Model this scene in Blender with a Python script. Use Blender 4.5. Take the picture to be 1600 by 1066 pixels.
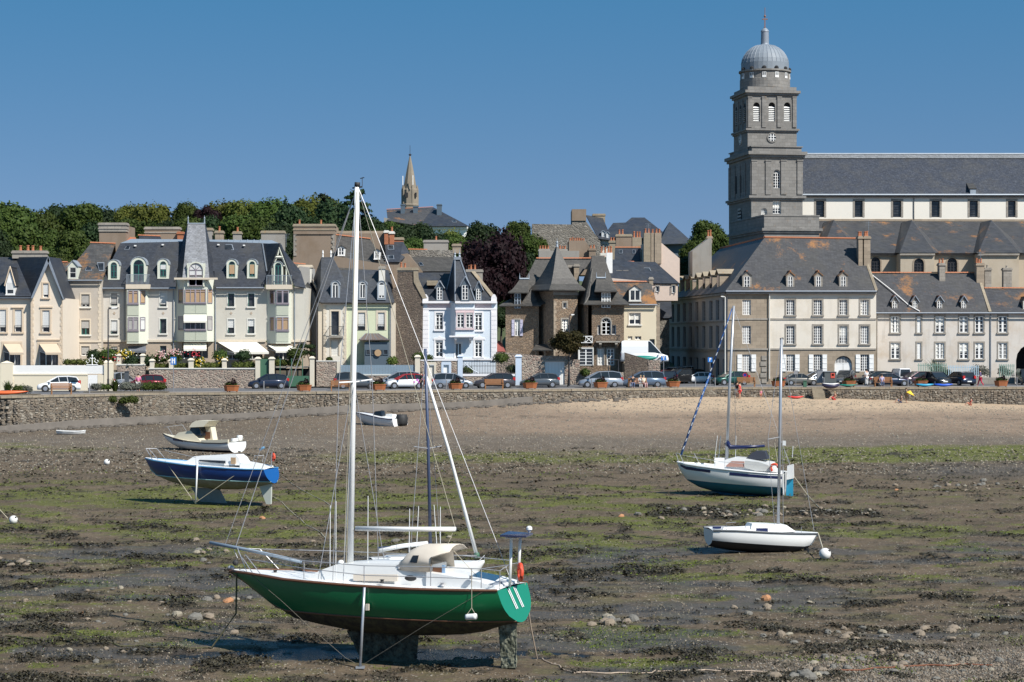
import bpy,math,random
import numpy as np
from mathutils import Vector,noise as mnoise
R=math.radians
rnd=random.Random(7)
for o in list(bpy.data.objects):
 bpy.data.objects.remove(o)
scene=bpy.context.scene
COL=scene.collection
# ------------------------------------------------------------------ camera
F=3200.0
CX,HY=800.0,528.0
CAMZ=5.0
cam_d=bpy.data.cameras.new('camera')
cam=bpy.data.objects.new('camera',cam_d)
COL.objects.link(cam)
cam.location=(0,0,CAMZ)
cam.rotation_euler=(R(90),0,0)
cam_d.sensor_width=36.0
cam_d.lens=36.0*F/1600.0
cam_d.shift_y=-(533.0-HY)/1600.0
cam_d.clip_start=0.5
cam_d.clip_end=9000
scene.camera=cam
# ------------------------------------------------------------------ sky and sun
SUN_EL,SUN_AZ=47.0,46.0
world=bpy.data.worlds.new('World')
scene.world=world
world.use_nodes=True
wn=world.node_tree.nodes
wl=world.node_tree.links
wn.clear()
w_out=wn.new('ShaderNodeOutputWorld')
w_bg=wn.new('ShaderNodeBackground')
w_sky=wn.new('ShaderNodeTexSky')
w_sky.sky_type='NISHITA'
w_sky.sun_disc=False
w_sky.sun_elevation=R(SUN_EL)
w_sky.sun_rotation=R(180-SUN_AZ)
w_sky.altitude=0
w_sky.air_density=1.0
w_sky.dust_density=0.3
w_sky.ozone_density=3.0
w_tc=wn.new('ShaderNodeTexCoord')
w_map=wn.new('ShaderNodeMapping')
w_map.inputs['Scale'].default_value=(1,1,1.6)
w_map.inputs['Location'].default_value=(0,0,0.17)
w_gam=wn.new('ShaderNodeGamma')
w_gam.inputs['Gamma'].default_value=1.0
w_mul=wn.new('ShaderNodeMix')
w_mul.data_type='RGBA'
w_mul.blend_type='MULTIPLY'
w_mul.inputs['Factor'].default_value=1.0
w_mul.inputs['B'].default_value=(0.72,1.0,1.07,1)
wl.new(w_tc.outputs['Generated'],w_map.inputs['Vector'])
wl.new(w_map.outputs['Vector'],w_sky.inputs['Vector'])
wl.new(w_sky.outputs['Color'],w_gam.inputs['Color'])
wl.new(w_gam.outputs['Color'],w_mul.inputs['A'])
w_sep=wn.new('ShaderNodeSeparateXYZ')
w_rmp=wn.new('ShaderNodeValToRGB')
w_rmp.color_ramp.elements[0].position=0.0
w_rmp.color_ramp.elements[0].color=(0.95,0.76,0.74,1)
w_rmp.color_ramp.elements[1].position=0.20
w_rmp.color_ramp.elements[1].color=(0.44,1.05,1.12,1)
wl.new(w_tc.outputs['Generated'],w_sep.inputs[0])
wl.new(w_sep.outputs[2],w_rmp.inputs[0])
wl.new(w_rmp.outputs[0],w_mul.inputs['B'])
wl.new(w_mul.outputs['Result'],w_bg.inputs['Color'])
wl.new(w_bg.outputs['Background'],w_out.inputs['Surface'])
w_bg.inputs['Strength'].default_value=0.094
sun_d=bpy.data.lights.new('sun','SUN')
sun_d.energy=5.0
sun_d.angle=R(0.53)
sun_d.color=(1.0,0.96,0.90)
sun=bpy.data.objects.new('sun',sun_d)
COL.objects.link(sun)
_dir=Vector((-math.sin(R(SUN_AZ))*math.cos(R(SUN_EL)),math.cos(R(SUN_AZ))*math.cos(R(SUN_EL)),-math.sin(R(SUN_EL))))
sun.rotation_euler=_dir.to_track_quat('-Z','Y').to_euler()
sun.location=(60,-40,80)
scene.view_settings.view_transform='Standard'
scene.view_settings.look='None'
scene.view_settings.exposure=0.40
scene.view_settings.gamma=1.0
scene.view_settings.use_curve_mapping=False
scene.render.engine='CYCLES'
scene.cycles.use_denoising=True
scene.cycles.max_bounces=6
scene.cycles.caustics_reflective=False
scene.cycles.caustics_refractive=False
# ------------------------------------------------------------------ materials
MATS={}
def node_mat(name):
 m=bpy.data.materials.new(name)
 m.use_nodes=True
 nt=m.node_tree
 nt.nodes.clear()
 out=nt.nodes.new('ShaderNodeOutputMaterial')
 b=nt.nodes.new('ShaderNodeBsdfPrincipled')
 nt.links.new(b.outputs[0],out.inputs[0])
 return m,nt,b
def rgba(c,k=1.0):
 return (c[0]*k,c[1]*k,c[2]*k,1)
def coords(nt,mode='Object',scale=(1,1,1)):
 tc=nt.nodes.new('ShaderNodeTexCoord')
 mp=nt.nodes.new('ShaderNodeMapping')
 mp.inputs['Scale'].default_value=scale
 nt.links.new(tc.outputs[mode],mp.inputs[0])
 return mp.outputs[0]
def noise(nt,vec,scale,detail=3,rough=0.6):
 n=nt.nodes.new('ShaderNodeTexNoise')
 n.inputs['Scale'].default_value=scale
 n.inputs['Detail'].default_value=detail
 n.inputs['Roughness'].default_value=rough
 nt.links.new(vec,n.inputs['Vector'])
 return n.outputs['Fac']
def ramp(nt,fac,stops,interp='LINEAR'):
 r=nt.nodes.new('ShaderNodeValToRGB')
 r.color_ramp.interpolation=interp
 e=r.color_ramp.elements
 while len(e)>1: e.remove(e[-1])
 e[0].position=stops[0][0]; c=stops[0][1]
 e[0].color=c if len(c)==4 else rgba(c)
 for p,c in stops[1:]:
  x=e.new(p); x.color=c if len(c)==4 else rgba(c)
 nt.links.new(fac,r.inputs[0])
 return r.outputs[0]
def gray(a): return (a,a,a,1)
def mix(nt,fac,a,b,blend='MIX'):
 m=nt.nodes.new('ShaderNodeMix')
 m.data_type='RGBA'; m.blend_type=blend
 for sock,val in (('Factor',fac),('A',a),('B',b)):
  if isinstance(val,(int,float)): m.inputs[sock].default_value=val
  elif isinstance(val,tuple): m.inputs[sock].default_value=val if len(val)==4 else rgba(val)
  else: nt.links.new(val,m.inputs[sock])
 return m.outputs['Result']
def math_n(nt,op,a,b=None):
 m=nt.nodes.new('ShaderNodeMath'); m.operation=op
 for i,v in ((0,a),(1,b)):
  if v is None: continue
  if isinstance(v,(int,float)): m.inputs[i].default_value=v
  else: nt.links.new(v,m.inputs[i])
 return m.outputs[0]
def bump(nt,b,h,strength=0.4,dist=0.05):
 n=nt.nodes.new('ShaderNodeBump')
 n.inputs['Strength'].default_value=strength
 n.inputs['Distance'].default_value=dist
 nt.links.new(h,n.inputs['Height'])
 nt.links.new(n.outputs[0],b.inputs['Normal'])
def flat_coords(nt):
 """metre coordinates running along a wall (x+y, z): for courses of stone or slate"""
 tc=nt.nodes.new('ShaderNodeTexCoord')
 s=nt.nodes.new('ShaderNodeSeparateXYZ')
 nt.links.new(tc.outputs['Object'],s.inputs[0])
 a=math_n(nt,'ADD',s.outputs[0],s.outputs[1])
 c=nt.nodes.new('ShaderNodeCombineXYZ')
 nt.links.new(a,c.inputs[0]); nt.links.new(s.outputs[2],c.inputs[1])
 return c.outputs[0]
def simple(name,col,rough=0.5,metal=0.0,var=0.12,scale=3.0):
 if name in MATS: return MATS[name]
 m,nt,b=node_mat(name)
 v=coords(nt)
 n=noise(nt,v,scale,4)
 c=mix(nt,n,rgba(col,1-var),rgba(col,1+var))
 nt.links.new(c,b.inputs['Base Color'])
 b.inputs['Roughness'].default_value=rough
 b.inputs['Metallic'].default_value=metal
 MATS[name]=m
 return m
def plaster(name,col,stain=0.35,tint=(0.42,0.38,0.32)):
 """painted render: faint mottling, rain streaks, stains"""
 m,nt,b=node_mat(name)
 v=coords(nt)
 vs=coords(nt,scale=(1.6,1.6,0.18))
 n1=noise(nt,v,0.45,5,0.65)
 n2=noise(nt,vs,1.3,4,0.6)
 n3=noise(nt,v,9,3)
 c=mix(nt,n3,rgba(col,0.93),rgba(col,1.05))
 f1=ramp(nt,n1,[(0.48,gray(0)),(0.72,gray(stain))])
 f2=ramp(nt,n2,[(0.55,gray(0)),(0.8,gray(stain*0.8))])
 c=mix(nt,f1,c,rgba((col[0]*tint[0]/.42,col[1]*tint[1]/.42,col[2]*tint[2]/.42),0.72))
 c=mix(nt,f2,c,rgba(col,0.6))
 nt.links.new(c,b.inputs['Base Color'])
 b.inputs['Roughness'].default_value=0.9
 bump(nt,b,n3,0.15,0.02)
 return m
def slate(name,col,lichen=0.0,rust=(0.33,0.15,0.045),pale=0.0):
 m,nt,b=node_mat(name)
 v=coords(nt)
 fc=flat_coords(nt)
 br=nt.nodes.new('ShaderNodeTexBrick')
 nt.links.new(fc,br.inputs['Vector'])
 br.inputs['Scale'].default_value=1.0
 br.inputs['Brick Width'].default_value=0.34
 br.inputs['Row Height'].default_value=0.17
 br.inputs['Mortar Size'].default_value=0.016
 br.inputs['Mortar Smooth'].default_value=0.3
 br.inputs['Bias'].default_value=0.0
 br.inputs['Color1'].default_value=rgba(col,0.72)
 br.inputs['Color2'].default_value=rgba(col,1.3)
 br.inputs['Mortar'].default_value=rgba(col,0.45)
 n1=noise(nt,v,0.5,5,0.7)
 n0=noise(nt,v,7.0,3,0.7)
 c=mix(nt,ramp(nt,n0,[(0.35,gray(0)),(0.7,gray(0.5))]),br.outputs['Color'],rgba(col,1.45))
 c=mix(nt,ramp(nt,n1,[(0.45,gray(0)),(0.75,gray(0.45))]),c,rgba((0.085,0.078,0.062)))
 if lichen>0:
  n2=noise(nt,v,0.36,3,0.6)
  n3=noise(nt,v,4.5,6,0.85)
  f=math_n(nt,'ADD',math_n(nt,'MULTIPLY',n2,1.0),math_n(nt,'MULTIPLY',n3,0.55))
  t=0.93-0.18*lichen
  c=mix(nt,ramp(nt,f,[(t-0.02,gray(0)),(t+0.13,gray(0.8))]),c,rgba(rust))
 if pale>0:
  n4=noise(nt,coords(nt,scale=(2.5,2.5,0.5)),2.0,4)
  c=mix(nt,ramp(nt,n4,[(0.5,gray(0)),(0.7,gray(pale))]),c,rgba((0.28,0.29,0.30)))
 nt.links.new(c,b.inputs['Base Color'])
 b.inputs['Roughness'].default_value=0.55
 b.inputs['Specular IOR Level'].default_value=0.35
 bump(nt,b,br.outputs['Fac'],-0.35,0.02)
 return m
def rubble(name,cols,size=0.35,mortar=(0.30,0.26,0.20),mw=0.05,strength=0.8):
 """random stone masonry"""
 m,nt,b=node_mat(name)
 v=coords(nt,scale=(1/size,1/size,1.45/size))
 vo=nt.nodes.new('ShaderNodeTexVoronoi'); vo.feature='F1'
 ve=nt.nodes.new('ShaderNodeTexVoronoi'); ve.feature='DISTANCE_TO_EDGE'
 for x in (vo,ve):
  nt.links.new(v,x.inputs['Vector']); x.inputs['Scale'].default_value=1.0
 sep=nt.nodes.new('ShaderNodeSeparateColor')
 nt.links.new(vo.outputs['Color'],sep.inputs[0])
 k=len(cols)
 c=ramp(nt,sep.outputs[0],[((i+0.5)/k,cols[i]) for i in range(k)])
 n=noise(nt,coords(nt),6,4)
 c=mix(nt,ramp(nt,n,[(0.3,gray(0.0)),(0.75,gray(0.6))]),c,rgba(cols[0],0.5))
 e=ramp(nt,ve.outputs['Distance'],[(mw*0.5,gray(1)),(mw*1.8,gray(0))])
 c=mix(nt,e,c,rgba(mortar))
 nl=noise(nt,coords(nt),0.3,4)
 c=mix(nt,ramp(nt,nl,[(0.45,gray(0)),(0.75,gray(0.5))]),c,rgba(cols[0],0.55))
 nt.links.new(c,b.inputs['Base Color'])
 b.inputs['Roughness'].default_value=0.95
 h=ramp(nt,ve.outputs['Distance'],[(0.0,gray(0)),(mw*3,gray(1))])
 bump(nt,b,h,strength,0.08)
 return m
def ashlar(name,col,w=0.9,h=0.38,joint=0.55,var=0.2,lichen=0.0,stain=0.3):
 m,nt,b=node_mat(name)
 fc=flat_coords(nt)
 br=nt.nodes.new('ShaderNodeTexBrick')
 nt.links.new(fc,br.inputs['Vector'])
 br.inputs['Scale'].default_value=1.0
 br.inputs['Brick Width'].default_value=w
 br.inputs['Row Height'].default_value=h
 br.inputs['Mortar Size'].default_value=0.02
 br.inputs['Mortar Smooth'].default_value=0.4
 br.inputs['Color1'].default_value=rgba(col,1-var)
 br.inputs['Color2'].default_value=rgba(col,1+var)
 br.inputs['Mortar'].default_value=rgba(col,joint)
 v=coords(nt)
 n1=noise(nt,v,0.6,5,0.7)
 n2=noise(nt,v,5,4)
 c=mix(nt,ramp(nt,n1,[(0.42,gray(0)),(0.72,gray(stain))]),br.outputs['Color'],rgba(col,0.5))
 c=mix(nt,ramp(nt,n2,[(0.4,gray(0)),(0.8,gray(0.35))]),c,rgba(col,1.3))
 if lichen:
  n3=noise(nt,v,1.4,5,0.75)
  c=mix(nt,ramp(nt,n3,[(0.60,gray(0)),(0.68,gray(lichen))]),c,rgba((0.36,0.2,0.07)))
 nt.links.new(c,b.inputs['Base Color'])
 b.inputs['Roughness'].default_value=0.92
 bump(nt,b,br.outputs['Fac'],-0.5,0.03)
 return m
def foliage(name,c1,c2,trans=0.2,rough=0.6):
 m=bpy.data.materials.new(name); m.use_nodes=True
 nt=m.node_tree; nt.nodes.clear()
 out=nt.nodes.new('ShaderNodeOutputMaterial')
 v=coords(nt)
 n=noise(nt,v,0.8,4,0.7)
 oi=nt.nodes.new('ShaderNodeObjectInfo')
 c=mix(nt,ramp(nt,n,[(0.3,gray(0)),(0.7,gray(1))]),c1,c2)
 hs=nt.nodes.new('ShaderNodeHueSaturation')
 nt.links.new(c,hs.inputs['Color'])
 nt.links.new(math_n(nt,'ADD',math_n(nt,'MULTIPLY',oi.outputs['Random'],0.5),0.75),hs.inputs['Value'])
 nt.links.new(math_n(nt,'ADD',math_n(nt,'MULTIPLY',oi.outputs['Random'],0.03),0.485),hs.inputs['Hue'])
 b=nt.nodes.new('ShaderNodeBsdfPrincipled')
 b.inputs['Roughness'].default_value=rough
 b.inputs['Specular IOR Level'].default_value=0.12
 nt.links.new(hs.outputs[0],b.inputs['Base Color'])
 t=nt.nodes.new('ShaderNodeBsdfTranslucent')
 nt.links.new(hs.outputs[0],t.inputs['Color'])
 ms=nt.nodes.new('ShaderNodeMixShader'); ms.inputs[0].default_value=trans
 nt.links.new(b.outputs[0],ms.inputs[1]); nt.links.new(t.outputs[0],ms.inputs[2])
 nt.links.new(ms.outputs[0],out.inputs[0])
 return m
 # ------------------------------------------------------------------ objects
def tag(o,label=None,cat=None,group=None,kind=None):
 if label: o['label']=label
 if cat: o['category']=cat
 if group: o['group']=group
 if kind: o['kind']=kind
 return o
def empty(name,loc,label,cat,group=None,rz=0.0):
 o=bpy.data.objects.new(name,None)
 COL.objects.link(o)
 o.location=loc
 o.rotation_euler=(0,0,rz)
 o.empty_display_size=0.3
 return tag(o,label,cat,group)
def root_of(o):
 while o.parent: o=o.parent
 return o
class MB:
 def __init__(s):
  s.v=[]; s.f=[]; s.mi=[]; s.cur=0; s.smooth=[]; s.sm=False
 def face(s,idx):
  s.f.append(tuple(idx)); s.mi.append(s.cur); s.smooth.append(s.sm)
 def poly(s,pts):
  b=len(s.v); s.v.extend(tuple(p) for p in pts)
  s.face(range(b,b+len(pts))); return s
 def hexa(s,p):
  """8 points: bottom ring 0-3, top ring 4-7"""
  b=len(s.v); s.v.extend(tuple(q) for q in p)
  for f in ((3,2,1,0),(4,5,6,7),(0,1,5,4),(1,2,6,5),(2,3,7,6),(3,0,4,7)):
   s.face([b+i for i in f])
  return s
 def box(s,x0,x1,y0,y1,z0,z1):
  return s.hexa([(x0,y0,z0),(x1,y0,z0),(x1,y1,z0),(x0,y1,z0),(x0,y0,z1),(x1,y0,z1),(x1,y1,z1),(x0,y1,z1)])
 def slab(s,pts,thick=0.1,direction=None):
  pts=[Vector(p) for p in pts]
  if direction is None:
   n=Vector((0,0,0))
   for i in range(len(pts)):
    a,c=pts[i],pts[(i+1) % len(pts)]
    n += a.cross(c)
   n.normalize()
   if n.z<0: n=-n
   d=-n*thick
  else:
   d=Vector(direction)*thick
  b=len(s.v); k=len(pts)
  s.v.extend(tuple(p) for p in pts); s.v.extend(tuple(p+d) for p in pts)
  s.face(range(b,b+k)); s.face([b+k+i for i in reversed(range(k))])
  for i in range(k):
   j=(i+1) % k
   s.face((b+j,b+i,b+k+i,b+k+j))
  return s
 def ring_loft(s,rings,cap=True,closed=True):
  b=len(s.v); k=len(rings[0])
  for r in rings: s.v.extend(tuple(p) for p in r)
  for i in range(len(rings)-1):
   for j in range(k if closed else k-1):
    j2=(j+1) % k
    s.face((b+i*k+j,b+i*k+j2,b+(i+1)*k+j2,b+(i+1)*k+j))
  if cap:
   s.face([b+i for i in reversed(range(k))])
   s.face([b+(len(rings)-1)*k+i for i in range(k)])
  return s
 def tube(s,pts,r,n=6,r1=None):
  pts=[Vector(p) for p in pts]
  r1=r if r1 is None else r1
  rings=[]
  up=Vector((0,0,1))
  for i,p in enumerate(pts):
   a=pts[max(0,i-1)]; c=pts[min(len(pts)-1,i+1)]
   t=(c-a)
   if t.length<1e-9: t=Vector((0,0,1))
   t.normalize()
   ref=up if abs(t.z)<0.95 else Vector((1,0,0))
   e1=t.cross(ref).normalized(); e2=t.cross(e1)
   rr=r+(r1-r)*(i/max(1,len(pts)-1))
   rings.append([p+(e1*math.cos(2*math.pi*j/n)+e2*math.sin(2*math.pi*j/n))*rr for j in range(n)])
  return s.ring_loft(rings)
 def lathe(s,prof,c=(0,0,0),n=16,a0=0.0):
  rings=[]
  for r,z in prof:
   rings.append([(c[0]+r*math.cos(a0+2*math.pi*j/n),c[1]+r*math.sin(a0+2*math.pi*j/n),c[2]+z) for j in range(n)])
  return s.ring_loft(rings)
 def sphere(s,c,r,n=12,m=8,sc=(1,1,1)):
  rings=[]
  for i in range(m+1):
   t=math.pi*i/m
   rr=max(1e-4,math.sin(t))
   rings.append([(c[0]+r*sc[0]*rr*math.cos(2*math.pi*j/n),c[1]+r*sc[1]*rr*math.sin(2*math.pi*j/n),c[2]-r*sc[2]*math.cos(t)) for j in range(n)])
  return s.ring_loft(rings)
 def build(s,name,mats,parent=None,**kw):
  me=bpy.data.meshes.new(name)
  off=Vector((0,0,0)) if parent is None else root_of(parent).location
  vs=s.v if off.length==0 else [(x-off.x,y-off.y,z-off.z) for x,y,z in s.v]
  me.from_pydata(vs,[],s.f)
  if not isinstance(mats,(list,tuple)): mats=[mats]
  for m in mats: me.materials.append(m)
  if any(s.mi): me.polygons.foreach_set('material_index',s.mi)
  if any(s.smooth): me.polygons.foreach_set('use_smooth',s.smooth)
  me.update()
  o=bpy.data.objects.new(name,me)
  COL.objects.link(o)
  if parent: o.parent=parent
  if kw: tag(o,**kw)
  return o
def np_mesh(name,V,Fc,mat,parent=None,smooth=False,**kw):
 """V (n,3) array, Fc (m,k) array"""
 me=bpy.data.meshes.new(name)
 V=np.asarray(V,dtype=np.float32); Fc=np.asarray(Fc,dtype=np.int32)
 k=Fc.shape[1]
 me.vertices.add(len(V)); me.vertices.foreach_set('co',V.ravel())
 me.loops.add(Fc.size); me.loops.foreach_set('vertex_index',Fc.ravel())
 me.polygons.add(len(Fc))
 me.polygons.foreach_set('loop_start',np.arange(0,Fc.size,k,dtype=np.int32))
 me.polygons.foreach_set('loop_total',np.full(len(Fc),k,dtype=np.int32))
 if smooth: me.polygons.foreach_set('use_smooth',np.ones(len(Fc),dtype=bool))
 me.materials.append(mat)
 me.update(calc_edges=True)
 o=bpy.data.objects.new(name,me)
 COL.objects.link(o)
 if parent: o.parent=parent
 if kw: tag(o,**kw)
 return o
def children(o):
 return [c for c in KIDS.get(o.name,[])]
KIDS={}
def index_kids():
 KIDS.clear()
 for o in bpy.data.objects:
  if o.parent: KIDS.setdefault(o.parent.name,[]).append(o)
def copy_tree(o,loc=None,rz=None,label=None,swap=None,parent=None,scale=None):
 """copy a thing with copies of its parts; swap = {material: material}"""
 c=o.copy()
 COL.objects.link(c)
 if parent: c.parent=parent
 if loc is not None: c.location=loc
 if rz is not None: c.rotation_euler=(0,0,rz)
 if scale is not None: c.scale=scale
 if label: c['label']=label
 if swap and c.type=='MESH':
  for sl in c.material_slots:
   if sl.material in swap:
    m=swap[sl.material]; sl.link='OBJECT'; sl.material=m
 for ch in children(o): copy_tree(ch,swap=swap,parent=c)
 return c
class Frame:
 """A vertical plane in the world. u runs along it (to the right), v away from the camera, z up.
    Q(px, py, v) is the world point of that plane (pushed back by v metres) seen at photo pixel px, py."""
 def __init__(s,px,Y,th=0.0):
  s.o=Vector(((px-CX)/F*Y,Y,0)); s.th=R(th)
  s.U=Vector((math.cos(s.th),math.sin(s.th),0)); s.N=Vector((-math.sin(s.th),math.cos(s.th),0))
 def t(s,px,v=0.0):
  a=(px-CX)/F
  return (v+s.o.dot(s.N))/(a*s.N.x+s.N.y)
 def u(s,px,v=0.0):
  t=s.t(px,v); a=(px-CX)/F
  return (Vector((t*a,t,0))-s.o).dot(s.U)
 def z(s,px,py,v=0.0):
  return CAMZ+(HY-py)/F*s.t(px,v)
 def P(s,u,v,z):
  return s.o+s.U*u+s.N*v+Vector((0,0,z))
 def Q(s,px,py,v=0.0):
  t=s.t(px,v)
  return Vector(((px-CX)/F*t,t,CAMZ+(HY-py)/F*t))
 def m(s,px):
  return s.t(px)/F
 def box(s,mb,u0,u1,v0,v1,z0,z1):
  P=s.P
  return mb.hexa([P(u0,v0,z0),P(u1,v0,z0),P(u1,v1,z0),P(u0,v1,z0),P(u0,v0,z1),P(u1,v0,z1),P(u1,v1,z1),P(u0,v1,z1)])
 def pbox(s,mb,x0,y0,x1,y1,v0,v1):
  """box whose front face (at v0) covers the photo rectangle"""
  return s.box(mb,s.u(x0,v0),s.u(x1,v0),v0,v1,s.z((x0+x1)/2,y1,v0),s.z((x0+x1)/2,y0,v0))
  # ================================================================== ground
def _hash(ix,iy,seed):
 h=(ix.astype(np.int64)*374761393+iy.astype(np.int64)*668265263+seed*974634777) & 0xFFFFFFFF
 h=((h ^ (h >> 13))*1274126177) & 0xFFFFFFFF
 h=h ^ (h >> 16)
 return (h & 0xFFFF)/65535.0
def vnoise(x,y,seed=0):
 ix=np.floor(x); iy=np.floor(y)
 fx=x-ix; fy=y-iy
 fx=fx*fx*(3-2*fx); fy=fy*fy*(3-2*fy)
 a=_hash(ix,iy,seed); b=_hash(ix+1,iy,seed); c=_hash(ix,iy+1,seed); d=_hash(ix+1,iy+1,seed)
 return (a*(1-fx)+b*fx)*(1-fy)+(c*(1-fx)+d*fx)*fy
def fbm(x,y,seed=0,oct=4,gain=0.55):
 t=0; amp=1; s=0
 for i in range(oct):
  t=t+amp*vnoise(x*2**i+i*17.3,y*2**i+i*9.1,seed+i); s += amp; amp *= gain
 return t/s
def sstep(a,b,x):
 t=np.clip((x-a)/(b-a),0,1)
 return t*t*(3-2*t)
QX=[-140,-44,-32,-17.8,-6.1,6.25,19.4,33,45.5,52,150]
QY=[155,175.8,186,190,196,200,206.5,207.2,207.8,208,210]
QB=[-3.4,-3.08,-2.73,-2.07,-1.7,-1.06,-0.94,-1.1,-1.6,-1.8,-2.4]
def quay_y(x): return np.interp(x,QX,QY)
def quay_b(x): return np.interp(x,QX,QB)
MY=[20,40,61,90,112,150]
MZ=[-5.2,-4.95,-4.72,-4.35,-4.0,-3.6]
def mud_base(x,y):
 x=np.asarray(x,float); y=np.asarray(y,float)
 qy=quay_y(x); qb=quay_b(x)
 near=np.interp(y,MY,MZ)
 t=np.clip((qy-y)/(qy-150),0,1)
 far=qb+(-3.6-qb)*t
 return np.where(y<150,near,far)
def pool_mask(x,y):
 d=((x+4.2)/6.6)**2+((y-62.9)/1.25)**2+(fbm(x*1.3,y*1.6,91,4)-0.5)*2.4
 return 1-sstep(0.72,1.0,d)
def weed_field(x,y):
 return fbm(x/2.6,y/1.5,3,5,0.6)
def row_of(x,y,z): return HY+F*(CAMZ-z)/y
def col_of(x,y): return CX+F*x/y
def weed_thresh(px,py):
 t=np.interp(py,[690,712,722,760,795,830,870,900,960,1000,1040,1100],[0.80,0.67,0.74,0.77,0.69,0.635,0.63,0.61,0.62,0.615,0.585,0.575])
 belt=np.exp(-((py-803)/9)**2)*sstep(1000,1040,px)*(1-sstep(1350,1400,px))
 t=t-0.17*belt
 t=t+0.035*sstep(1000,1300,px)*sstep(830,860,py)
 for bx,by,sx,sy,am in ((120,1032,150,9,.22),(340,1040,45,8,.22),(1235,1062,60,10,.25),(60,1060,80,6,.2),(280,948,80,6,.12),(1470,936,40,6,.16),(1290,925,55,5,.14),(1370,945,60,4,.12),(1210,938,60,5,.10),(1580,1058,30,8,.2),(1050,1060,60,5,.2)):
  t=t-am*np.exp(-((px-bx)/sx)**2-((py-by)/sy)**2)
 t=t+0.03*sstep(860,1000,px)*sstep(835,860,py)
 bare=np.exp(-((py-855)/14)**2)*sstep(900,1000,px)*0.05
 t=t+bare+0.06*np.exp(-((py-985)/14)**2)*sstep(350,100,px)
 t=t+0.06*np.exp(-((py-1020)/12)**2)*sstep(900,1000,px)*(1-sstep(1200,1300,px))
 return t
def mud_z(x,y):
 x=np.asarray(x,float); y=np.asarray(y,float)
 z=mud_base(x,y)
 fade=1-sstep(140,175,y)*0.6
 b=(fbm(x*0.35,y*0.35,11,4)-0.5)*0.16*fade+(fbm(x*1.9,y*1.9,12,3)-0.5)*0.05
 p=pool_mask(x,y)
 z=z+b*(1-p)-0.05*p
 py=row_of(x,y,z); px=col_of(x,y)
 w=sstep(0,0.07,weed_field(x,y)-weed_thresh(px,py))*(1-p)
 return z+0.09*w*(y<150)
def mudz(x,y): return float(mud_z(np.array([x]),np.array([y]))[0])
def build_mud():
 rows=[]
 py=1110.0
 y=46.0
 ys=[]
 while y<212:
  ys.append(y); y += max(0.09,y*y/(3200*9.5)*0.95)
 ys=np.array(ys)
 na=760
 a=np.linspace(-0.40,0.40,na)
 Y,A=np.meshgrid(ys,a,indexing='ij')
 X=A*Y
 Yc=np.minimum(Y,quay_y(X)+0.35)
 Y=Yc
 X=A*Y
 Z=mud_z(X,Y)
 PY=row_of(X,Y,mud_base(X,Y)); PX=col_of(X,Y)
 n=X.shape
 def lay(c): return np.ones(n+(3,))*np.array(c)
 mud=lay((0.125,0.092,0.058)); dark=lay((0.030,0.025,0.018)); green=lay((0.115,0.130,0.018))
 olive=lay((0.115,0.105,0.045)); wetc=lay((0.082,0.072,0.056)); sand=lay((0.47,0.35,0.235)); shing=lay((0.27,0.195,0.135))
 peb=lay((0.150,0.122,0.093)); grav=lay((0.135,0.108,0.08))
 col=mud*(0.40+1.15*fbm(X/2.2,Y/1.3,21,6,0.7))[...,None]
 def mixin(col,c,m): return col*(1-m[...,None])+c*m[...,None]
 wob=(fbm(X/9,Y/9,33,3)-0.5)*16
 P=PY+wob
 speck=fbm(X*1.2,Y*1.2,41,3)
 right=sstep(300,900,PX)
 m=sstep(702,664,P)*right
 col=mixin(col,shing*(0.75+0.5*speck)[...,None],m)
 m=sstep(724,690,P)*(1-sstep(690,672,P)*(0.6+0.4*right))*0.85
 col=mixin(col,peb*(0.6+0.8*speck)[...,None],m)
 m=sstep(651,634,PY+wob*0.5)*sstep(780,960,PX)
 col=mixin(col,sand*(0.86+0.28*speck)[...,None],m)
 tide=np.exp(-((PY-654-(PX-1200)*0.006+wob*0.4)/1.6)**2)*sstep(0.45,0.6,fbm(X*0.8,Y*2.0,45,3))*sstep(560,700,PX)
 col=mixin(col,dark*1.6,tide*0.55)
 f=fbm(X/3.0,Y/2.0,51,5,0.65)
 belt=np.exp(-((PY-712+(PX-1250)*0.012)/12)**2)*sstep(1000,1200,PX)*1.5
 belt=belt+np.exp(-((PY-716)/15)**2)*sstep(380,600,PX)*(1-sstep(1000,1200,PX))*0.62
 belt=belt+np.exp(-((PY-700)/12)**2)*(1-sstep(150,300,PX))*0.45
 m=sstep(0.50,0.80,belt*0.75+f*0.55)
 col=mixin(col,green*(0.55+0.75*speck)[...,None],np.clip(m,0,1)*0.9)
 g=fbm(X/3.4,Y/1.8,61,5,0.6)
 dens=np.interp(PY,[735,758,772,790,800,812,860,900,945,975,1005,1066],[0.02,0.06,0.17,0.14,0.08,0.12,0.09,0.10,0.11,0.07,0.09,0.05])
 dens=dens+0.10*np.exp(-((PY-795)/10)**2)*(1-sstep(200,420,PX))+0.12*np.exp(-((PY-778)/8)**2)*(1-sstep(420,600,PX))
 dens=dens+0.16*np.exp(-((PY-832)/6)**2)*sstep(840,1100,PX)+0.08*np.exp(-((PY-985)/12)**2)*sstep(840,900,PX)*(1-sstep(1080,1200,PX))
 dens=dens-0.07*sstep(950,1200,PX)*sstep(840,860,PY)-0.16*sstep(1150,1260,PX)*sstep(730,745,PY)*(1-sstep(815,828,PY))
 m=sstep(0.615-dens,0.70-dens,g)
 col=mixin(col,green*(0.5+0.8*speck)[...,None],m*sstep(735,765,PY)*0.8)
 g2=fbm(X/1.1,Y/0.9,63,4)
 col=mixin(col,olive,sstep(0.5,0.68,g2)*sstep(740,790,PY)*0.55)
 wf=fbm(X/4.5,Y/2.2,71,4)
 wet=sstep(0.50,0.62,wf)*sstep(820,870,PY)
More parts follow.
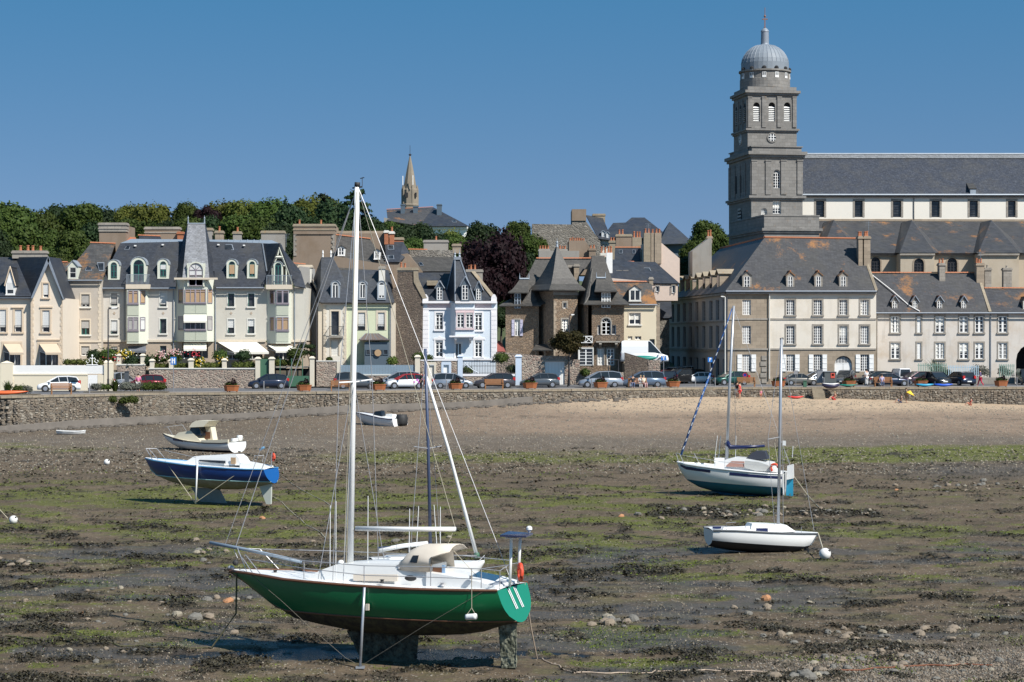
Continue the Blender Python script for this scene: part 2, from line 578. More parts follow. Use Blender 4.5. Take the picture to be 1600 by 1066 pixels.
 wet=np.maximum(wet,np.exp(-((PY-930)/22)**2)*sstep(820,860,PX)*sstep(1150,1050,PX)*sstep(0.3,0.5,wf))
 wet=np.maximum(wet,np.exp(-((PY-735)/14)**2)*sstep(1280,1500,PX)*0.8)
 col=mixin(col,wetc*(0.8+0.4*speck)[...,None],wet*0.6)
 wd=weed_field(X,Y)-weed_thresh(PX,PY)
 m=sstep(-0.008,0.03,wd)*(PY>695)
 col=mixin(col,dark*(0.7+0.6*speck)[...,None],m*0.93)
 m2=sstep(0.55,0.66,fbm(X/0.9,Y/0.6,77,4))*sstep(700,730,PY)*(0.35+0.65*sstep(800,840,PY))
 col=mixin(col,dark*1.5,m2*0.75)
 m=sstep(1180,1400,PX+(PY-1010)*3)*sstep(985,1020,PY+wob*0.7)
 col=mixin(col,grav*(0.7+0.7*speck)[...,None],m*0.9)
 p=pool_mask(X,Y)
 col=mixin(col,lay((0.045,0.038,0.032)),p)
 wet=np.maximum(wet,p)
 gravel=np.clip(sstep(735,700,P)*0.9+m*1.0+0.25+sstep(0.5,.65,speck)*0.3-p,0,1)*(1-sstep(652,636,PY)*sstep(780,960,PX)*0.85)
 nr,nc=n
 V=np.stack([X,Y,Z],-1).reshape(-1,3)
 i=np.arange(nr-1)[:,None]*nc+np.arange(nc-1)[None,:]
 Fc=np.stack([i,i+1,i+nc+1,i+nc],-1).reshape(-1,4)
 mt,nt,b=node_mat('mud')
 at=nt.nodes.new('ShaderNodeAttribute'); at.attribute_name='tint'
 v=coords(nt)
 n1=noise(nt,v,5.0,6,0.75)
 n2=noise(nt,coords(nt,scale=(1,1.6,1)),22.0,4,0.7)
 c=mix(nt,ramp(nt,n1,[(0.30,gray(0.0)),(0.68,gray(1))]),mix(nt,1.0,at.outputs['Color'],gray(0.62),'MULTIPLY'),mix(nt,1.0,at.outputs['Color'],gray(1.3),'MULTIPLY'))
 c=mix(nt,ramp(nt,n2,[(0.32,gray(0.75)),(0.5,gray(0))]),c,mix(nt,1.0,c,gray(0.45),'MULTIPLY'))
 sepa=nt.nodes.new('ShaderNodeSeparateColor')
 at2=nt.nodes.new('ShaderNodeAttribute'); at2.attribute_name='grit'
 nt.links.new(at2.outputs['Color'],sepa.inputs[0])
 vo=nt.nodes.new('ShaderNodeTexVoronoi'); vo.feature='F1'
 nt.links.new(coords(nt,scale=(7,5,7)),vo.inputs['Vector']); vo.inputs['Scale'].default_value=1.0
 sc=nt.nodes.new('ShaderNodeSeparateColor'); nt.links.new(vo.outputs['Color'],sc.inputs[0])
 pebf=math_n(nt,'MULTIPLY',ramp(nt,vo.outputs['Distance'],[(0.22,gray(1)),(0.42,gray(0))]),ramp(nt,sc.outputs[0],[(0.55,gray(0)),(0.62,gray(1))]))
 pebf=math_n(nt,'MULTIPLY',pebf,sepa.outputs[0])
 pc=ramp(nt,sc.outputs[1],[(0.0,(0.06,0.055,0.05)),(0.4,(0.20,0.16,0.13)),(0.75,(0.30,0.25,0.19)),(0.95,(0.50,0.46,0.40))])
 c=mix(nt,pebf,c,pc)
 vo2=nt.nodes.new('ShaderNodeTexVoronoi'); vo2.feature='F1'
 nt.links.new(coords(nt,scale=(3.1,2.4,3)),vo2.inputs['Vector']); vo2.inputs['Scale'].default_value=1.0
 sc2=nt.nodes.new('ShaderNodeSeparateColor'); nt.links.new(vo2.outputs['Color'],sc2.inputs[0])
 shell=math_n(nt,'MULTIPLY',ramp(nt,vo2.outputs['Distance'],[(0.07,gray(1)),(0.13,gray(0))]),ramp(nt,sc2.outputs[0],[(0.72,gray(0)),(0.78,gray(0.8))]))
 c=mix(nt,shell,c,rgba((0.55,0.50,0.42)))
 nt.links.new(c,b.inputs['Base Color'])
 rr=ramp(nt,math_n(nt,'ADD',math_n(nt,'MULTIPLY',sepa.outputs[1],0.8),math_n(nt,'MULTIPLY',n1,0.4)),[(0.3,gray(0.92)),(0.95,gray(0.42))])
 nt.links.new(rr,b.inputs['Roughness'])
 b.inputs['Specular IOR Level'].default_value=0.32
 hgt=math_n(nt,'ADD',math_n(nt,'MULTIPLY',n1,1.0),math_n(nt,'MULTIPLY',n2,0.5))
 hgt=math_n(nt,'ADD',hgt,math_n(nt,'MULTIPLY',pebf,0.6))
 bump(nt,b,hgt,0.75,0.10)
 o=np_mesh('mud',V,Fc,mt,smooth=True,kind='structure')
 me=o.data
 ca=me.attributes.new('tint','FLOAT_COLOR','POINT')
 ca.data.foreach_set('color',np.concatenate([np.clip(col,0.004,1).reshape(-1,3),np.ones((nr*nc,1))],1).astype(np.float32).ravel())
 cb=me.attributes.new('grit','FLOAT_COLOR','POINT')
 cb.data.foreach_set('color',np.stack([gravel.ravel(),np.clip(wet,0,1).ravel(),np.zeros(nr*nc),np.ones(nr*nc)],1).astype(np.float32).ravel())
 return o
build_mud()
def build_pool():
 m,nt,b=node_mat('pool_water')
 b.inputs['Base Color'].default_value=(0.012,0.014,0.014,1)
 b.inputs['Roughness'].default_value=0.22
 b.inputs['Specular IOR Level'].default_value=0.5
 n=noise(nt,coords(nt,scale=(1,3,1)),4,3)
 bump(nt,b,n,0.8,0.12)
 xs=np.linspace(-12.5,3.2,80); ys=np.linspace(60.6,65.4,40)
 X,Y=np.meshgrid(xs,ys,indexing='ij')
 keep=pool_mask(X,Y)>0.25
 zl=float(np.min(mud_base(X,Y)))+0.015
 Z=mud_base(X,Y)*0+mud_base(X,Y)-0.030
 V=np.stack([X,Y,Z],-1).reshape(-1,3)
 i=np.arange(79)[:,None]*40+np.arange(39)[None,:]
 k=(keep[:-1,:-1] & keep[1:,1:])
 Fc=np.stack([i,i+1,i+41,i+40],-1)[k]
 np_mesh('shallow_water',V,Fc,m,kind='structure')
build_pool()
# ------------------------------------------------------------------ land behind the quay wall
def hill_z(x,y):
 x=np.asarray(x,float); y=np.asarray(y,float)
 px=col_of(x,y)
 rise=np.interp(px,[-400,0,560,760,1000,1120,1400,2000],[15.5,15,17,13,12,6,3,3])
 t=sstep(236,330,y)
 up=np.interp(px,[-400,520,600,700,1000,2000],[0,0,10,8,3,0])*sstep(330,430,y)
 z=rise*t+up
 return z*(1-sstep(560,1400,y)*0.95)
def build_land():
 asphalt=simple('asphalt',(0.115,0.115,0.12),0.9,var=0.2,scale=1.5)
 pave=simple('promenade_paving',(0.27,0.225,0.18),0.95,var=0.25,scale=0.8)
 kerbm=simple('kerb_granite',(0.33,0.31,0.28),0.9,var=0.2)
 capm=ashlar('quay_coping',(0.30,0.25,0.18),1.1,3.0,0.5,0.18,lichen=0.7,stain=0.6)
 grass=simple('hill_grass',(0.06,0.075,0.03),0.95,var=0.4,scale=0.3)
 earth=simple('yard_earth',(0.17,0.155,0.13),0.95,var=0.3,scale=0.4)
 xs=np.concatenate([np.linspace(-140,150,146)])
 def strip(name,d0,d1,z,mat,thick=None,**kw):
  mb=MB()
  for i in range(len(xs)-1):
   a,c=xs[i],xs[i+1]
   ya,yc=float(quay_y(a)),float(quay_y(c))
   if thick is None: mb.poly([(a,ya+d0,z),(c,yc+d0,z),(c,yc+d1,z),(a,ya+d1,z)])
   else: mb.hexa([(a,ya+d0,z-thick),(c,yc+d0,z-thick),(c,yc+d1,z-thick),(a,ya+d1,z-thick),(a,ya+d0,z),(c,yc+d0,z),(c,yc+d1,z),(a,ya+d1,z)])
  return mb.build(name,mat,**kw)
 strip('promenade_pavement',0.45,3.4,0.0,pave,kind='structure')
 strip('kerb',3.4,3.62,0.0,kerbm,0.14,kind='structure')
 mb=MB()
 for i in range(len(xs)-1):
  a,c=xs[i],xs[i+1]
  mb.poly([(a,float(quay_y(a))+3.3,-0.13),(c,float(quay_y(c))+3.3,-0.13),(c,262,-0.13),(a,262,-0.13)])
 mb.build('road',asphalt,kind='structure')
 ys=np.concatenate([np.linspace(214,600,120),np.geomspace(620,7500,30)])
 a=np.linspace(-1.4,1.4,200)
 Y,A=np.meshgrid(ys,a,indexing='ij')
 X=A*Y
 Z=hill_z(X,Y)-0.3+(fbm(X/20,Y/20,5,3)-0.5)*1.5*sstep(250,330,Y)*(1-sstep(800,1500,Y))
 V=np.stack([X,Y,Z],-1).reshape(-1,3)
 i=np.arange(len(ys)-1)[:,None]*200+np.arange(199)[None,:]
 Fc=np.stack([i,i+1,i+201,i+200],-1).reshape(-1,4)
 np_mesh('hillside',V,Fc,grass,smooth=True,kind='structure')
 # ---- quay wall: a thing with a battered face, coping, footing and proud stones
 rub=rubble('quay_rubble',[(0.15,0.12,0.09),(0.22,0.18,0.13),(0.11,0.095,0.08),(0.19,0.14,0.10),(0.26,0.23,0.185)],0.34,(0.27,0.235,0.185),0.05)
 root=empty('quay_wall',(0,190,0),'long rough stone quay wall holding the promenade above the mud and the sand','wall')
 mb=MB()
 xx=np.linspace(-140,150,120)
 for i in range(len(xx)-1):
  a,c=float(xx[i]),float(xx[i+1])
  ya,yc=float(quay_y(a)),float(quay_y(c)); ba,bc=float(quay_b(a))-0.8,float(quay_b(c))-0.8
  mb.poly([(a,ya-0.25,ba),(c,yc-0.25,bc),(c,yc,-0.2),(a,ya,-0.2)])
 mb.build('wall_face',rub,root)
 cop=MB().box(-0.49,0.49,190-0.07,190.5,-0.2,0.0).build('coping_stone',capm,root)
 first=True
 cop_list=[]
 x=-62.0
 while x<66:
  y=float(quay_y(x)); y2=float(quay_y(x+1)); ang=math.atan2(y2-y,1)
  o=cop if first else cop.copy()
  if not first: COL.objects.link(o)
  first=False
  o.location=Vector((x,y,rnd.uniform(-0.012,0.012)))-root.location
  o.rotation_euler=(0,0,ang+rnd.uniform(-0.01,0.01))
  x += math.cos(ang)*1.0
 sv=[]; sf=[]
 cols=[simple('wall_stone_a',(0.19,0.155,0.118),0.95,var=0.4,scale=1.3),simple('wall_stone_b',(0.12,0.105,0.088),0.95,var=0.4,scale=1.3),simple('wall_stone_c',(0.30,0.265,0.215),0.95,var=0.3,scale=1.3)]
 mb=MB()
 x=-60.0
 while x<62:
  w=rnd.uniform(0.2,0.46)
  y=float(quay_y(x)); bz=float(quay_b(x))-0.1
  tang=Vector((1,float(quay_y(x+0.5)-quay_y(x-0.5)),0)).normalized(); nn=Vector((tang.y,-tang.x,0))
  z=-0.26-rnd.uniform(0,0.15)
  while z>bz:
   h=rnd.uniform(0.14,0.26)
   if rnd.random()<0.82:
    cx=x+rnd.uniform(-0.08,0.08); k=(z/(bz-0.01)) if bz<0 else 0
    base=Vector((cx,float(quay_y(cx))-0.25*min(1,z/min(-0.5,bz-0.7)),z-h/2))
    ww=w*rnd.uniform(0.36,0.47); hh=h*rnd.uniform(0.36,0.46); pr=rnd.uniform(0.03,0.10)
    mb.cur=0 if rnd.random()<0.5 else (1 if rnd.random()<0.6 else 2)
    q=[base+tang*sx*ww+Vector((0,0,sz*hh))-nn*0.05 for sx,sz in ((-1,-1),(1,-1),(1,1),(-1,1))]
    p=[base+tang*sx*ww*rnd.uniform(0.6,0.85)+Vector((0,0,sz*hh*rnd.uniform(0.6,0.85)))+nn*pr for sx,sz in ((-1,-1),(1,-1),(1,1),(-1,1))]
    mb.ring_loft([q,p])
   z -= h
  x += w
 mb.build('wall_stone',cols,root,kind='stuff')
 conc=simple('footing_concrete',(0.16,0.14,0.12),0.9,var=0.45,scale=0.9)
 mb=MB()
 xx=np.linspace(-120,2,60)
 for i in range(len(xx)-1):
  a,c=float(xx[i]),float(xx[i+1])
  ya,yc=float(quay_y(a)),float(quay_y(c)); ba,bc=float(quay_b(a)),float(quay_b(c))
  h=0.55+0.1*math.sin(a*0.3)
  mb.hexa([(a,ya-0.95,ba-0.7),(c,yc-0.95,bc-0.7),(c,yc-0.2,bc-0.7),(a,ya-0.2,ba-0.7),(a,ya-0.8,ba+h),(c,yc-0.8,bc+h),(c,yc-0.2,bc+h+0.05),(a,ya-0.2,ba+h+0.05)])
 mb.build('footing',conc,root)
 rk=rock_mesh_mat=simple('shore_rock',(0.10,0.085,0.07),0.9,var=0.5,scale=2.0)
 mb=MB()
 for k in range(520):
  x=rnd.uniform(-60,12); y=float(quay_y(x))-1.0-abs(rnd.gauss(0,0.9)); r=rnd.uniform(0.08,0.3)
  z=mudz(x,y)+r*0.15
  mb.sphere((x,y,z),r,6,4,(rnd.uniform(0.9,1.8),1,rnd.uniform(0.4,0.8)))
 mb.build('shore_rubble',rk,kind='stuff',label='dark broken rock lying along the foot of the quay wall')
 sroot=empty('beach_steps',(30.8,206.2,-1),'short flight of stone steps going down from the promenade to the sand','steps')
 for k in range(5):
  MB().box(30.2,31.4,206.5-0.28*k-0.3,206.5-0.28*k,-1.5,-0.12-0.2*k).build('step',capm,sroot)
build_land()
# ================================================================== building kit
M={}
M['glass']=None
def _glass():
 m,nt,b=node_mat('window_glass')
 v=coords(nt)
 n=noise(nt,v,0.9,2)
 c=ramp(nt,n,[(0.4,(0.012,0.015,0.02)),(0.65,(0.05,0.055,0.06))])
 nt.links.new(c,b.inputs['Base Color'])
 b.inputs['Roughness'].default_value=0.08
 return m
M['glass']=_glass()
M['white']=simple('white_paint',(0.80,0.79,0.76),0.5,var=0.04)
M['offwhite']=simple('offwhite_paint',(0.66,0.64,0.58),0.6,var=0.06)
M['blind']=simple('roller_shutter',(0.60,0.60,0.58),0.6,var=0.05)
M['blind_tan']=simple('wooden_blind',(0.42,0.28,0.16),0.7,var=0.15)
M['blind_grey']=simple('net_curtain',(0.36,0.35,0.33),0.8,var=0.2)
M['mauve']=simple('mauve_frame',(0.30,0.26,0.29),0.6)
M['teal']=simple('teal_frame',(0.03,0.14,0.12),0.5)
M['zinc']=simple('zinc_sheet',(0.29,0.33,0.37),0.5,0.2,var=0.2,scale=1.2)
M['lead']=simple('lead_flashing',(0.22,0.25,0.29),0.55,0.1,var=0.2)
M['dark']=simple('dark_recess',(0.02,0.02,0.022),0.9)  # near-black colour standing in for the shade inside openings
M['iron']=simple('black_iron',(0.03,0.03,0.035),0.6)
M['terra']=simple('terracotta',(0.36,0.135,0.065),0.85,var=0.3,scale=4)
M['canvas']=simple('cream_canvas',(0.80,0.76,0.66),0.8,var=0.05)
M['canvas_tan']=simple('tan_canvas',(0.56,0.45,0.33),0.8,var=0.08)
M['canvas_grey']=simple('grey_canvas',(0.12,0.13,0.15),0.8)
M['granite']=ashlar('granite',(0.30,0.27,0.23),0.8,0.4,0.6,0.15)
M['granite_tan']=ashlar('tan_granite',(0.31,0.25,0.185),0.9,0.42,0.72,0.14,stain=0.25)
M['render_brown']=plaster('brown_cement',(0.25,0.19,0.14),0.6)
M['render_grey']=plaster('grey_cement',(0.30,0.28,0.25),0.6)
M['slate']=slate('slate_dark',(0.030,0.035,0.046))
M['slate_old']=slate('slate_weathered',(0.062,0.058,0.053),0)
M['slate_lichen']=slate('slate_lichen',(0.062,0.060,0.058),0.72)
def wall(F_,name,parent,mat,x0,y0,x1,y1,holes=(),v=0.0,depth=8.0,reveal=0.28,zbot=None,top_z=None,back=True,thick=None):
 """a wall whose front face covers the photo rectangle, with real openings and reveals, and the body of the house behind it.
    holes: (hx0, hy0, hx1, hy1) photo rectangles"""
 mb=MB()
 xm=(x0+x1)/2
 u0,u1=F_.u(x0,v),F_.u(x1,v)
 z1=F_.z(xm,y0,v) if top_z is None else top_z
 z0=F_.z(xm,y1,v) if zbot is None else zbot
 H=[]
 for h in holes:
  hm=(h[0]+h[2])/2
  H.append((F_.u(h[0],v),F_.u(h[2],v),F_.z(hm,h[3],v),F_.z(hm,h[1],v)))
 us=sorted({u0,u1} | {round(a,4) for h in H for a in h[:2]})
 zs=sorted({z0,z1} | {round(a,4) for h in H for a in h[2:]})
 us=[a for a in us if u0-1e-6<=a<=u1+1e-6]; zs=[a for a in zs if z0-1e-6<=a<=z1+1e-6]
 P=F_.P
 for j in range(len(zs)-1):
  run=None
  for i in range(len(us)-1):
   cu,cz=(us[i]+us[i+1])/2,(zs[j]+zs[j+1])/2
   solid=not any(h[0]<cu<h[1] and h[2]<cz<h[3] for h in H)
   if solid and run is None: run=us[i]
   if run is not None and (not solid or i==len(us)-2):
    e=us[i+1] if solid else us[i]
    mb.poly([P(run,v,zs[j]),P(e,v,zs[j]),P(e,v,zs[j+1]),P(run,v,zs[j+1])])
    run=None
 for a,c,d,e in H:
  r=v+reveal
  mb.poly([P(a,v,d),P(a,r,d),P(a,r,e),P(a,v,e)])
  mb.poly([P(c,v,d),P(c,v,e),P(c,r,e),P(c,r,d)])
  mb.poly([P(a,v,e),P(a,r,e),P(c,r,e),P(c,v,e)])
  mb.poly([P(a,v,d),P(c,v,d),P(c,r,d),P(a,r,d)])
 d=v+depth
 mb.poly([P(u0,v,z0),P(u0,v,z1),P(u0,d,z1),P(u0,d,z0)])
 mb.poly([P(u1,v,z0),P(u1,d,z0),P(u1,d,z1),P(u1,v,z1)])
 if back: mb.poly([P(u0,d,z0),P(u0,d,z1),P(u1,d,z1),P(u1,d,z0)])
 mb.poly([P(u0,v,z1),P(u1,v,z1),P(u1,d,z1),P(u0,d,z1)])
 return mb.build(name,mat,parent)
def arch_pts(u0,u1,z0,z1,n=8):
 r=(u1-u0)/2; um=(u0+u1)/2
 zc=max(z0,z1-r); k=(z1-zc)/r if r else 1
 return [(um+r*math.cos(math.pi*i/n),zc+r*k*math.sin(math.pi*i/n)) for i in range(n+1)]
def spandrel(F_,mb,x0,y0,x1,y1,v,th=0.28):
 """fills the corners of a rectangular opening above an arch"""
 xm=(x0+x1)/2
 u0,u1=F_.u(x0,v),F_.u(x1,v); z1=F_.z(xm,y0,v); z0=F_.z(xm,y1,v)
 a=arch_pts(u0,u1,z0,z1)
 h=len(a) // 2
 for pts,cu in ((a[:h+1],u1),(a[h:],u0)):
  for i in range(len(pts)-1):
   (p,q),(r_,s_)=pts[i],pts[i+1]
   mb.poly([F_.P(p,v+.004,q),F_.P(r_,v+.004,s_),F_.P(cu,v+.004,z1)])
   mb.poly([F_.P(p,v+.004,q),F_.P(p,v+th,q),F_.P(r_,v+th,s_),F_.P(r_,v+.004,s_)])
def window(F_,parent,x0,y0,x1,y1,v=0.0,rec=0.2,cols=2,rows=3,frame='white',fw=0.07,bar=0.035,arch=False,blind=0.0,blind_mat='blind',surround=None,sw=2.0,sill=None,shutters=None,shw=None,open_v=0.0,rail=False,name='window',glass='glass',mid=0.12,transom=None):
 """a window: pane set back in its opening > frame, and where the photo shows them blind, surround, sill, shutters, rail"""
 xm=(x0+x1)/2
 u0,u1=F_.u(x0,v),F_.u(x1,v); z1,z0=F_.z(xm,y0,v),F_.z(xm,y1,v)
 g=MB(); P=F_.P; vr=v+rec
 if arch:
  pts=[(u0,z0),(u1,z0)]+arch_pts(u0,u1,z0,z1)
  g.poly([P(a,vr,b) for a,b in pts])
  g.slab([P(a,vr,b) for a,b in pts],0.03,direction=F_.N)
 else:
  F_.box(g,u0,u1,vr,vr+0.03,z0,z1)
 w=g.build(name,M[glass],parent)
 f=MB(); a0,a1=vr-0.06,vr-0.006
 bx=lambda p,q,r_,s_: F_.box(f,p,q,a0,a1,r_,s_)
 if arch:
  r=(u1-u0)/2; zc=max(z0,z1-r)
  outer=arch_pts(u0,u1,z0,z1); k=1-fw/r if r>fw else 0.6
  um=(u0+u1)/2
  inner=[(um+(p-um)*k,zc+(q-zc)*k) for p,q in outer]
  for i in range(len(outer)-1):
   o1,o2,i2,i1=outer[i],outer[i+1],inner[i+1],inner[i]
   f.slab([P(o1[0],a0,o1[1]),P(o2[0],a0,o2[1]),P(i2[0],a0,i2[1]),P(i1[0],a0,i1[1])],0.05,direction=F_.N)
  ztop=zc
  if cols>1:
   for i in (1,2,3):
    t=math.pi*i/4
    e=(um+r*k*math.cos(t),zc+(z1-zc)*k*math.sin(t))
    f.tube([P(um,a0+.02,zc),P(e[0],a0+.02,e[1])],bar*0.6,4)
  bx(u0+fw,u1-fw,zc-bar,zc+bar)
 else:
  ztop=z1
  bx(u0+fw,u1-fw,z1-fw,z1)
 bx(u0,u0+fw,z0,ztop); bx(u1-fw,u1,z0,ztop); bx(u0+fw,u1-fw,z0,z0+fw)
 iw=(u1-u0-2*fw)
 mids=[]
 for i in range(1,cols):
  c=u0+fw+iw*i/cols
  b=bar if (i*2 != cols) else mid/2
  mids.append((c-b/1.0,c+b/1.0)); bx(c-b,c+b,z0+fw,ztop-(0 if arch else fw))
 edges=[u0+fw]+[e for mm in mids for e in mm]+[u1-fw]
 hh=ztop-z0-2*fw
 lv=[z0+fw+hh*i/rows for i in range(1,rows)]
 if transom: lv=[z0+(ztop-z0)*transom]+lv
 for c in lv:
  for e in range(0,len(edges),2):
   bx(edges[e],edges[e+1],c-bar*.7,c+bar*.7)
 f.build('frame',M[frame],w)
 if blind==0 and frame=='white' and cols>1 and rnd.random()<.5:
  q=rnd.choice((.35,.6,1)); cm=MB(); g_=rnd.choice((.18,.3)); w_=u1-u0
  for a,b in (((u0+fw,u0+fw+w_*g_),(u1-fw-w_*g_,u1-fw)) if q==1 else ((u0+fw,u1-fw),)): F_.box(cm,a,b,vr-.005,vr-.002,z1-fw-(ztop-z0-2*fw)*q if not arch else z0+fw,ztop-fw)
  cm.build('curtain',M[rnd.choice(('blind_grey','offwhite'))],w,kind='stuff')
 if blind>0:
  bz=z1-(z1-z0)*blind
  o_=.115 if frame=='mauve' else 0; bm=MB(); F_.box(bm,u0+0.02,u1-0.02,vr-0.12+o_,vr-(0.09 if not o_ else .0015),bz,z1-0.01)
  k=0 if o_ else int((z1-bz)/0.22)
  for i in range(1,k): F_.box(bm,u0+0.02,u1-0.02,vr-0.126,vr-0.12,bz+i*0.22,bz+i*0.22+0.17)
  bm.build('blind',M[blind_mat],w)
 if surround:
  s=MB(); d=sw*F_.m(xm); o0,o1=v-0.035,v+0.02
  if not arch:
   F_.box(s,u0-d,u0-.003,o0,o1,z0,z1); F_.box(s,u1+.003,u1+d,o0,o1,z0,z1)
   F_.box(s,u0-d,u1+d,o0,o1,z1+.003,z1+d*1.1)
  else:
   outer=arch_pts(u0,u1,z0,z1); r=(u1-u0)/2; um=(u0+u1)/2; zc=max(z0,z1-r); k=1+d/r
   big=[(um+(p-um)*k,zc+(q-zc)*k) for p,q in outer]
   for i in range(len(outer)-1):
    o,p,q,r_=outer[i],outer[i+1],big[i+1],big[i]
    s.slab([P(o[0],o0,o[1]),P(p[0],o0,p[1]),P(q[0],o0,q[1]),P(r_[0],o0,r_[1])],o1-o0,direction=F_.N)
   F_.box(s,u0-d,u0-.003,o0,o1,z0,zc); F_.box(s,u1+.003,u1+d,o0,o1,z0,zc)
  s.build('surround',M[surround],w)
 if sill:
  s=MB(); d=(sw+0.6)*F_.m(xm); F_.box(s,u0-d,u1+d,v-0.14,v+0.16,z0-0.16,z0+0.004); s.build('sill',M[sill],w)
 if shutters:
  shw_=(shw or (x1-x0)/2)*F_.m(xm)
  for side in (-1,1):
   s=MB(); e=(u0-0.05) if side<0 else (u1+0.05)
   a,b=(e-shw_,e) if side<0 else (e,e+shw_)
   F_.box(s,a,b,v-0.10,v-0.05,z0,z1)
   for t in (0.2,0.5,0.8): F_.box(s,a+.03,b-.03,v-0.125,v-0.10,z0+(z1-z0)*t-.04,z0+(z1-z0)*t+.04)
   s.build('shutter',M[shutters],w)
 if rail:
  s=MB(); k=max(3,int((u1-u0)/0.13)); o=v-0.06
  hh=min(0.95,(z1-z0)*rail)
  F_.box(s,u0,u1,o-.02,o+.01,z0+hh-.03,z0+hh); F_.box(s,u0,u1,o-.02,o+.01,z0+.05,z0+.08)
  for i in range(k+1):
   c=u0+(u1-u0)*i/k; F_.box(s,c-.012,c+.012,o-.015,o+.005,z0+.05,z0+hh)
  s.build('window_rail',M['iron'],w)
 return w
def roof_part(F_,parent,mat,faces,thick=0.12,name='roof'):
 """faces: lists of (px, py, v): each a slab of the roof"""
 mb=MB()
 for f in faces: mb.slab([F_.Q(*p) for p in f],thick)
 return mb.build(name,mat,parent)
def strip_px(F_,mb,p0,p1,r,n=5):
 mb.tube([F_.Q(*p0),F_.Q(*p1)],r,n)
def ridge_tiles(F_,parent,p0,p1,r=0.16,mat='terra',step=0.45):
 """individual half-round ridge tiles"""
 a,b=F_.Q(*p0),F_.Q(*p1); d=(b-a); n=max(1,int(d.length/step)); e=d/n
 side=Vector((-e.y,e.x,0)).normalized() if (abs(e.x)+abs(e.y))>1e-6 else Vector((1,0,0))
 up=Vector((0,0,1))
 base=MB()
 def ring(c,rr): return [c+side*rr*math.cos(t)+up*rr*math.sin(t)*0.8 for t in (0,.9,1.57,2.24,3.14)]
 base.ring_loft([ring(Vector((0,0,0)),r),ring(e*0.97,r*0.86)])
 first=base.build('ridge_tile',M[mat],parent,)
 me=first.data
 off=root_of(parent).location
 for vtx in me.vertices: vtx.co += off
 for i in range(n):
  o=first if i==0 else first.copy()
  if i: COL.objects.link(o)
  o.location=a+e*i-off
 return first
def chimney(F_,parent,x0,y0,x1,y1,v,depth=0.9,mat='render_grey',pots=(),cap=True,pot_h=0.55,pot_r=0.13,pot_mat='terra',cap_mat=None,name='chimney',bands=1):
 mb=MB()
 xm=(x0+x1)/2
 u0,u1=F_.u(x0,v),F_.u(x1,v); z1,z0=F_.z(xm,y0,v),F_.z(xm,y1,v)
 F_.box(mb,u0,u1,v,v+depth,z0,z1-(0.30 if cap else 0))
 c=mb.build(name,M[mat],parent)
 if cap:
  k=MB()
  F_.box(k,u0-.09,u1+.09,v-.09,v+depth+.09,z1-0.30,z1-0.12)
  F_.box(k,u0-.02,u1+.02,v-.02,v+depth+.02,z1-0.12,z1)
  if bands>1: F_.box(k,u0-.06,u1+.06,v-.06,v+depth+.06,z1-0.75,z1-0.62)
  k.build('chimney_cap',M[cap_mat or mat],c)
 for px in pots:
  h=pot_h*rnd.uniform(0.85,1.15)
  p=F_.P(F_.u(px,v),v+depth*rnd.uniform(.35,.65),z1)
  MB().lathe([(pot_r*1.1,0),(pot_r*0.9,h*0.2),(pot_r*0.75,h*0.8),(pot_r*1.05,h*0.86),(pot_r*1.0,h),(pot_r*.7,h),(pot_r*.65,h*.7)],p,8).build('chimney_pot',M[pot_mat],c)
 return c
def rail_balcony(F_,parent,x0,y0,x1,y1,v=0.0,proj=0.9,slab_mat='granite',rail_mat='iron',name='balcony',slab_h=0.16,solid=False,step=0.14):
 xm=(x0+x1)/2; vf=v-proj
 u0,u1=F_.u(x0,vf),F_.u(x1,vf); z1,z0=F_.z(xm,y0,vf),F_.z(xm,y1,vf)
 s=MB(); F_.box(s,u0,u1,vf,v,z0-slab_h,z0); b=s.build(name,M[slab_mat],parent)
 r=MB()
 F_.box(r,u0,u1,vf,vf+.04,z1-.05,z1)
 F_.box(r,u0,u0+.04,vf+.045,v,z1-.05,z1); F_.box(r,u1-.04,u1,vf+.045,v,z1-.05,z1)
 n=int((u1-u0)/step)
 for i in range(n+1):
  c=u0+(u1-u0-.03)*i/n; F_.box(r,c,c+.025,vf+.01,vf+.03,z0,z1-.05)
 for c in (u0,u1-.025):
  for k in range(1,int(proj/step)): F_.box(r,c,c+.025,vf+k*step,vf+k*step+.02,z0,z1-.05)
 r.build('railing',M[rail_mat],b)
 return b
def band(F_,parent,x0,y0,x1,y1,v=0.0,proj=0.08,mat='granite',name='string_course'):
 mb=MB(); F_.pbox(mb,x0,y0,x1,y1,v-proj,v+0.02); return mb.build(name,M[mat],parent)
def quoins(F_,parent,x,y0,y1,side,v=0.0,mat='white',h_px=6.0,w1=6.0,w2=9.0,proj=0.04,lim=300):
 """corner blocks, each a stone of its own"""
 y=y1; i=0; m_=F_.m(x)
 meshes={}
 while y>y0+1:
  w=w1 if i % 2 else w2
  z0=F_.z(x,y,v)+0.015; z1=F_.z(x,max(y0,y-h_px),v)
  uu=F_.u(x,v); a,b=(uu,uu+w*m_) if side>0 else (uu-w*m_,uu)
  mb=MB(); F_.box(mb,a,b,v-proj,v+.01,z0,z1); mb.build('quoin',M[mat],parent)
  y -= h_px; i += 1
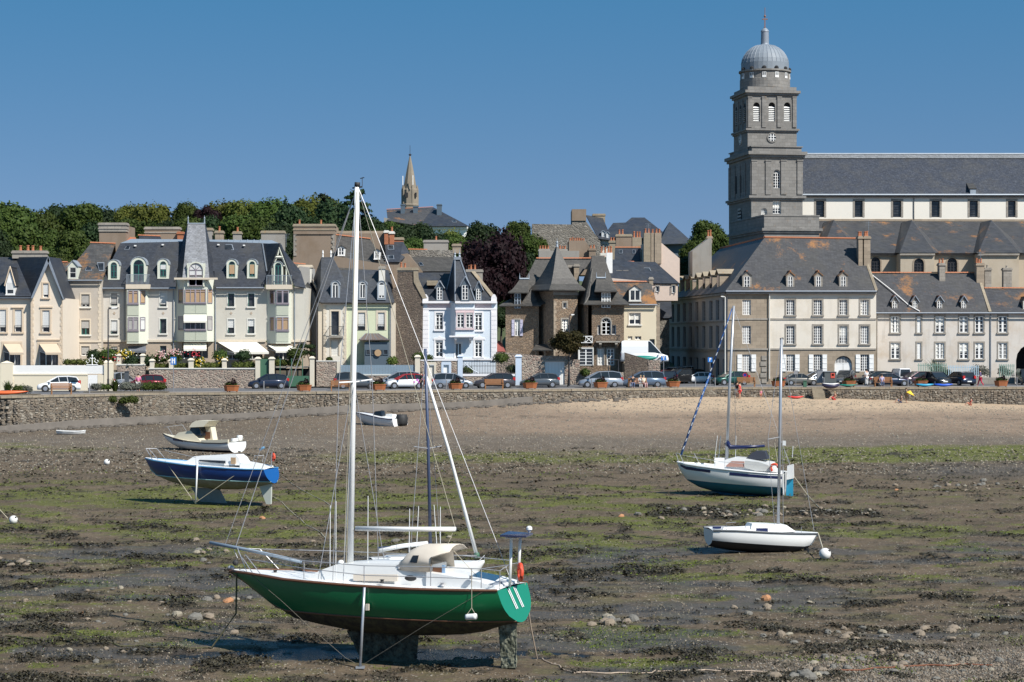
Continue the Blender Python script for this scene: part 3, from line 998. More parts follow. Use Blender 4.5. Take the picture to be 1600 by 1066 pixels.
def dormer_arch(F_,parent,x0,y0,x1,y1,v,depth=2.2,front='offwhite',roof='zinc',frame='teal',blind=0,blind_mat='blind',fwpx=2.5,cols=2,rows=2,vis='teal'):
 """round-headed dormer: cheeks, a curved sheet roof running back, arched window"""
 xm=(x0+x1)/2
 u0,u1=F_.u(x0,v),F_.u(x1,v); z0,z1=F_.z(xm,y1,v),F_.z(xm,y0,v)
 P=F_.P; mb=MB()
 outer=[(u0,z0)]+list(reversed(arch_pts(u0,u1,z0,z1,8)))+[(u1,z0)]
 mb.ring_loft([[P(a,v+0.05,b) for a,b in outer],[P(a,v+depth,b) for a,b in outer]])
 d=mb.build('dormer',M[front],parent)
 r=MB(); um=(u0+u1)/2; rr=(u1-u0)/2; zc=z1-rr
 o2=[(um+(a-um)*1.10,zc+(b-zc)*1.10) for a,b in reversed(arch_pts(u0,u1,z0,z1,8))]
 o1=[(um+(a-um)*1.01,zc+(b-zc)*1.01) for a,b in reversed(arch_pts(u0,u1,z0,z1,8))]
 ring=o2+list(reversed(o1))
 r.ring_loft([[P(a,v-0.12,b) for a,b in ring],[P(a,v+depth,b) for a,b in ring]])
 r.build('dormer_roof',M[roof],d)
 iw=fwpx*F_.m(xm); w0,w1=x0+fwpx,x1-fwpx
 window_in(F_,d,u0+iw,u1-iw,z0+iw*0.5,z1-iw,v-0.02,frame,cols,rows,blind,blind_mat)
 ft=MB()
 outer=arch_pts(u0,u1,z0,z1,8); inner=arch_pts(u0+iw,u1-iw,z0,z1-iw,8)
 for i in range(8):
  o,p,q,s_=outer[i],outer[i+1],inner[i+1],inner[i]
  ft.slab([P(o[0],v-.06,o[1]),P(p[0],v-.06,p[1]),P(q[0],v-.06,q[1]),P(s_[0],v-.06,s_[1])],0.1,direction=F_.N)
 zc2=z1-(u1-u0)/2
 F_.box(ft,u0,u0+iw,v-.06,v+.04,z0,zc2); F_.box(ft,u1-iw,u1,v-.06,v+.04,z0,zc2); F_.box(ft,u0,u1,v-.08,v+.04,z0-.12,z0)
 ft.build('dormer_front',M[front],d)
 return d
def window_in(F_,parent,u0,u1,z0,z1,v,frame,cols,rows,blind=0,blind_mat='blind'):
 """arched casement set in a dormer: pane with frame joined (sub-part of a part)"""
 P=F_.P
 g=MB(); pts=[(u0,z0),(u1,z0)]+arch_pts(u0,u1,z0,z1,8)
 g.slab([P(a,v+0.03,b) for a,b in pts],0.03,direction=F_.N)
 fmat=M[frame]
 g.cur=1
 fw=0.06; um=(u0+u1)/2; zc=z1-(u1-u0)/2
 bx=lambda p,q,r_,s_: F_.box(g,p,q,v-.02,v+.026,r_,s_)
 bx(u0,u0+fw,z0,zc); bx(u1-fw,u1,z0,zc); bx(u0+fw,u1-fw,z0,z0+fw); bx(u0+fw,u1-fw,zc-.03,zc+.03)
 if cols>1: bx(um-.045,um+.045,z0+fw,zc-.03)
 for i in range(1,rows):
  zz=z0+(zc-z0)*i/rows; bx(u0+fw,um-.045,zz-.02,zz+.02); bx(um+.045,u1-fw,zz-.02,zz+.02)
 k=1-fw/((u1-u0)/2)
 o=arch_pts(u0,u1,z0,z1,8)
 for i in range(8):
  a,b=o[i],o[i+1]; ia=(um+(a[0]-um)*k,zc+(a[1]-zc)*k); ib=(um+(b[0]-um)*k,zc+(b[1]-zc)*k)
  g.slab([P(a[0],v-.02,a[1]),P(b[0],v-.02,b[1]),P(ib[0],v-.02,ib[1]),P(ia[0],v-.02,ia[1])],0.046,direction=F_.N)
 g.cur=2
 if blind>0:
  F_.box(g,u0+fw,u1-fw,v-.03,v-.021,zc-(zc-z0)*blind,zc-.03)
 g.build('window',[M['glass'],fmat,M[blind_mat]],parent)
def dormer_gable(F_,parent,x0,y0,x1,y1,v,ya,depth=2.4,front='granite',roof='slate',frame='white',cols=2,rows=3,fwpx=2.0,over=1.5,trim=None,ridge=None,blind=0,blind_mat='blind',flat=False,hip=False):
 """gabled dormer; box front (x0,y0)-(x1,y1), apex at photo row ya"""
 xm=(x0+x1)/2; P=F_.P
 u0,u1=F_.u(x0,v),F_.u(x1,v); z0,z1,za=F_.z(xm,y1,v),F_.z(xm,y0,v),F_.z(xm,ya,v)
 um=(u0+u1)/2; o=over*F_.m(xm)
 mb=MB()
 ring=[(u0,z0),(u1,z0),(u1,z1),(um,za-.02),(u0,z1)]
 iw=fwpx*F_.m(xm)
 mb.ring_loft([[P(a,v+.05,b) for a,b in ring],[P(a,v+depth,b) for a,b in ring]])
 F_.box(mb,u0,u0+iw,v-.05,v+.05,z0,z1); F_.box(mb,u1-iw,u1,v-.05,v+.05,z0,z1)
 F_.box(mb,u0+iw,u1-iw,v-.05,v+.05,z1-iw,z1); F_.box(mb,u0-.05,u1+.05,v-.09,v+.05,z0-.1,z0)
 mb.slab([P(u0,v-.05,z1+.003),P(u1,v-.05,z1+.003),P(um,v-.05,za-.02)],0.1,direction=F_.N)
 d=mb.build('dormer',M[front],parent)
 r=MB(); back=v+depth; k=(za-z1)/(um-u0) if um>u0 else 1
 ze=z1-o*k
 vf=v-.15; va=vf+((um-u0)*0.8 if hip else 0)
 r.slab([P(u0-o,vf,ze),P(um,va,za+.05),P(um,back,za+.05),P(u0-o,back,ze)],.08)
 r.slab([P(u1+o,vf,ze),P(um,va,za+.05),P(um,back,za+.05),P(u1+o,back,ze)],.08)
 if hip: r.slab([P(u0-o,vf,ze),P(u1+o,vf,ze),P(um,va,za+.05)],.08)
 r.build('dormer_roof',M[roof],d)
 if ridge:
  t=MB(); t.tube([P(um,va,za+.07),P(um,back,za+.07)],.09,6); t.build('ridge_tile',M[ridge],d)
 if trim:
  t=MB()
  for e in (u0-o,u1+o):
   t.tube([P(e,v-.17,ze+.02),P(um,v-.17,za+.08)],.06,4)
  t.build('barge_board',M[trim],d)
 g=MB(); a,b=u0+iw,u1-iw; c,e=z0+.02,z1-iw
 F_.box(g,a,b,v+.02,v+.048,c,e); g.cur=1
 fw=.06
 bx=lambda p,q,r_,s_: F_.box(g,p,q,v-.03,v+.018,r_,s_)
 bx(a,a+fw,c,e); bx(b-fw,b,c,e); bx(a+fw,b-fw,c,c+fw); bx(a+fw,b-fw,e-fw,e)
 if cols>1:
  bx(um-.05,um+.05,c+fw,e-fw)
 for i in range(1,rows):
  zz=c+(e-c)*i/rows
  if cols>1: bx(a+fw,um-.05,zz-.02,zz+.02); bx(um+.05,b-fw,zz-.02,zz+.02)
  else: bx(a+fw,b-fw,zz-.02,zz+.02)
 if blind>0:
  g.cur=2; F_.box(g,a+fw,b-fw,v-.045,v-.032,e-(e-c)*blind,e)
 g.build('window',[M['glass'],M[frame],M[blind_mat]],d)
 return d
def skylight(F_,parent,pts,mat='glass',name='skylight'):
 """pts four (px,py,v) on the roof slope: pane in a pale frame standing proud"""
 q=[F_.Q(*p) for p in pts]
 n=(q[1]-q[0]).cross(q[3]-q[0]).normalized()
 if n.z<0: n=-n
 mb=MB(); mb.slab([p+n*.10 for p in q],.12); s=mb.build(name,M['lead'],parent)
 c=sum(q,Vector())/4
 MB().slab([c+(p-c)*.82+n*.125 for p in q],.02).build('pane',M[mat],s)
 return s
def awning(F_,parent,x0,ytop,x1,xb0,ybot,xb1,v,proj,mat='canvas',name='awning'):
 a,b=F_.Q(x0,ytop,v),F_.Q(x1,ytop,v); c,d=F_.Q(xb1,ybot,v-proj),F_.Q(xb0,ybot,v-proj)
 mb=MB(); mb.slab([a,b,c,d],.03)
 mb.slab([d,c,c-Vector((0,0,.22)),d-Vector((0,0,.22))],.02,direction=F_.N)
 w=mb.build(name,M[mat],parent)
 r=MB()
 for p,q in ((a,d),(b,c)):
  lo=Vector((p.x,p.y,q.z+.1)); r.tube([lo,q-Vector((0,0,.05))],.025,4)
 r.build('awning_arm',M['white'],w)
 return w
def drainpipe(F_,parent,px,y0,y1,v=-0.1,mat='lead',r=0.05):
 mb=MB(); mb.tube([F_.Q(px,y0,v),F_.Q(px,y1,v)],r,6); return mb.build('drainpipe',M[mat],parent)
def gutter(F_,parent,x0,y0,x1,y1,v,mat='lead',r=0.09):
 mb=MB(); mb.tube([F_.Q(x0,y0,v),F_.Q(x1,y1,v)],r,6); return mb.build('gutter',M[mat],parent)
def aerial(F_,parent,px,y0,y1,v,w=0.9):
 mb=MB(); a,b=F_.Q(px,y1,v),F_.Q(px,y0,v); mb.tube([a,b],.02,4)
 for k,h in ((1,1.0),(.7,.85),(.8,.7)):
  p=a+(b-a)*h; mb.tube([p-F_.U*w*k/2,p+F_.U*w*k/2],.015,3)
 return mb.build('aerial',M['zinc'],parent)
 # ================================================================== houses, left half
M['cream_a']=plaster('cream_render',(0.72,0.62,0.50),0.2)
M['cream_trim']=simple('cream_trim',(0.60,0.48,0.35),0.8,var=0.08)
M['beige_b']=plaster('beige_render',(0.46,0.41,0.35),0.3)
M['pale_c']=plaster('pale_render',(0.58,0.54,0.48),0.35)
M['pale_c2']=plaster('pale_grey_render',(0.55,0.52,0.45),0.3)
M['base_c']=plaster('brown_base_render',(0.42,0.34,0.26),0.2)
M['sage']=simple('sage_panel',(0.46,0.48,0.385),0.7,var=0.05)
M['sage_lt']=simple('pale_sage_paint',(0.60,0.61,0.51),0.7,var=0.05)
M['pink_trim']=simple('pale_apricot_trim',(0.60,0.52,0.41),0.8,var=0.08)
M['rubble_pink']=rubble('garden_wall_rubble',[(0.36,0.28,0.23),(0.24,0.19,0.16),(0.42,0.34,0.27),(0.3,0.2,0.16)],0.35,(0.42,0.36,0.29),0.06)
M['slate_silver']=slate('slate_silver',(0.23,0.235,0.25),0,pale=0.4)
M['slate_grey']=slate('slate_blue',(0.042,0.048,0.060))
M['hedge']=foliage('hedge_leaf',(0.05,0.075,0.018),(0.11,0.13,0.03))
M['earth']=simple('garden_earth',(0.12,0.10,0.07),0.95,var=0.4)
def terrace(F_,parent,x0,x1,z,v0,v1,name='terrace'):
 mb=MB(); F_.box(mb,F_.u(x0),F_.u(x1),v0,v1,-0.4,z); return mb.build(name,M['earth'],parent)
 # ---- A: cream house with pointed gable
FA=Frame(50,207)
A=empty('house',FA.P(0,3,0),'cream house with tall pointed gable and tan awnings at the left edge','house')
hA=[(-30,484,-18,520),(-1,484,9.5,519),(23,484,34,519),(5,537,32,572),(-40,537,-14,572)]
wall(FA,'wall',A,M['cream_a'],-70,463,49,600,hA,v=0.5,depth=9,zbot=-0.4)
hG=[(66,485,77.5,519),(61,537,91,572),(67,443,76,465)]
wall(FA,'wall',A,M['cream_a'],49,466,98,600,hG[:2],v=0,depth=9,zbot=-0.4)
mb=MB()
mb.slab([FA.Q(49,466,0),FA.Q(67,466,0),FA.Q(67,424.5,0)],0.4,direction=FA.N)
mb.slab([FA.Q(76,466,0),FA.Q(98,466,0),FA.Q(76,411,0)],0.4,direction=FA.N)
mb.slab([FA.Q(67,443,0.002),FA.Q(76,443,0.002),FA.Q(76,411,0.002),FA.Q(74.8,406.5,0.002),FA.Q(67,424.5,0.002)],0.4,direction=FA.N)
mb.build('gable_wall',M['cream_a'],A)
for h in hA[:3]:
 window(FA,A,*h,v=0.5,cols=1,rows=1,blind=0.78,surround='cream_trim',sw=3,sill='cream_trim',rail=0.3)
window(FA,A,66,485,77.5,519,blind=0.78,cols=1,rows=1,surround='cream_trim',sw=3,sill='cream_trim',rail=0.3)
window(FA,A,67,443,76,465,blind=0.8,cols=1,rows=1,surround='cream_trim',sw=2,sill='cream_trim')
for h,v in ((hA[3],.5),(hA[4],.5),(hG[1],0)):
 window(FA,A,*h,v=v,cols=3,rows=1,surround='cream_trim',sw=3)
for x in (15,28.5):
 band(FA,A,x-11,479.5 if x>20 else 479.5,x+(8 if x>20 else 0),481.5,.5,.12,'cream_trim','window_hood') if x>20 else None
band(FA,A,62,479,82,481,0,.12,'cream_trim','window_hood')
band(FA,A,58,530,94,532,0,.12,'cream_trim','window_hood')
awning(FA,A,61,537,89,71,551,96,0,1.6,'canvas_tan')
awning(FA,A,5,537,31,15,551,37,.5,1.6,'canvas_tan')
awning(FA,A,-40,537,-14,-30,551,-8,.5,1.6,'canvas_tan')
quoins(FA,A,48,466,600,1,0,'cream_trim',5,3.2,4.8,0.05)
quoins(FA,A,98,470,600,-1,0,'cream_trim',5,2.2,3.8,0.05)
roof_part(FA,A,M['slate'],[[(-70,463,0),(50,463,0),(24,402,5.2),(-70,402,5.2)],[(49.5,464,-.05),(75,401.5,-.35),(24,402,5.2),(50,463,0)],[(98.5,467.5,-.35),(75,401.5,-.35),(95,404,8),(118,467,8)],[(75,401.5,-.35),(24,402,5.2),(95,404,8)],[(-70,402,5.2),(24,402,5.2),(60,455,9.5),(-60,455,9.5)]])
mb=MB()
for a,b in (((48,466),(75,400.5)),((99.5,468),(75,400.5))):
 mb.slab([FA.Q(a[0],a[1],-.5),FA.Q(b[0],b[1],-.5),FA.Q(b[0]+(2.4 if a[0]<75 else-1.2),b[1]+7,-.5),FA.Q(a[0]+(3.2 if a[0]<75 else-1.4),a[1]+(0),-.5)],.22,direction=FA.N)
mb.build('barge_board',M['lead'],A)
gutter(FA,A,-70,465,49,465,.2,'lead',.14)
c=chimney(FA,A,19,391.5,72,404,4.6,.9,'granite',(30.5,41.8,49.8,61.6),pot_h=.55,pot_r=.16)
dormer_gable(FA,A,9.3,441,23,460,0.15,417.5,2.5,'white','slate','white',1,1,1.2,1.8,trim='cream_trim',blind=.62)
drainpipe(FA,A,48,468,600,.3)
FW=Frame(90,199)
W1=empty('garden_wall',FW.P(0,0,0),'low cream garden wall with capped pillars under a white board fence','wall')
M['cream_wall']=simple('cream_wall_paint',(0.70,0.62,0.47),0.85,var=0.07,scale=.7)
mb=MB()
FW.pbox(mb,-80,586,137,611,0,.3); FW.pbox(mb,152.5,586,163,611,0,.3)
mb.build('wall_base',M['cream_wall'],W1)
mb=MB(); FW.pbox(mb,-80,584.5,137.2,586.6,-.05,.35); mb.build('coping',M['cream_wall'],W1)
for x0,x1 in ((0,20),(162.5,168),(168.5,176)):
 mb=MB(); yt=568 if x0<100 else 567
 FW.pbox(mb,x0,yt,x1,611,-.06,.42)
 a,b=FW.u(x0),FW.u(x1); zt=FW.z(x0,yt)
 mb.ring_loft([[FW.P(a-.03,-.09,zt+.004),FW.P(b+.03,-.09,zt+.004),FW.P(b+.03,.45,zt+.004),FW.P(a-.03,.45,zt+.004)],[FW.P((a+b)/2-.05,.13,zt+.25),FW.P((a+b)/2+.05,.13,zt+.25),FW.P((a+b)/2+.05,.2,zt+.25),FW.P((a+b)/2-.05,.2,zt+.25)]])
 mb.build('pillar',M['cream_wall'],W1)
Fn=empty('board_fence',FW.P(0,.15,0),'white painted board fence along the top of the cream garden wall','fence')
mb0=None
a,b=FW.u(20.3),FW.u(162.2); z0,z1=FW.z(90,584.2),FW.z(90,571)
n=110
base=MB().box(-(b-a)/n*.46,(b-a)/n*.46,-.02,.02,0,z1-z0).build('board',M['white'],Fn)
for vtx in base.data.vertices: vtx.co += Fn.location
for i in range(n):
 o=base if i==0 else base.copy()
 if i: COL.objects.link(o)
 o.location=FW.P(a+(b-a)*(i+.5)/n,.12,z0)-Fn.location
mb=MB(); FW.box(mb,a,b,.145,.2,z1-.25,z1-.15); FW.box(mb,a,b,.145,.2,z0+.15,z0+.25); mb.build('rail',M['white'],Fn)
G=empty('garden_gate',FW.P(FW.u(144.5),0,0),'white garden gate with a fleur-de-lis iron crest on top','gate')
mb=MB(); FW.pbox(mb,137.4,586,152.2,606,.02,.08); mb.build('door_leaf',M['white'],G)
mb=MB()
c0=FW.u(143.7); zt=FW.z(143.7,571)
mb.tube([FW.P(c0,.1,zt),FW.P(c0,.1,zt+.95)],.05,6); mb.sphere(FW.P(c0,.1,zt+.95),.1,8,6)
for s in (-1,1):
 mb.tube([FW.P(c0+s*t,.1,zt+.1+h) for t,h in ((0,.5),(.2,.62),(.34,.45),(.2,.3),(.45,.1),(.6,.28),(.5,.4))],.04,5)
mb.tube([FW.P(c0-.55,.1,zt+.04),FW.P(c0+.55,.1,zt+.04)],.05,5)
mb.build('crest',M['white'],G)
# ---- B: beige building with lichened roof
FB=Frame(120,215)
B_=empty('house',FB.P(0,3,0),'beige house with one small zinc dormer and orange lichen over its slate roof','house')
hB=[(127,460,140,479.5),(127,500.5,140,523),(127,541,140,556),(97,460,101.5,479),(97,500.5,101.5,523)]
wall(FB,'wall',B_,M['beige_b'],84,437.5,158.5,600,hB,depth=11,zbot=-.4)
window(FB,B_,*hB[0],cols=2,rows=1,blind=.8,blind_mat='blind_grey',surround='pink_trim',sw=2.2,sill='offwhite',rail=.3)
window(FB,B_,*hB[1],cols=2,rows=1,blind=.55,blind_mat='blind_grey',surround='pink_trim',sw=2.2,sill='offwhite',frame='teal')
window(FB,B_,*hB[2],cols=2,rows=1,blind=.8,blind_mat='blind_grey',surround='pink_trim',sw=2.2)
for h in hB[3:]: window(FB,B_,*h,cols=1,rows=2,surround='pink_trim',sw=1.5,sill='offwhite')
band(FB,B_,84,532.5,158.5,535,0,.1,'pink_trim')
quoins(FB,B_,158.5,440,600,-1,0,'pink_trim',5,4,5.5,.03)
roof_part(FB,B_,M['slate_lichen'],[[(84,437.5,-.3),(160,437.5,-.3),(180,381,4.5),(143,379,4.5),(118,410,2.2),(84,410,2.2)],[(143,379,4.5),(180,381,4.5),(185,432,9),(143,432,9)],[(84,410,2.2),(118,410,2.2),(118,432,4.5),(84,432,4.5)]])
ridge_tiles(FB,B_,(82,410,2.2),(106,410,2.2)); ridge_tiles(FB,B_,(141,379.5,4.5),(181,381,4.5))
dormer_gable(FB,B_,106,415,122,435,-.1,407,2.2,'sage_lt','zinc','white',1,2,2.8,1.4)
for q in (((133,424,1),(144,424,1),(141,416,1.8),(136,416,1.8)),((152,411,1.5),(163,411,1.5),(163,424,.9),(155,424,.9))):
 skylight(FB,B_,q)
gutter(FB,B_,84,438.5,160,438.5,-.4)
# ---- C: the long apartment building
FC=Frame(158,216)
C=empty('apartment_building',FC.P(5,4,0),'long pale apartment building with round-headed dormers and a tall silver slate tower roof','building')
hC={}
w_left=[(173.5,458.5,183.5,478),(173.5,500.5,183.5,522),(173.5,541.5,183.5,556)]
w_mid=[(250,456.5,260,479),(250,498.5,260,521),(250,540.5,260,556)]
w_r1=[(356,459,366,479),(356,499,366,521)]
w_r2=[(387.5,459,397.5,479),(387.5,499,397.5,521)]
gl=[(200,541,228,560),(285,535,325,560),(345,545,410,562),(428,545,455,562)]
wall(FC,'wall',C,M['pale_c'],159,450,272,533,w_left[:2]+w_mid[:2],depth=12,zbot=FC.z(200,532.5))
wall(FC,'wall',C,M['pale_c2'],272,438,478,533,w_r1+w_r2,depth=12,zbot=FC.z(200,532.5),top_z=FC.z(372,449.5))
wall(FC,'base_wall',C,M['base_c'],159,534.5,478,600,[w_left[2],w_mid[2]]+gl,v=.02,depth=12,zbot=-.4)
band(FC,C,158.5,531,272,534.5,0,.12,'pink_trim'); band(FC,C,338,531,415,534.5,0,.12,'pink_trim'); band(FC,C,455,531,478.5,534.5,0,.12,'pink_trim')
bl=[(.85,'blind_grey'),(.8,'blind'),(.3,'blind_grey'),(.85,'blind'),(.0,'blind'),(.0,'blind'),(0,'blind'),(.6,'blind'),(0,'blind'),(.5,'blind')]
for (h,(bf,bmn)) in zip(w_left+w_mid+w_r1+w_r2,bl):
 window(FC,C,*h,v=0.02 if h[1]>535 else 0,cols=1,rows=1,frame='teal',blind=bf,blind_mat=bmn,surround='offwhite' if h[1]<535 else None,sw=1.6,sill='offwhite',rail=.25)
for x in (178.5,255,361,392.5):
 y=489.5
 mb=MB(); mb.slab([FC.Q(x-2.2,y,-.03),FC.Q(x,y-2.6,-.03),FC.Q(x+2.2,y,-.03),FC.Q(x,y+2.6,-.03)],.05,direction=FC.N); mb.build('diamond_ornament',M['base_c'],C)
for h in gl: window(FC,C,*h,v=.02,rec=.6,cols=4,rows=1,frame='white')
roof_part(FC,C,M['slate'],[[(158.5,450.5,-.45),(200,450.5,-.45),(200,424,.35),(166,424,.35)],[(200,450.5,-.45),(275,450.5,-.45),(275,424,.35),(200,424,.35)],[(335,449.5,-.45),(413,449.5,-.45),(418,424,.35),(335,424,.35)],[(166,424,.35),(276,424,.35),(289,377.5,2.2),(188,380,2.2)],[(330,424,.35),(418,424,.35),(410,380,2.2),(324,377.5,2.2)],[(418,424,.35),(424,436,-.1),(460,436,-.1),(440,382,2.2),(410,380,2.2)],[(166,424,.35),(188,380,2.2),(200,385,11),(180,440,12)],[(276,436,-.1),(278,424,.35),(276,424,.35),(272,440,-.3)]])
roof_part(FC,C,M['zinc'],[[(188,380,2.2),(410,380,2.2),(440,382,2.2),(425,375.5,7),(205,373.5,7)]],.15,'zinc_top')
for x in (215,225,235,245,255,265,345,355,365,375,385,395,405):
 mb=MB(); mb.tube([FC.Q(x,379.4,2.2),FC.Q(x+2,374.5,6.8)],.05,4); mb.build('roof_seam',M['zinc'],C)
roof_part(FC,C,M['slate_silver'],[[(285,434,-1.2),(327,434,-1.2),(320,349.5,1.2),(293.5,349.5,1.2)]],.1,'tower_roof')
roof_part(FC,C,M['slate'],[[(285,434,-1.2),(293.5,349.5,1.2),(293,350,3.2),(268,434,1.0)],[(327,434,-1.2),(320,349.5,1.2),(321,350,3.2),(341,434,1.0)],[(293.5,349.5,1.2),(320,349.5,1.2),(321,350,3.2),(293,350,3.2)],[(268,434,1.0),(293,350,3.2),(321,350,3.2),(341,434,1.0)]],.1,'tower_roof')
for x in (294,319.5):
 mb=MB(); p=FC.Q(x,350,1.3); mb.lathe([(.09,0),(.05,.5),(.09,.6),(.03,.75),(.008,.9)],p,6); mb.build('finial',M['zinc'],C)
mb=MB(); mb.tube([FC.Q(293,349.5,1.2),FC.Q(320.5,349.5,1.2)],.08,6); mb.build('ridge_cap',M['zinc'],C)
def canted(F_,parent,x0,xa,xb,x1,ytop,ybot,proj,mat,name='bay',ob=0.25):
 """bay with canted sides: returns frames of the three faces"""
 mb=MB()
 z1,z0=F_.z(xa,ytop,-proj),F_.z(xa,ybot,-proj)
 p=[F_.P(F_.u(x0,0),.1,0),F_.P(F_.u(x0,0),0,0),F_.P(F_.u(xa,-proj),-proj,0),F_.P(F_.u(xb,-proj),-proj,0),F_.P(F_.u(x1,0),0,0),F_.P(F_.u(x1,0),.1,0)]
 mb.ring_loft([[Vector((q.x,q.y,z0)) for q in p],[Vector((q.x,q.y,z1)) for q in p]])
 return mb.build(name,mat,parent)
def panel_win(F_,parent,x0,y0,x1,y1,v,cols,frame='mauve',blind=0,blind_mat='blind_tan',rail=True):
 """window set on the face of a bay"""
 w=window(F_,parent,x0,y0,x1,y1,v=v-.10,rec=.08,cols=cols,rows=1,frame=frame,blind=blind,blind_mat=blind_mat,transom=.82,mid=.16)
 mb=MB(); a,b=F_.u(x0,v),F_.u(x1,v); z0=F_.z(x0,y1,v)
 F_.box(mb,a-.1,b+.1,v-.2,v-.16,z0+.06,z0+.12); F_.box(mb,a-.08,b+.08,v-.12,v-.02,z0-.1,z0)
 mb.build('sill',M[frame],w); return w
cb=canted(FC,C,275.5,287.5,323.5,334.5,436,534,1.0,M['sage_lt'])
FCL=Frame(275.5,216,0)
band(FC,C,272,434,339,437,-1.0,.5,'pink_trim','cornice')
for y0,y1 in ((452,474),(494,516)):
 panel_win(FC,C,289,y0,321.5,y1,-1.0,4,blind=.95 if y0<480 else .0,blind_mat='blind_tan')
def side_frame(F_,xa,va,xb,vb):
 a=F_.Q(xa,HY,va); b=F_.Q(xb,HY,vb)
 return Frame(xa,a.y,math.degrees(math.atan2(b.y-a.y,b.x-a.x)))
FL=side_frame(FC,275.5,0,287.5,-1.0); FR=side_frame(FC,323.5,-1.0,334.5,0)
for y0,y1 in ((452,474),(494,516)):
 window(FL,C,278,y0,286,y1,v=-.1,rec=.08,cols=1,rows=1,frame='mauve',transom=.82,blind=.9 if y0>480 else .8,blind_mat='blind_tan' if y0<480 else 'blind_grey')
 window(FR,C,325,y0,332.5,y1,v=-.1,rec=.08,cols=1,rows=1,frame='mauve',transom=.82,blind=.95,blind_mat='blind_tan' if y0<480 else 'blind_grey')
for (xa,xb,F2) in ((288,323,FC),):
 for y0,y1 in ((475.5,491),(518,533)):
  mb=MB(); F2.pbox(mb,xa,y0+1.5,305,y1-1,-1.04,-.99); mb.build('panel',M['sage'],C)
  mb=MB(); F2.pbox(mb,305.5,y0+1.5,xb,y1-1,-1.04,-.99); mb.build('panel',M['sage'],C)
window(FC,C,295,411,317,447,v=-1.25,rec=.1,cols=2,rows=1,arch=True,frame='mauve',blind=.55,surround='sage_lt',sw=2.2,transom=.68)
mb=MB(); FC.pbox(mb,292,411.5,320,448,-1.12,.5);
mb.build('tower_window_wall',M['sage_lt'],C)
awning(FC,C,287,492,322.5,287,501,322.5,-1.05,.5,'canvas')
awning(FC,C,287,536,322.5,287,545,322.5,-.2,1.2,'canvas')
for (x0,xa,xb,x1,yt,wins) in ((197.5,198.2,217,232,452.5,None),(417.5,431,451,455.5,449,None)):
 canted(FC,C,x0,xa,xb,x1,yt,537,.9,M['sage_lt'])
FLa=side_frame(FC,217,-.9,232,0)
for y0,y1 in ((454,475),(495.5,517)):
 panel_win(FC,C,200,y0,216,y1,-.9,2,blind=.9,blind_mat='blind_tan' if y0<480 else 'blind_grey')
 window(FLa,C,219.5,y0,227.5,y1,v=-.1,rec=.08,cols=1,rows=1,frame='mauve',transom=.82,blind=.9,blind_mat='blind_tan' if y0<480 else 'blind')
 panel_win(FC,C,432,y0,451,y1,-.9,2,blind=.9 if y0>480 else .1,blind_mat='blind_tan')
FRa=side_frame(FC,417.5,0,431,-.9)
for y0,y1 in ((454,475),(495.5,517)):
 window(FRa,C,421,y0,428,y1,v=-.1,rec=.08,cols=1,rows=1,frame='mauve',transom=.82,blind=.95 if y0>480 else 0,blind_mat='blind_tan')
for xa,xb in ((199,216.5),(432,450.5)):
 for y0,y1 in ((478.5,493),(520,534)):
  mb=MB(); FC.pbox(mb,xa,y0,xb,y1,-.95,-.89); mb.build('panel',M['sage'],C)
def glass_balcony(F_,parent,x0,x1,yr,ys,yb,v,proj):
 s=MB(); F_.pbox(s,x0-1,ys,x1+1,yb,v-proj,v+.3); b=s.build('balcony',M['pink_trim'],parent)
 r=MB(); vf=v-proj+.05
 a,c=F_.u(x0,vf),F_.u(x1,vf); z0,z1=F_.z(x0,ys,vf),F_.z(x0,yr,vf)
 F_.box(r,a,c,vf,vf+.05,z1-.05,z1); n=18
 for i in range(n+1):
  q=a+(c-a)*i/n; F_.box(r,q-.018,q+.018,vf+.01,vf+.04,z0,z1-.05)
 for q in (a,c-.04):
  F_.box(r,q,q+.04,vf+.05,v,z1-.05,z1)
 r.build('railing',M['zinc'],b)
glass_balcony(FC,C,197.5,232.5,429,444.5,451.5,0,1.0)
glass_balcony(FC,C,416.5,455,430,445,452,0,1.0)
dormer_arch(FC,C,169,406,187,435.5,.0,2.6,'sage_lt','zinc','teal',fwpx=4)
dormer_arch(FC,C,204.5,402,229,444,-.1,2.8,'sage_lt','zinc','teal',fwpx=4)
dormer_arch(FC,C,246,404.5,264,434,.0,2.6,'sage_lt','zinc','teal',fwpx=4,blind=.4)
dormer_arch(FC,C,354,405,371,433.5,.0,2.6,'sage_lt','zinc','teal',fwpx=3.5,blind=.8,blind_mat='blind_tan')
dormer_arch(FC,C,386,405,402,433.5,.0,2.6,'sage_lt','zinc','teal',fwpx=3.5,blind=.8,blind_mat='blind_tan')
mb=MB()
mb.slab([FC.Q(415,446,-.1),FC.Q(458,446,-.1),FC.Q(436.5,386,-.1)],.2,direction=FC.N); mb.build('gable_recess',M['slate_old'],C)
mb=MB()
def beam(x0,y0,x1,y1,r=.1): mb.tube([FC.Q(x0,y0,-.35),FC.Q(x1,y1,-.35)],r,4)
for s in ((436,387,458.5,445,.13),(430,402,443,402,.14),(432,404,429,410,.07),(441,404,444,410,.07),(433.5,399,436,388,.09),(425,415.5,429,415.5,.08),(443,415.5,446,415.5,.08),(425,416,425,445,.08),(447,420,447,445,.08)): beam(*s)
mb.build('timber',M['sage_lt'],C)
dormer_arch(FC,C,427.5,408.5,442,445,-.45,.6,'sage_lt','zinc','teal',fwpx=2.2,rows=1)
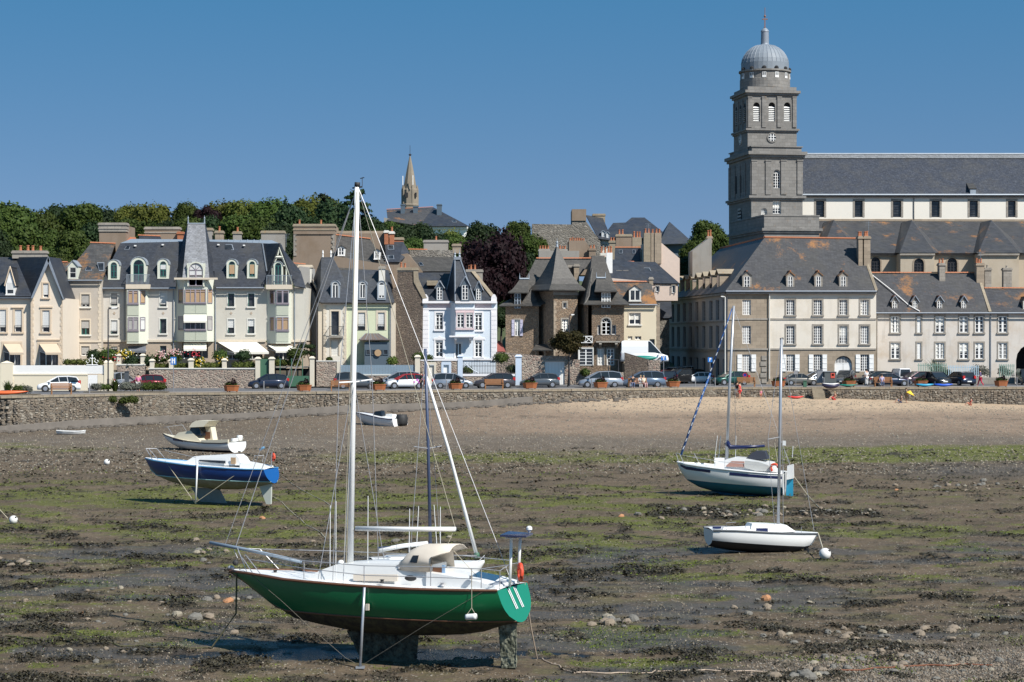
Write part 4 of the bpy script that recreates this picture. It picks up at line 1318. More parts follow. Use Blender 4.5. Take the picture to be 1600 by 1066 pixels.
roof_part(FC,C,M['slate'],[[(437.5,380,-.5),(411,381,2.2),(417,440,-.2),(412,447,-.5)],[(437.5,380,-.5),(461,447,-.5),(474,450,4),(470,424,4.5),(446,395,4.5)],[(461,447,-.5),(478,450,-.4),(470,424,1.5),(455,424,1.5)]],.1)
for p0,p1 in (((410,380,2.1),(417,424,.2)),):
 mb=MB(); mb.tube([FC.Q(*p0),FC.Q(*p1)],.07,4); mb.build('hip_flashing',M['lead'],C)
for q in (((194,391,1.8),(202,391,1.8),(204,385,2.1),(198,385,2.1)),((350,391.5,1.8),(366,391.5,1.8),(363,382.5,2.15),(350,382.5,2.15))):
 skylight(FC,C,q)
for x,y in ((211,384),(254,382.5),(341,382.5),(381,383.5)):
 mb=MB(); FC.pbox(mb,x-1.5,y-1,x+1.5,y+1,1.7,2.3); mb.build('roof_vent',M['white'],C)
drainpipe(FC,C,194,452,534); drainpipe(FC,C,336.5,452,556); drainpipe(FC,C,460.5,452,556); drainpipe(FC,C,159.5,452,556); drainpipe(FC,C,271,452,556)
gutter(FC,C,158.5,450.8,198,450.8,-.55); gutter(FC,C,232,450.8,274,450.8,-.55); gutter(FC,C,338,450,413,450,-.55)
awning(FC,C,340,534.5,401,366,550,420,-.05,2.4,'canvas')
awning(FC,C,419,540,453,431,548,472,-.3,1.6,'canvas')
awning(FC,C,200,541,228,200,548,228,-.05,.8,'canvas_grey')
FT=Frame(233,209)
T=empty('retaining_wall',FT.P(3,0,0),'pink-brown rubble garden wall with cream capped pillars below the apartments','wall')
zt=FT.z(300,577)
mb=MB(); FT.box(mb,FT.u(233),FT.u(400),0,.5,-.3,zt); FT.box(mb,FT.u(182),FT.u(226),.4,.9,-.3,FT.z(200,571)); mb.build('wall_face',M['rubble_pink'],T)
mb=MB(); FT.box(mb,FT.u(232),FT.u(400),-.06,.56,zt+.003,zt+.12); FT.box(mb,FT.u(180),FT.u(226),.34,.96,FT.z(200,571)+.003,FT.z(200,569)); mb.build('coping',M['offwhite'],T)
mb=MB(); FT.box(mb,FT.u(165),FT.u(470),.56,7.2,-.3,zt-.15); mb.build('garden_bed',M['earth'],T)
def pillar(F_,x0,x1,y0,y1,parent,v=-.1,d=.6):
 mb=MB(); F_.pbox(mb,x0,y0+2.5,x1,y1,v,v+d)
 a,b=F_.u(x0,v),F_.u(x1,v); z=F_.z(x0,y0+2.5,v); zz=F_.z(x0,y0,v)
 r=lambda e,h: [F_.P(a-e,v-e,h),F_.P(b+e,v-e,h),F_.P(b+e,v+d+e,h),F_.P(a-e,v+d+e,h)]
 mb.ring_loft([r(.08,z+.003),r(.08,z+.08),r(-.1,zz+.08)])
 return mb.build('pillar',M['cream_wall'] if parent is None else M['pillar_cream'],parent)
M['pillar_cream']=simple('pillar_paint',(0.62,0.56,0.45),0.85,var=.1)
for x0,x1,y0 in ((182.5,188.5,554),(219.5,225.5,554),(234,240,562),(264,270,562),(294.5,301.5,561),(347,353,561)): pillar(FT,x0,x1,y0,577,T,v=.45 if y0<560 else-.02)
pillar(FT,399,406,559,602,T); pillar(FT,420.5,428,559,585,T); pillar(FT,484,490.5,558,604,T)
Gf=empty('mesh_fence',FT.P(FT.u(456),0,0),'green panel and mesh fence right of the dark parked hatchback','fence')
M['green_metal']=simple('green_metal',(0.05,0.13,0.08),.6,var=.1)
mb=MB(); FT.pbox(mb,428.3,587.5,483.7,604,0,.1); mb.build('panel',M['green_metal'],Gf)
mb=MB()
for x in (437,455,472): FT.pbox(mb,x,560,x+1.2,587.4,0,.08)
mb.build('post',M['green_metal'],Gf)
mb=MB(); FT.pbox(mb,428.5,573,484,574.6,.6,4.5); mb.build('deck_edge',M['granite'],Gf)
mb=MB(); FT.pbox(mb,428,576,484,588,1.5,1.6); mb.build('shade_backing',M['dark'],Gf)  # near-black sheet painted in for the shade under the deck
MB_gate=MB(); FT.pbox(MB_gate,406.5,561,420,600,.2,.28)
o=MB_gate.build('iron_gate',M['green_metal'],None); tag(o,'dark green gate between two cream pillars beside the parked hatchback','gate')
# ---- D: grey rendered side wall with cream chimney, between the apartments and the green house
FD=Frame(478,219)
D=empty('house',FD.P(0,4,0),'narrow house showing a blank grey rendered gable with a cream chimney','house')
M['grey_d']=plaster('grey_render',(0.36,0.35,0.33),0.25)
M['cream_d']=plaster('cream_strip',(0.55,0.46,0.34),.2)
mb=MB(); P4=[FD.Q(458,460,3),FD.Q(468,416,3),FD.Q(481,441,3),FD.Q(497,473,3)]
lo=[Vector((p.x,p.y,-.4)) for p in (P4[0],P4[3])]
mb.slab([P4[0],P4[1],FD.Q(484,418,3),FD.Q(484,446,3),P4[3],lo[1],lo[0]],6,direction=FD.N); mb.build('gable_wall',M['grey_d'],D)
wall(FD,'wall',D,M['cream_d'],459,452,468,600,v=.2,depth=3,zbot=-.4)
chimney(FD,D,466,414,487,441.5,3.2,1.0,'offwhite',(),cap_mat='pink_trim',cap=True)
ridge_tiles(FD,D,(456,411.5,4.4),(478,413.5,4.4))
roof_part(FD,D,M['slate_grey'],[[(481,441,2.8),(503,473,2.8),(503,473,4.5),(492,436,6)]],.15)
mb=MB(); mb.tube([FD.Q(488,437,2.7),FD.Q(504,471,2.7)],.13,5); mb.build('verge',M['granite'],D)
# ---- E: pale green house with blue-grey porch
FE=Frame(497,219)
E=empty('house',FE.P(4,3,0),'pale green house with three round-headed dormers and a blue-grey glazed porch','house')
M['green_e']=plaster('pale_green_render',(0.60,0.63,0.44),0.12)
M['white_e']=plaster('white_render',(0.66,0.62,0.54),0.12)
M['slateblue']=simple('slate_blue_paint',(0.085,0.115,0.145),.5,var=.06)
hE1=[(517.5,486.5,529.5,524),(517.5,531.5,529,556)]
hE2=[(559.5,488.5,570.5,516),(590.5,488.5,601,516)]
wall(FE,'wall',E,M['green_e'],541,473.5,611,600,hE2,v=.25,depth=9,zbot=-.4)
wall(FE,'wall',E,M['white_e'],505,473.5,541.3,600,hE1,v=0,depth=9,zbot=-.4)
wall(FE,'pilaster',E,M['pink_trim'],497,473.5,505.2,600,v=.1,depth=9,zbot=-.4)
wall(FE,'pilaster',E,M['pink_trim'],610.8,473.5,617,600,v=.1,depth=9,zbot=-.4)
quoins(FE,E,505.2,478,570,1,0,'pink_trim',5,3.5,5,.05); quoins(FE,E,541.3,478,570,-1,0,'pink_trim',5,3.5,5,.05)
window(FE,E,*hE1[0],cols=1,rows=1,frame='slateblue',surround='pink_trim',sw=2.5)
rail_balcony(FE,E,514,510,536,525.5,0,.7,'granite','iron')
window(FE,E,*hE1[1],cols=4,rows=1,frame='offwhite',blind=1.0,blind_mat='offwhite',surround='pink_trim',sw=2.2)
for h in hE2: window(FE,E,*h,v=.25,cols=1,rows=1,frame='iron',blind=.8,surround='pink_trim',sw=3,rail=.35)
mb=MB(); FE.pbox(mb,569.5,535,607.5,600,-1.6,.25); mb.build('porch_body',M['slateblue'],E)
for i in range(4):
 window(FE,E,571.5+i*9,546,579.5+i*9,554.5,v=-1.7,rec=.08,cols=1,rows=1,frame='slateblue',blind=0)
roof_part(FE,E,simple('brown_zinc',(0.13,0.10,0.09),.6),[[(560,531,-1.9),(608.5,531,-1.9),(591,521,.2),(571,521,.2)],[(560,531,-1.9),(571,521,.2),(563,531,.2)],[(608.5,531,-1.9),(591,521,.2),(609,531,.2)]],.08,'porch_roof')
for x in range(573,594,4):
 mb=MB(); mb.tube([FE.Q(571+(x-573),521,.15),FE.Q(562+(x-573)*2.2,530.8,-1.88)],.035,4); mb.build('seam',M['lead'],E)
mb=MB(); c_=FE.Q(590.5,551.5,-1.75)
mb.lathe([(.28,0),(.36,0),(.36,.05),(.28,.05)],(0,0,0),16)
for i,q in enumerate(mb.v): mb.v[i]=(c_.x+q[0],c_.y-q[2],c_.z+q[1])
mb.build('wreath',M['blind_tan'],E)
roof_part(FE,E,M['slate_grey'],[[(500,472.5,-.35),(548,472.5,-.35),(536,432,1.6),(520,402,2.6),(502,402,2.6)],[(500,472.5,-.35),(502,402,2.6),(489,438,5.5),(491,470,6)],[(502,402,2.6),(520,402,2.6),(540,440,5),(500,440,6)],[(540,472.5,-.1),(616,472.5,-.1),(593,422,2.6),(528,422,2.6)],[(616,472.5,-.1),(620,472,9),(607,422,7),(593,422,2.6)],[(528,422,2.6),(593,422,2.6),(607,422,7),(540,422,7)]],.12)
for x in (504.5,517):
 mb=MB(); mb.lathe([(.09,0),(.06,.3),(.1,.45),(.05,.75)],FE.Q(x,402,2.6),8); mb.build('finial',M['white'],E)
for x0,x1,y0,bf in ((517,531,438.5,.0),(560,573,438.5,0),(589.5,603,439,.8)):
 dormer_arch(FE,E,x0,y0,x1,467,.0,2.4,'zinc','lead','white',fwpx=2.2,blind=bf,rows=1)
gutter(FE,E,502,473.3,541,473.3,-.4,'iron'); gutter(FE,E,541,473.3,616,473.3,-.2,'iron')
chimney(FE,E,592,416,601,446,1.3,.9,'offwhite',(),cap_mat='granite')
drainpipe(FE,E,609.5,474,560,.1); drainpipe(FE,E,494.5,474,603,0,'iron',.07)
FG=Frame(497,210)
G2=empty('retaining_wall',FG.P(0,0,0),'brown rubble wall with cream pillar below the pale green house','wall')
mb=MB(); FG.pbox(mb,494.5,565,526,604,0,.5); FG.pbox(mb,532,587,657,604,0,.3); mb.build('wall_face',M['rubble_pink'],G2)
mb=MB(); FG.pbox(mb,494,563.5,532,565,-.05,.55); FG.pbox(mb,532.2,585,655,586.8,-.05,.4); mb.build('coping',M['offwhite'],G2)
mb=MB(); FG.pbox(mb,526.2,565.2,532,604,-.05,.5); mb.build('pillar',M['pillar_cream'],G2)
pillar(FG,648.5,656,556,585,G2)
mb=MB(); FG.box(mb,FG.u(497),FG.u(657),.6,10,-.3,FG.z(560,575)); mb.build('garden_bed',M['earth'],G2)
Bf=empty('board_fence',FG.P(FG.u(590),.15,0),'blue-grey vertical board fence in front of the pale green house','fence')
M['fence_blue']=simple('fence_blue',(0.20,0.27,0.33),.7,var=.12)
a,b=FG.u(532.4),FG.u(648.2); z0,z1=FG.z(590,585),FG.z(590,570.5); n=48
base=MB().box(-(b-a)/n*.45,(b-a)/n*.45,-.02,.02,0,z1-z0).build('board',M['fence_blue'],Bf)
for vtx in base.data.vertices: vtx.co += Bf.location
for i in range(n):
 o=base if i==0 else base.copy()
 if i: COL.objects.link(o)
 o.location=FG.P(a+(b-a)*(i+.5)/n,.12,z0)-Bf.location
mb=MB(); FG.box(mb,a,b,.145,.19,z0+.2,z0+.3); FG.box(mb,a,b,.145,.19,z1-.3,z1-.2); mb.build('rail',M['fence_blue'],Bf)
# ================================================================== houses, middle
M['blue_g']=plaster('pale_blue_render',(0.62,0.68,0.74),0.08)
M['blue_post']=simple('pale_blue_paint',(0.52,0.60,0.70),.8,var=.05)
M['pink_g']=simple('pale_pink_trim',(0.66,0.52,0.52),.8,var=.05)
M['white_g']=simple('warm_white_trim',(0.76,0.74,0.74),.8,var=.04)
M['rub_dark']=rubble('dark_rubble',[(0.15,0.115,0.09),(0.09,0.072,0.06),(0.22,0.17,0.13),(0.12,0.09,0.075)],0.30,(0.17,0.14,0.11),0.04)
M['rub_villa']=rubble('villa_rubble',[(0.26,0.18,0.12),(0.16,0.115,0.08),(0.34,0.245,0.165),(0.21,0.16,0.12)],0.30,(0.27,0.21,0.15),0.04)
M['rub_grey']=rubble('grey_rubble',[(0.24,0.215,0.18),(0.17,0.15,0.13),(0.31,0.28,0.24)],0.40,(0.28,0.255,0.22),0.05)
M['cream_i']=plaster('cream_i_render',(0.66,0.58,0.43),0.1)
M['pinkbeige']=simple('pink_beige_render',(0.62,0.50,0.42),.9,var=.08)
M['lichen_stone']=ashlar('lichened_stone',(0.30,0.25,0.18),1,.5,.7,.1,lichen=.9)
def bell(F_,parent,mat,x0,x1,yb,v0,v1,top,n=7,p=0.62,name='roof',skew=0):
 """bell-cast roof: rectangular eaves (x0..x1 at row yb, v0..v1) sweeping up to a short ridge top=(xa, xb, ya, va, vb)"""
 z0=F_.z(x0,yb,v0); zt=F_.z(top[0],top[2],top[3])
 b=[(F_.u(x0,v0),v0),(F_.u(x1,v0),v0),(F_.u(x1,v0),v1),(F_.u(x0,v0),v1)]
 ua,ub=F_.u(top[0],top[3]),F_.u(top[1],top[3])
 t=[(ua,top[3]),(ub,top[3]),(ub,top[4]),(ua,top[4])]
 rings=[[F_.P(q[0],q[1],z0-.12) for q in b]]
 for k in range(n+1):
  h=k/n; s=h**p
  rings.append([F_.P(q[0]+(r[0]-q[0])*s,q[1]+(r[1]-q[1])*s,z0+(zt-z0)*h) for q,r in zip(b,t)])
 return MB().ring_loft(rings).build(name,mat,parent)
 # ---- G: pale blue house (its rubble gable with the big chimney shows on the left)
FGb=Frame(660,221)
Gh=empty('house',FGb.P(4,4,0),'pale blue house with white trim, pointed slate turret and corbelled bay, beside a rubble gable','house')
mb=MB()
pts=[(617,600,-.2),(613,452,-.2),(621,447,-.2),(621,424,-.2),(646,424,-.2),(653,445,-.2),(661,467,-.2),(659.8,600,-.2)]
mb.slab([FGb.Q(a,b,v) for a,b,v in pts],8,direction=FGb.N); mb.build('gable_wall',M['rub_dark'],Gh)
chimney(FGb,Gh,621,418,653,424.5,-.25,1.0,'granite',(626.5,632.5),cap_mat='lichen_stone',pot_h=.5,cap=True)
mb=MB(); mb.slab([FGb.Q(*q) for q in ((646,424,-.32),(653,424,-.32),(654,436,-.32),(667,466,-.32),(660.5,467,-.32),(646.5,441,-.32))],.5,direction=FGb.N); mb.build('gable_coping',M['lichen_stone'],Gh)
hG_=[(681,489,692,515),(742,489,753,516),(680.5,532,692,558),(742,532,753,558),(711.5,536.5,721,562)]
wall(FGb,'wall',Gh,M['blue_g'],660,470,776,602,hG_,v=0,depth=8.5,zbot=-.4)
for i,h in enumerate(hG_[:4]):
 window(FGb,Gh,*h,cols=2,rows=4 if i>1 else 4,blind=.12,surround='white_g',sw=2.4,sill='white_g',rail=.22 if i<2 else False)
window(FGb,Gh,*hG_[4],cols=2,rows=1,surround='white_g',sw=2.2,frame='white')
for x0,x1 in ((677,696),(739,758)):
 xm=(x0+x1)/2; mb=MB()
 mb.slab([FGb.Q(x0,528.5,-.06),FGb.Q(xm-3,527.5,-.06),FGb.Q(xm,524,-.06),FGb.Q(xm+3,527.5,-.06),FGb.Q(x1,528.5,-.06),FGb.Q(x1,531,-.06),FGb.Q(x0,531,-.06)],.1,direction=FGb.N)
 mb.build('window_hood',M['white_g'],Gh)
for x0,x1 in ((659.5,670),(767,776.5)):
 mb=MB(); FGb.pbox(mb,x0,482,x1,562,-.10,.02); mb.build('corner_pilaster',M['white_g'],Gh)
 for y in range(488,560,7):
  mb=MB(); FGb.pbox(mb,x0+.6,y,x1-.6,y+6,-.13,-.097); mb.build('quoin',M['white_g'],Gh)
 c_=(x0+x1)/2
 mb=MB(); FGb.pbox(mb,c_-4.4,465,c_+4.4,474,-.3,.4); mb.slab([FGb.Q(c_-4.4,464.9,-.3),FGb.Q(c_+4.4,464.9,-.3),FGb.Q(c_+1.4,460,-.3),FGb.Q(c_-1.4,460,-.3)],.6,direction=FGb.N); mb.build('pinnacle',M['white_g'],Gh)
band(FGb,Gh,660,470.5,776,474,0,.4,'white_g','cornice')
band(FGb,Gh,668,475,768,481,0,.05,'pink_g','frieze'); band(FGb,Gh,660,481.5,776,484,0,.12,'white_g')
band(FGb,Gh,660,560,776,563,0,.12,'white_g')
mb=MB(); FGb.pbox(mb,711.5,474,741.5,525.5,-1.0,.1)
mb.slab([FGb.Q(703.5,525,0),FGb.Q(703.5,474,0),FGb.Q(711.4,474,-1),FGb.Q(711.4,525,-1)],.3,direction=FGb.N)
mb.build('bay',M['blue_g'],Gh)
band(FGb,Gh,702,524.5,742.5,527,-1,.15,'white_g'); band(FGb,Gh,711,481.5,742.5,484,-1,.12,'white_g'); band(FGb,Gh,711,470.5,743,474,-1,.3,'white_g','cornice')
band(FGb,Gh,712,485,741,488.5,-1,.1,'pink_g','lintel'); band(FGb,Gh,712,512.5,741,515.5,-1,.15,'pink_g','sill_course')
for x0,x1 in ((714,725),(728,739)):
 window(FGb,Gh,x0,489,x1,512,v=-1.16,rec=.13,cols=2,rows=4,blind=.12,surround='pink_g',sw=1.2)
for x in (710,733):
 mb=MB(); mb.slab([FGb.Q(x,527,-.9),FGb.Q(x+4,527,-.9),FGb.Q(x+3,534,-.1),FGb.Q(x+1,534,-.1)],.25); mb.build('bracket',M['white_g'],Gh)
roof_part(FGb,Gh,M['slate'],[[(655,469.5,-.2),(774,469.5,-.2),(742,426,3.2),(651,426,3.2)],[(651,426,3.2),(742,426,3.2),(760,466,9),(650,466,9)]])
mb=MB(); mb.slab([FGb.Q(*q) for q in ((736,424,3.1),(742,424,3.1),(776,466,-.2),(770,467,-.2))],.4); mb.build('gable_coping',M['lichen_stone'],Gh)
chimney(FGb,Gh,728,421,754,446,3.3,.9,'render_grey',(733,735.8,741.8),pot_h=.5)
roof_part(FGb,Gh,M['slate_grey'],[[(711,470,-1.2),(742.5,470,-1.2),(719.2,405,1.0),(710.5,405,1.0)],[(742.5,470,-1.2),(746,470,3),(719.5,405,1.8),(719.2,405,1.0)]],.1,'turret_roof')
roof_part(FGb,Gh,M['slate'],[[(711,470,-1.2),(710.5,405,1.0),(709.5,405,1.8),(694,470,1.0)],[(694,470,1),(709.5,405,1.8),(719.5,405,1.8),(746,470,3)]],.1,'turret_roof')
mb=MB()
for a,b in (((711,470,-1.25),(710.5,405,.95)),((742.5,470,-1.25),(719.2,405,.95)),((694,470,.95),(709.8,405,1.7))): strip_px(FGb,mb,a,b,.08,4)
FGb.pbox(mb,709,401.5,720,406,.8,2.0)
mb.build('hip_flashing',M['lead'],Gh)
for x in (710.8,718):
 mb=MB(); mb.lathe([(.14,0),(.08,.2),(.14,.32),(.04,.45),(.02,.85)],FGb.Q(x,401.5,1.3),8); mb.build('finial',M['zinc'],Gh)
dormer_gable(FGb,Gh,681.5,448,692.5,469,-.1,440,2.6,'slateblue','slate','white',2,4,1.2,2.2,trim='lead')
dormer_gable(FGb,Gh,743,450,753,469.3,-.1,440,2.4,'slateblue','slate','white',2,4,1.2,2.2,trim='lead')
dormer_gable(FGb,Gh,720.5,444,733,469,-1.25,433,2.0,'slateblue','slate','white',2,4,1.4,2.4,trim='lead')
mb=MB(); FGb.pbox(mb,667,438.5,684,446,.9,3.0); mb.build('dormer_side',M['lichen_stone'],Gh)
FB2=Frame(715,212)
Wb=empty('garden_wall',FB2.P(0,0,0),'rubble garden wall with pale blue gate posts and two white doors below the pale blue house','wall')
mb=MB(); FB2.pbox(mb,657,564,669,601,0,.4); FB2.pbox(mb,679.5,564,690,601,0,.4); FB2.pbox(mb,704.5,564,715,601,0,.4); FB2.pbox(mb,723,588,806,601,0,.4); mb.build('wall_face',M['rubble_pink'],Wb)
mb=MB(); FB2.pbox(mb,667,566,670.4,600,-.05,.45); FB2.pbox(mb,678.3,566,681.5,600,-.05,.45); FB2.pbox(mb,670.41,566,678.29,570,-.05,.45); mb.build('door_surround',M['pillar_cream'],Wb)
mb=MB(); FB2.pbox(mb,670.45,571,678.2,600,.15,.2); mb.build('door',M['offwhite'],Wb)
mb=MB(); FB2.pbox(mb,689.5,566.5,693,600,-.05,.45); FB2.pbox(mb,701.5,566.5,705,600,-.05,.45); FB2.pbox(mb,693.02,566.5,701.48,570,-.05,.45); mb.build('door_surround',M['blue_post'],Wb)
mb=MB(); FB2.pbox(mb,693.1,570.2,701.4,600,.15,.2); mb.build('door',M['white'],Wb)
mb=MB(); FB2.pbox(mb,657,562.3,715,563.9,-.05,.45); FB2.pbox(mb,723,584.5,806,587.9,-.05,.45); mb.build('coping',M['white_g'],Wb)
for x0,x1 in ((715.4,722.8),(805.5,815)):
 pm=M['pillar_cream']; M['pillar_cream']=M['blue_post']; pillar(FB2,x0,x1,555.5,602,Wb); M['pillar_cream']=pm
Ir=empty('railing',FB2.P(FB2.u(765),.2,0),'thin iron railing with curled tops between the two pale blue gate posts','railing')
mb=MB()
for i in range(33):
 x=724+i*2.5; y=564+3.0*math.sin(i*math.pi/5.5) ; mb.tube([FB2.Q(x,584.5,.2),FB2.Q(x,y,.2)],.02,4)
mb.tube([FB2.Q(723,572,.2),FB2.Q(805,572,.2)],.025,4); mb.tube([FB2.Q(723,583,.2),FB2.Q(805,583,.2)],.025,4)
mb.build('bars',M['iron'],Ir)
mb=MB(); mb.tube([FB2.Q(725,566,.1),FB2.Q(731,572,.1),FB2.Q(740,579,.1),FB2.Q(748,583,.1)],.05,5); mb.build('handrail',M['zinc'],Ir)
# ---- H: stone villa with bell-cast slate roofs
FV=Frame(865,226)
V_=empty('villa',FV.P(2,5,0),'brown rubble villa with pointed bell-cast slate roofs and a central square tower','villa')
hl=[(804.5,499.5,812,525)]
wall(FV,'wall',V_,M['rub_villa'],790,474,842,602,hl,v=.6,depth=10,zbot=-.4)
M['mauve_lt']=simple('lavender_shutter',(0.42,0.40,0.50),.7)
window(FV,V_,*hl[0],v=.6,cols=2,rows=3,surround='granite',sw=1.5,shutters='mauve_lt',shw=4.3)
bell(FV,V_,M['slate_old'],780,845,477,0,11,(837,925,404.5,4.5,6),p=.6)
ridge_tiles(FV,V_,(838,404,4.5),(924,404,4.5))
def hat(F_,parent,x0,x1,y0,y1,v,base,top,frame='white',cols=3):
 """wall-head window under its own little bell-cast hat"""
 mb=MB(); F_.pbox(mb,x0-1,y0-3,x1+1,y1,v+.02,v+3); d=mb.build('wall_dormer',M['rub_villa'] if frame != 'lead' else M['slate_old'],parent)
 window(F_,parent,x0,y0,x1,y1,v=v-.2,rec=.16,cols=cols,rows=4,frame=frame,fw=.06,surround=None)
 bell(F_,d,M['slate_old'],base[0],base[1],base[2],v-.5,v+3,(top[0],top[1],top[2],v+.8,v+3),n=5,p=.7,name='dormer_roof')
 mb=MB(); strip_px(F_,mb,(top[0],top[2]-.5,v+.8),(top[1],top[2]-.5,v+.8),.12,5)
 for x in (top[0],top[1]): mb.lathe([(.08,0),(.04,.4),(.01,.7)],F_.Q(x,top[2],v+.8),6)
 mb.build('ridge_cap',M['zinc'],d)
hat(FV,V_,804,813.5,458.5,482,.3,(794,825,456.5),(812,826.5,436.5),'zinc',2)
bell(FV,V_,M['slate_old'],812,843.5,475,.2,4,(829.5,833.5,452,1.8,2.4),n=6,p=.62)
FTw=Frame(865,224.5,24)
hT=[(880,473,885,482),(878,499,888,519)]
zt_=FTw.z(865,455)
wall(FTw,'tower_wall',V_,M['rub_villa'],865,455,902.5,602,hT,v=0,depth=4.6,zbot=-.4,top_z=zt_)
window(FTw,V_,*hT[0],cols=1,rows=1,surround='granite',sw=2); window(FTw,V_,*hT[1],cols=3,rows=4,surround='granite',sw=2.2)
for dx,t0 in ((0,0),):
 u1_=FTw.u(902.5)
 rings=[]
 z0_=FTw.z(865,452.5); za_=FTw.z(871,383,2)
 b=[(-.9,-.8),(u1_+.7,-.8),(u1_+.7,5.2),(-.9,5.2)]; cu,cv=u1_*.5,2.2
 rings.append([FTw.P(q[0],q[1],z0_-.12) for q in b])
 for k in range(9):
  h=k/8; s=h**.66*.985
  rings.append([FTw.P(q[0]+(cu-q[0])*s,q[1]+(cv-q[1])*s,z0_+(za_-z0_)*h) for q in b])
 MB().ring_loft(rings).build('tower_roof',M['slate_old'],V_)
 mb=MB(); mb.lathe([(.16,-.2),(.1,.1),(.14,.3),(.03,.45),(.015,.8)],FTw.P(cu,cv,za_),8); mb.build('finial',M['zinc'],V_)
mb=MB(); FTw.box(mb,-.05,u1_+.05,-.1,.01,FTw.z(870,461),FTw.z(870,455.2)); mb.build('tower_frieze',M['granite'],V_)
quoins(FTw,V_,865,470,598,1,0,'granite_tan',6,3,5,.03)
FRw=Frame(919,224,20)
hR=[(940,497,954.3,523),(933.8,508,939.2,523),(955.2,508,962.5,523),(933.8,545,943.5,571),(948.5,545,959.6,571)]
FRf=Frame(919,224,0)
wall(FRf,'wall',V_,M['rub_villa'],919,474,975,602,hR,v=0,depth=9,zbot=-.4)
mb=MB(); a=FRf.Q(919,474,0); b=FRf.Q(897,474,6)
lo=Vector((a.x,a.y,-.4)); lb=Vector((b.x,b.y,-.4)); mb.slab([lo,a,Vector((b.x,b.y,a.z)),lb],.4,direction=FRf.U); mb.build('flank_wall',M['rub_villa'],V_)
spandrel(FRf,mb := MB(),940,497,954.3,523,0); mb.build('arch',M['granite'],V_)
window(FRf,V_,*hR[0],cols=2,rows=3,arch=True,surround='granite',sw=2)
for h in hR[1:3]: window(FRf,V_,*h,cols=1,rows=1,blind=.0)
for h in hR[3:]: window(FRf,V_,*h,cols=2,rows=5,surround='granite',sw=1.6,fw=.1,frame='white')
rail_balcony(FRf,V_,931.5,523.5,969,533,0,.9,'granite','iron')
for x in (936,961):
 mb=MB(); mb.slab([FRf.Q(x,535,-.8),FRf.Q(x+4,535,-.8),FRf.Q(x+4,541,-.05),FRf.Q(x,541,-.05)],.25); mb.build('bracket',M['granite'],V_)
bell(FRf,V_,M['slate_old'],912,983,475,-.7,9,(925,944,399.5,3.2,5),p=.58)
mb=MB();
roof_part(FRf,V_,M['slate_old'],[[(897,476,5),(913,475,-.6),(920,462,0),(925,420,2.4),(924,404,4)]],.1)
hat(FRf,V_,940,954,457,481,-.2,(929,965,454.8),(932,946,435),'white',3)
window(FRf,V_,905,545,926,571,v=-1.0,rec=.1,cols=2,rows=5,frame='white',surround='offwhite',sw=1.6)
mb=MB(); FRf.pbox(mb,903.5,541,927,602,-.99+.1,3); mb.build('bay',M['rub_villa'],V_)
rb=MB(); FRf.pbox(rb,904,525,926,526.3,-.95,-.85); FRf.pbox(rb,904,535,926,536,-.95,-.85)
for x in (904,914.5,925): FRf.pbox(rb,x,526.4,x+1,534.9,-.95,-.85)
for x in (905,915.5):
 for p,q in (((x,526.5),(x+9,534.5)),((x,534.5),(x+9,526.5))): rb.tube([FRf.Q(p[0],p[1],-.9),FRf.Q(q[0],q[1],-.9)],.04,4)
rb.build('balcony_rail',M['white'],V_)
chimney(FV,V_,897,412.5,905,452,2.6,.7,'granite_tan',(),cap_mat='granite'); chimney(FV,V_,887,414,896.5,440,3.0,.7,'rub_dark',(),cap_mat='granite')
roof_part(FV,V_,M['slate_old'],[[(831,547,-1.4),(869,547,-1.4),(868,538,.4),(838,538,.4)]],.12,'porch_roof')
mb=MB()
for x in (836,850,862): mb.tube([FV.Q(x,548,-1.2),FV.Q(x+2,552,-.6),FV.Q(x+2,557,0)],.1,4)
mb.build('porch_brace',M['granite'],V_,kind='stuff')
FVw=Frame(850,214)
Wv=empty('garden_wall',FVw.P(0,0,0),'long rubble garden wall with a white garage door in front of the stone villa','wall')
mb=MB()
mb.slab([FVw.Q(815.5,601,0),FVw.Q(815.5,553.5,0),FVw.Q(845,556,0),FVw.Q(851,556,0),FVw.Q(851,601,0)],.4,direction=FVw.N)
FVw.pbox(mb,882.3,556.5,890,601,0,.4); FVw.pbox(mb,851.02,556.3,882.28,564.5,0,.4)
FVw.pbox(mb,890.02,562,906,601,.02,.4); FVw.pbox(mb,906.02,582,975,601,0,.4); FVw.pbox(mb,1013,563,1031.5,594,-.5,.2)
mb.slab([FVw.Q(775,601,4),FVw.Q(775,550,4),FVw.Q(815,553,4),FVw.Q(815,601,4)],.4,direction=FVw.N)
mb.build('wall_face',M['rubble_pink'],Wv)
mb=MB(); FVw.pbox(mb,851.2,565,882.1,601,.15,.22); gd=mb.build('garage_door',M['white'],Wv)
for x in (856.5,862,867,872,877):
 mb=MB(); FVw.pbox(mb,x,567,x+.4,599,.13,.149); mb.build('door_batten',M['offwhite'],gd)
mb=MB(); FVw.pbox(mb,849,562.6,884.5,564.9,-.04,.0-.003); mb.build('lintel',M['granite'],Wv)
mb=MB(); mb.tube([FVw.Q(951,581,.2),FVw.Q(951,562.5,.2),FVw.Q(966,562.5,.2),FVw.Q(966,581,.2)],.07,5); mb.build('gate_frame',M['iron'],Wv)
FS=Frame(775,226)
Sh=empty('shed',FS.P(1,1,0),'small shed with a red roof tucked between the pale blue house and the stone villa','shed')
wall(FS,'wall',Sh,M['rub_dark'],774,549,790,602,depth=3,zbot=-.4)
roof_part(FS,Sh,simple('red_roof',(0.22,0.06,0.05),.8),[[(773,549.5,-.2),(790,549.5,-.2),(784,536,2),(773,530,2)]])
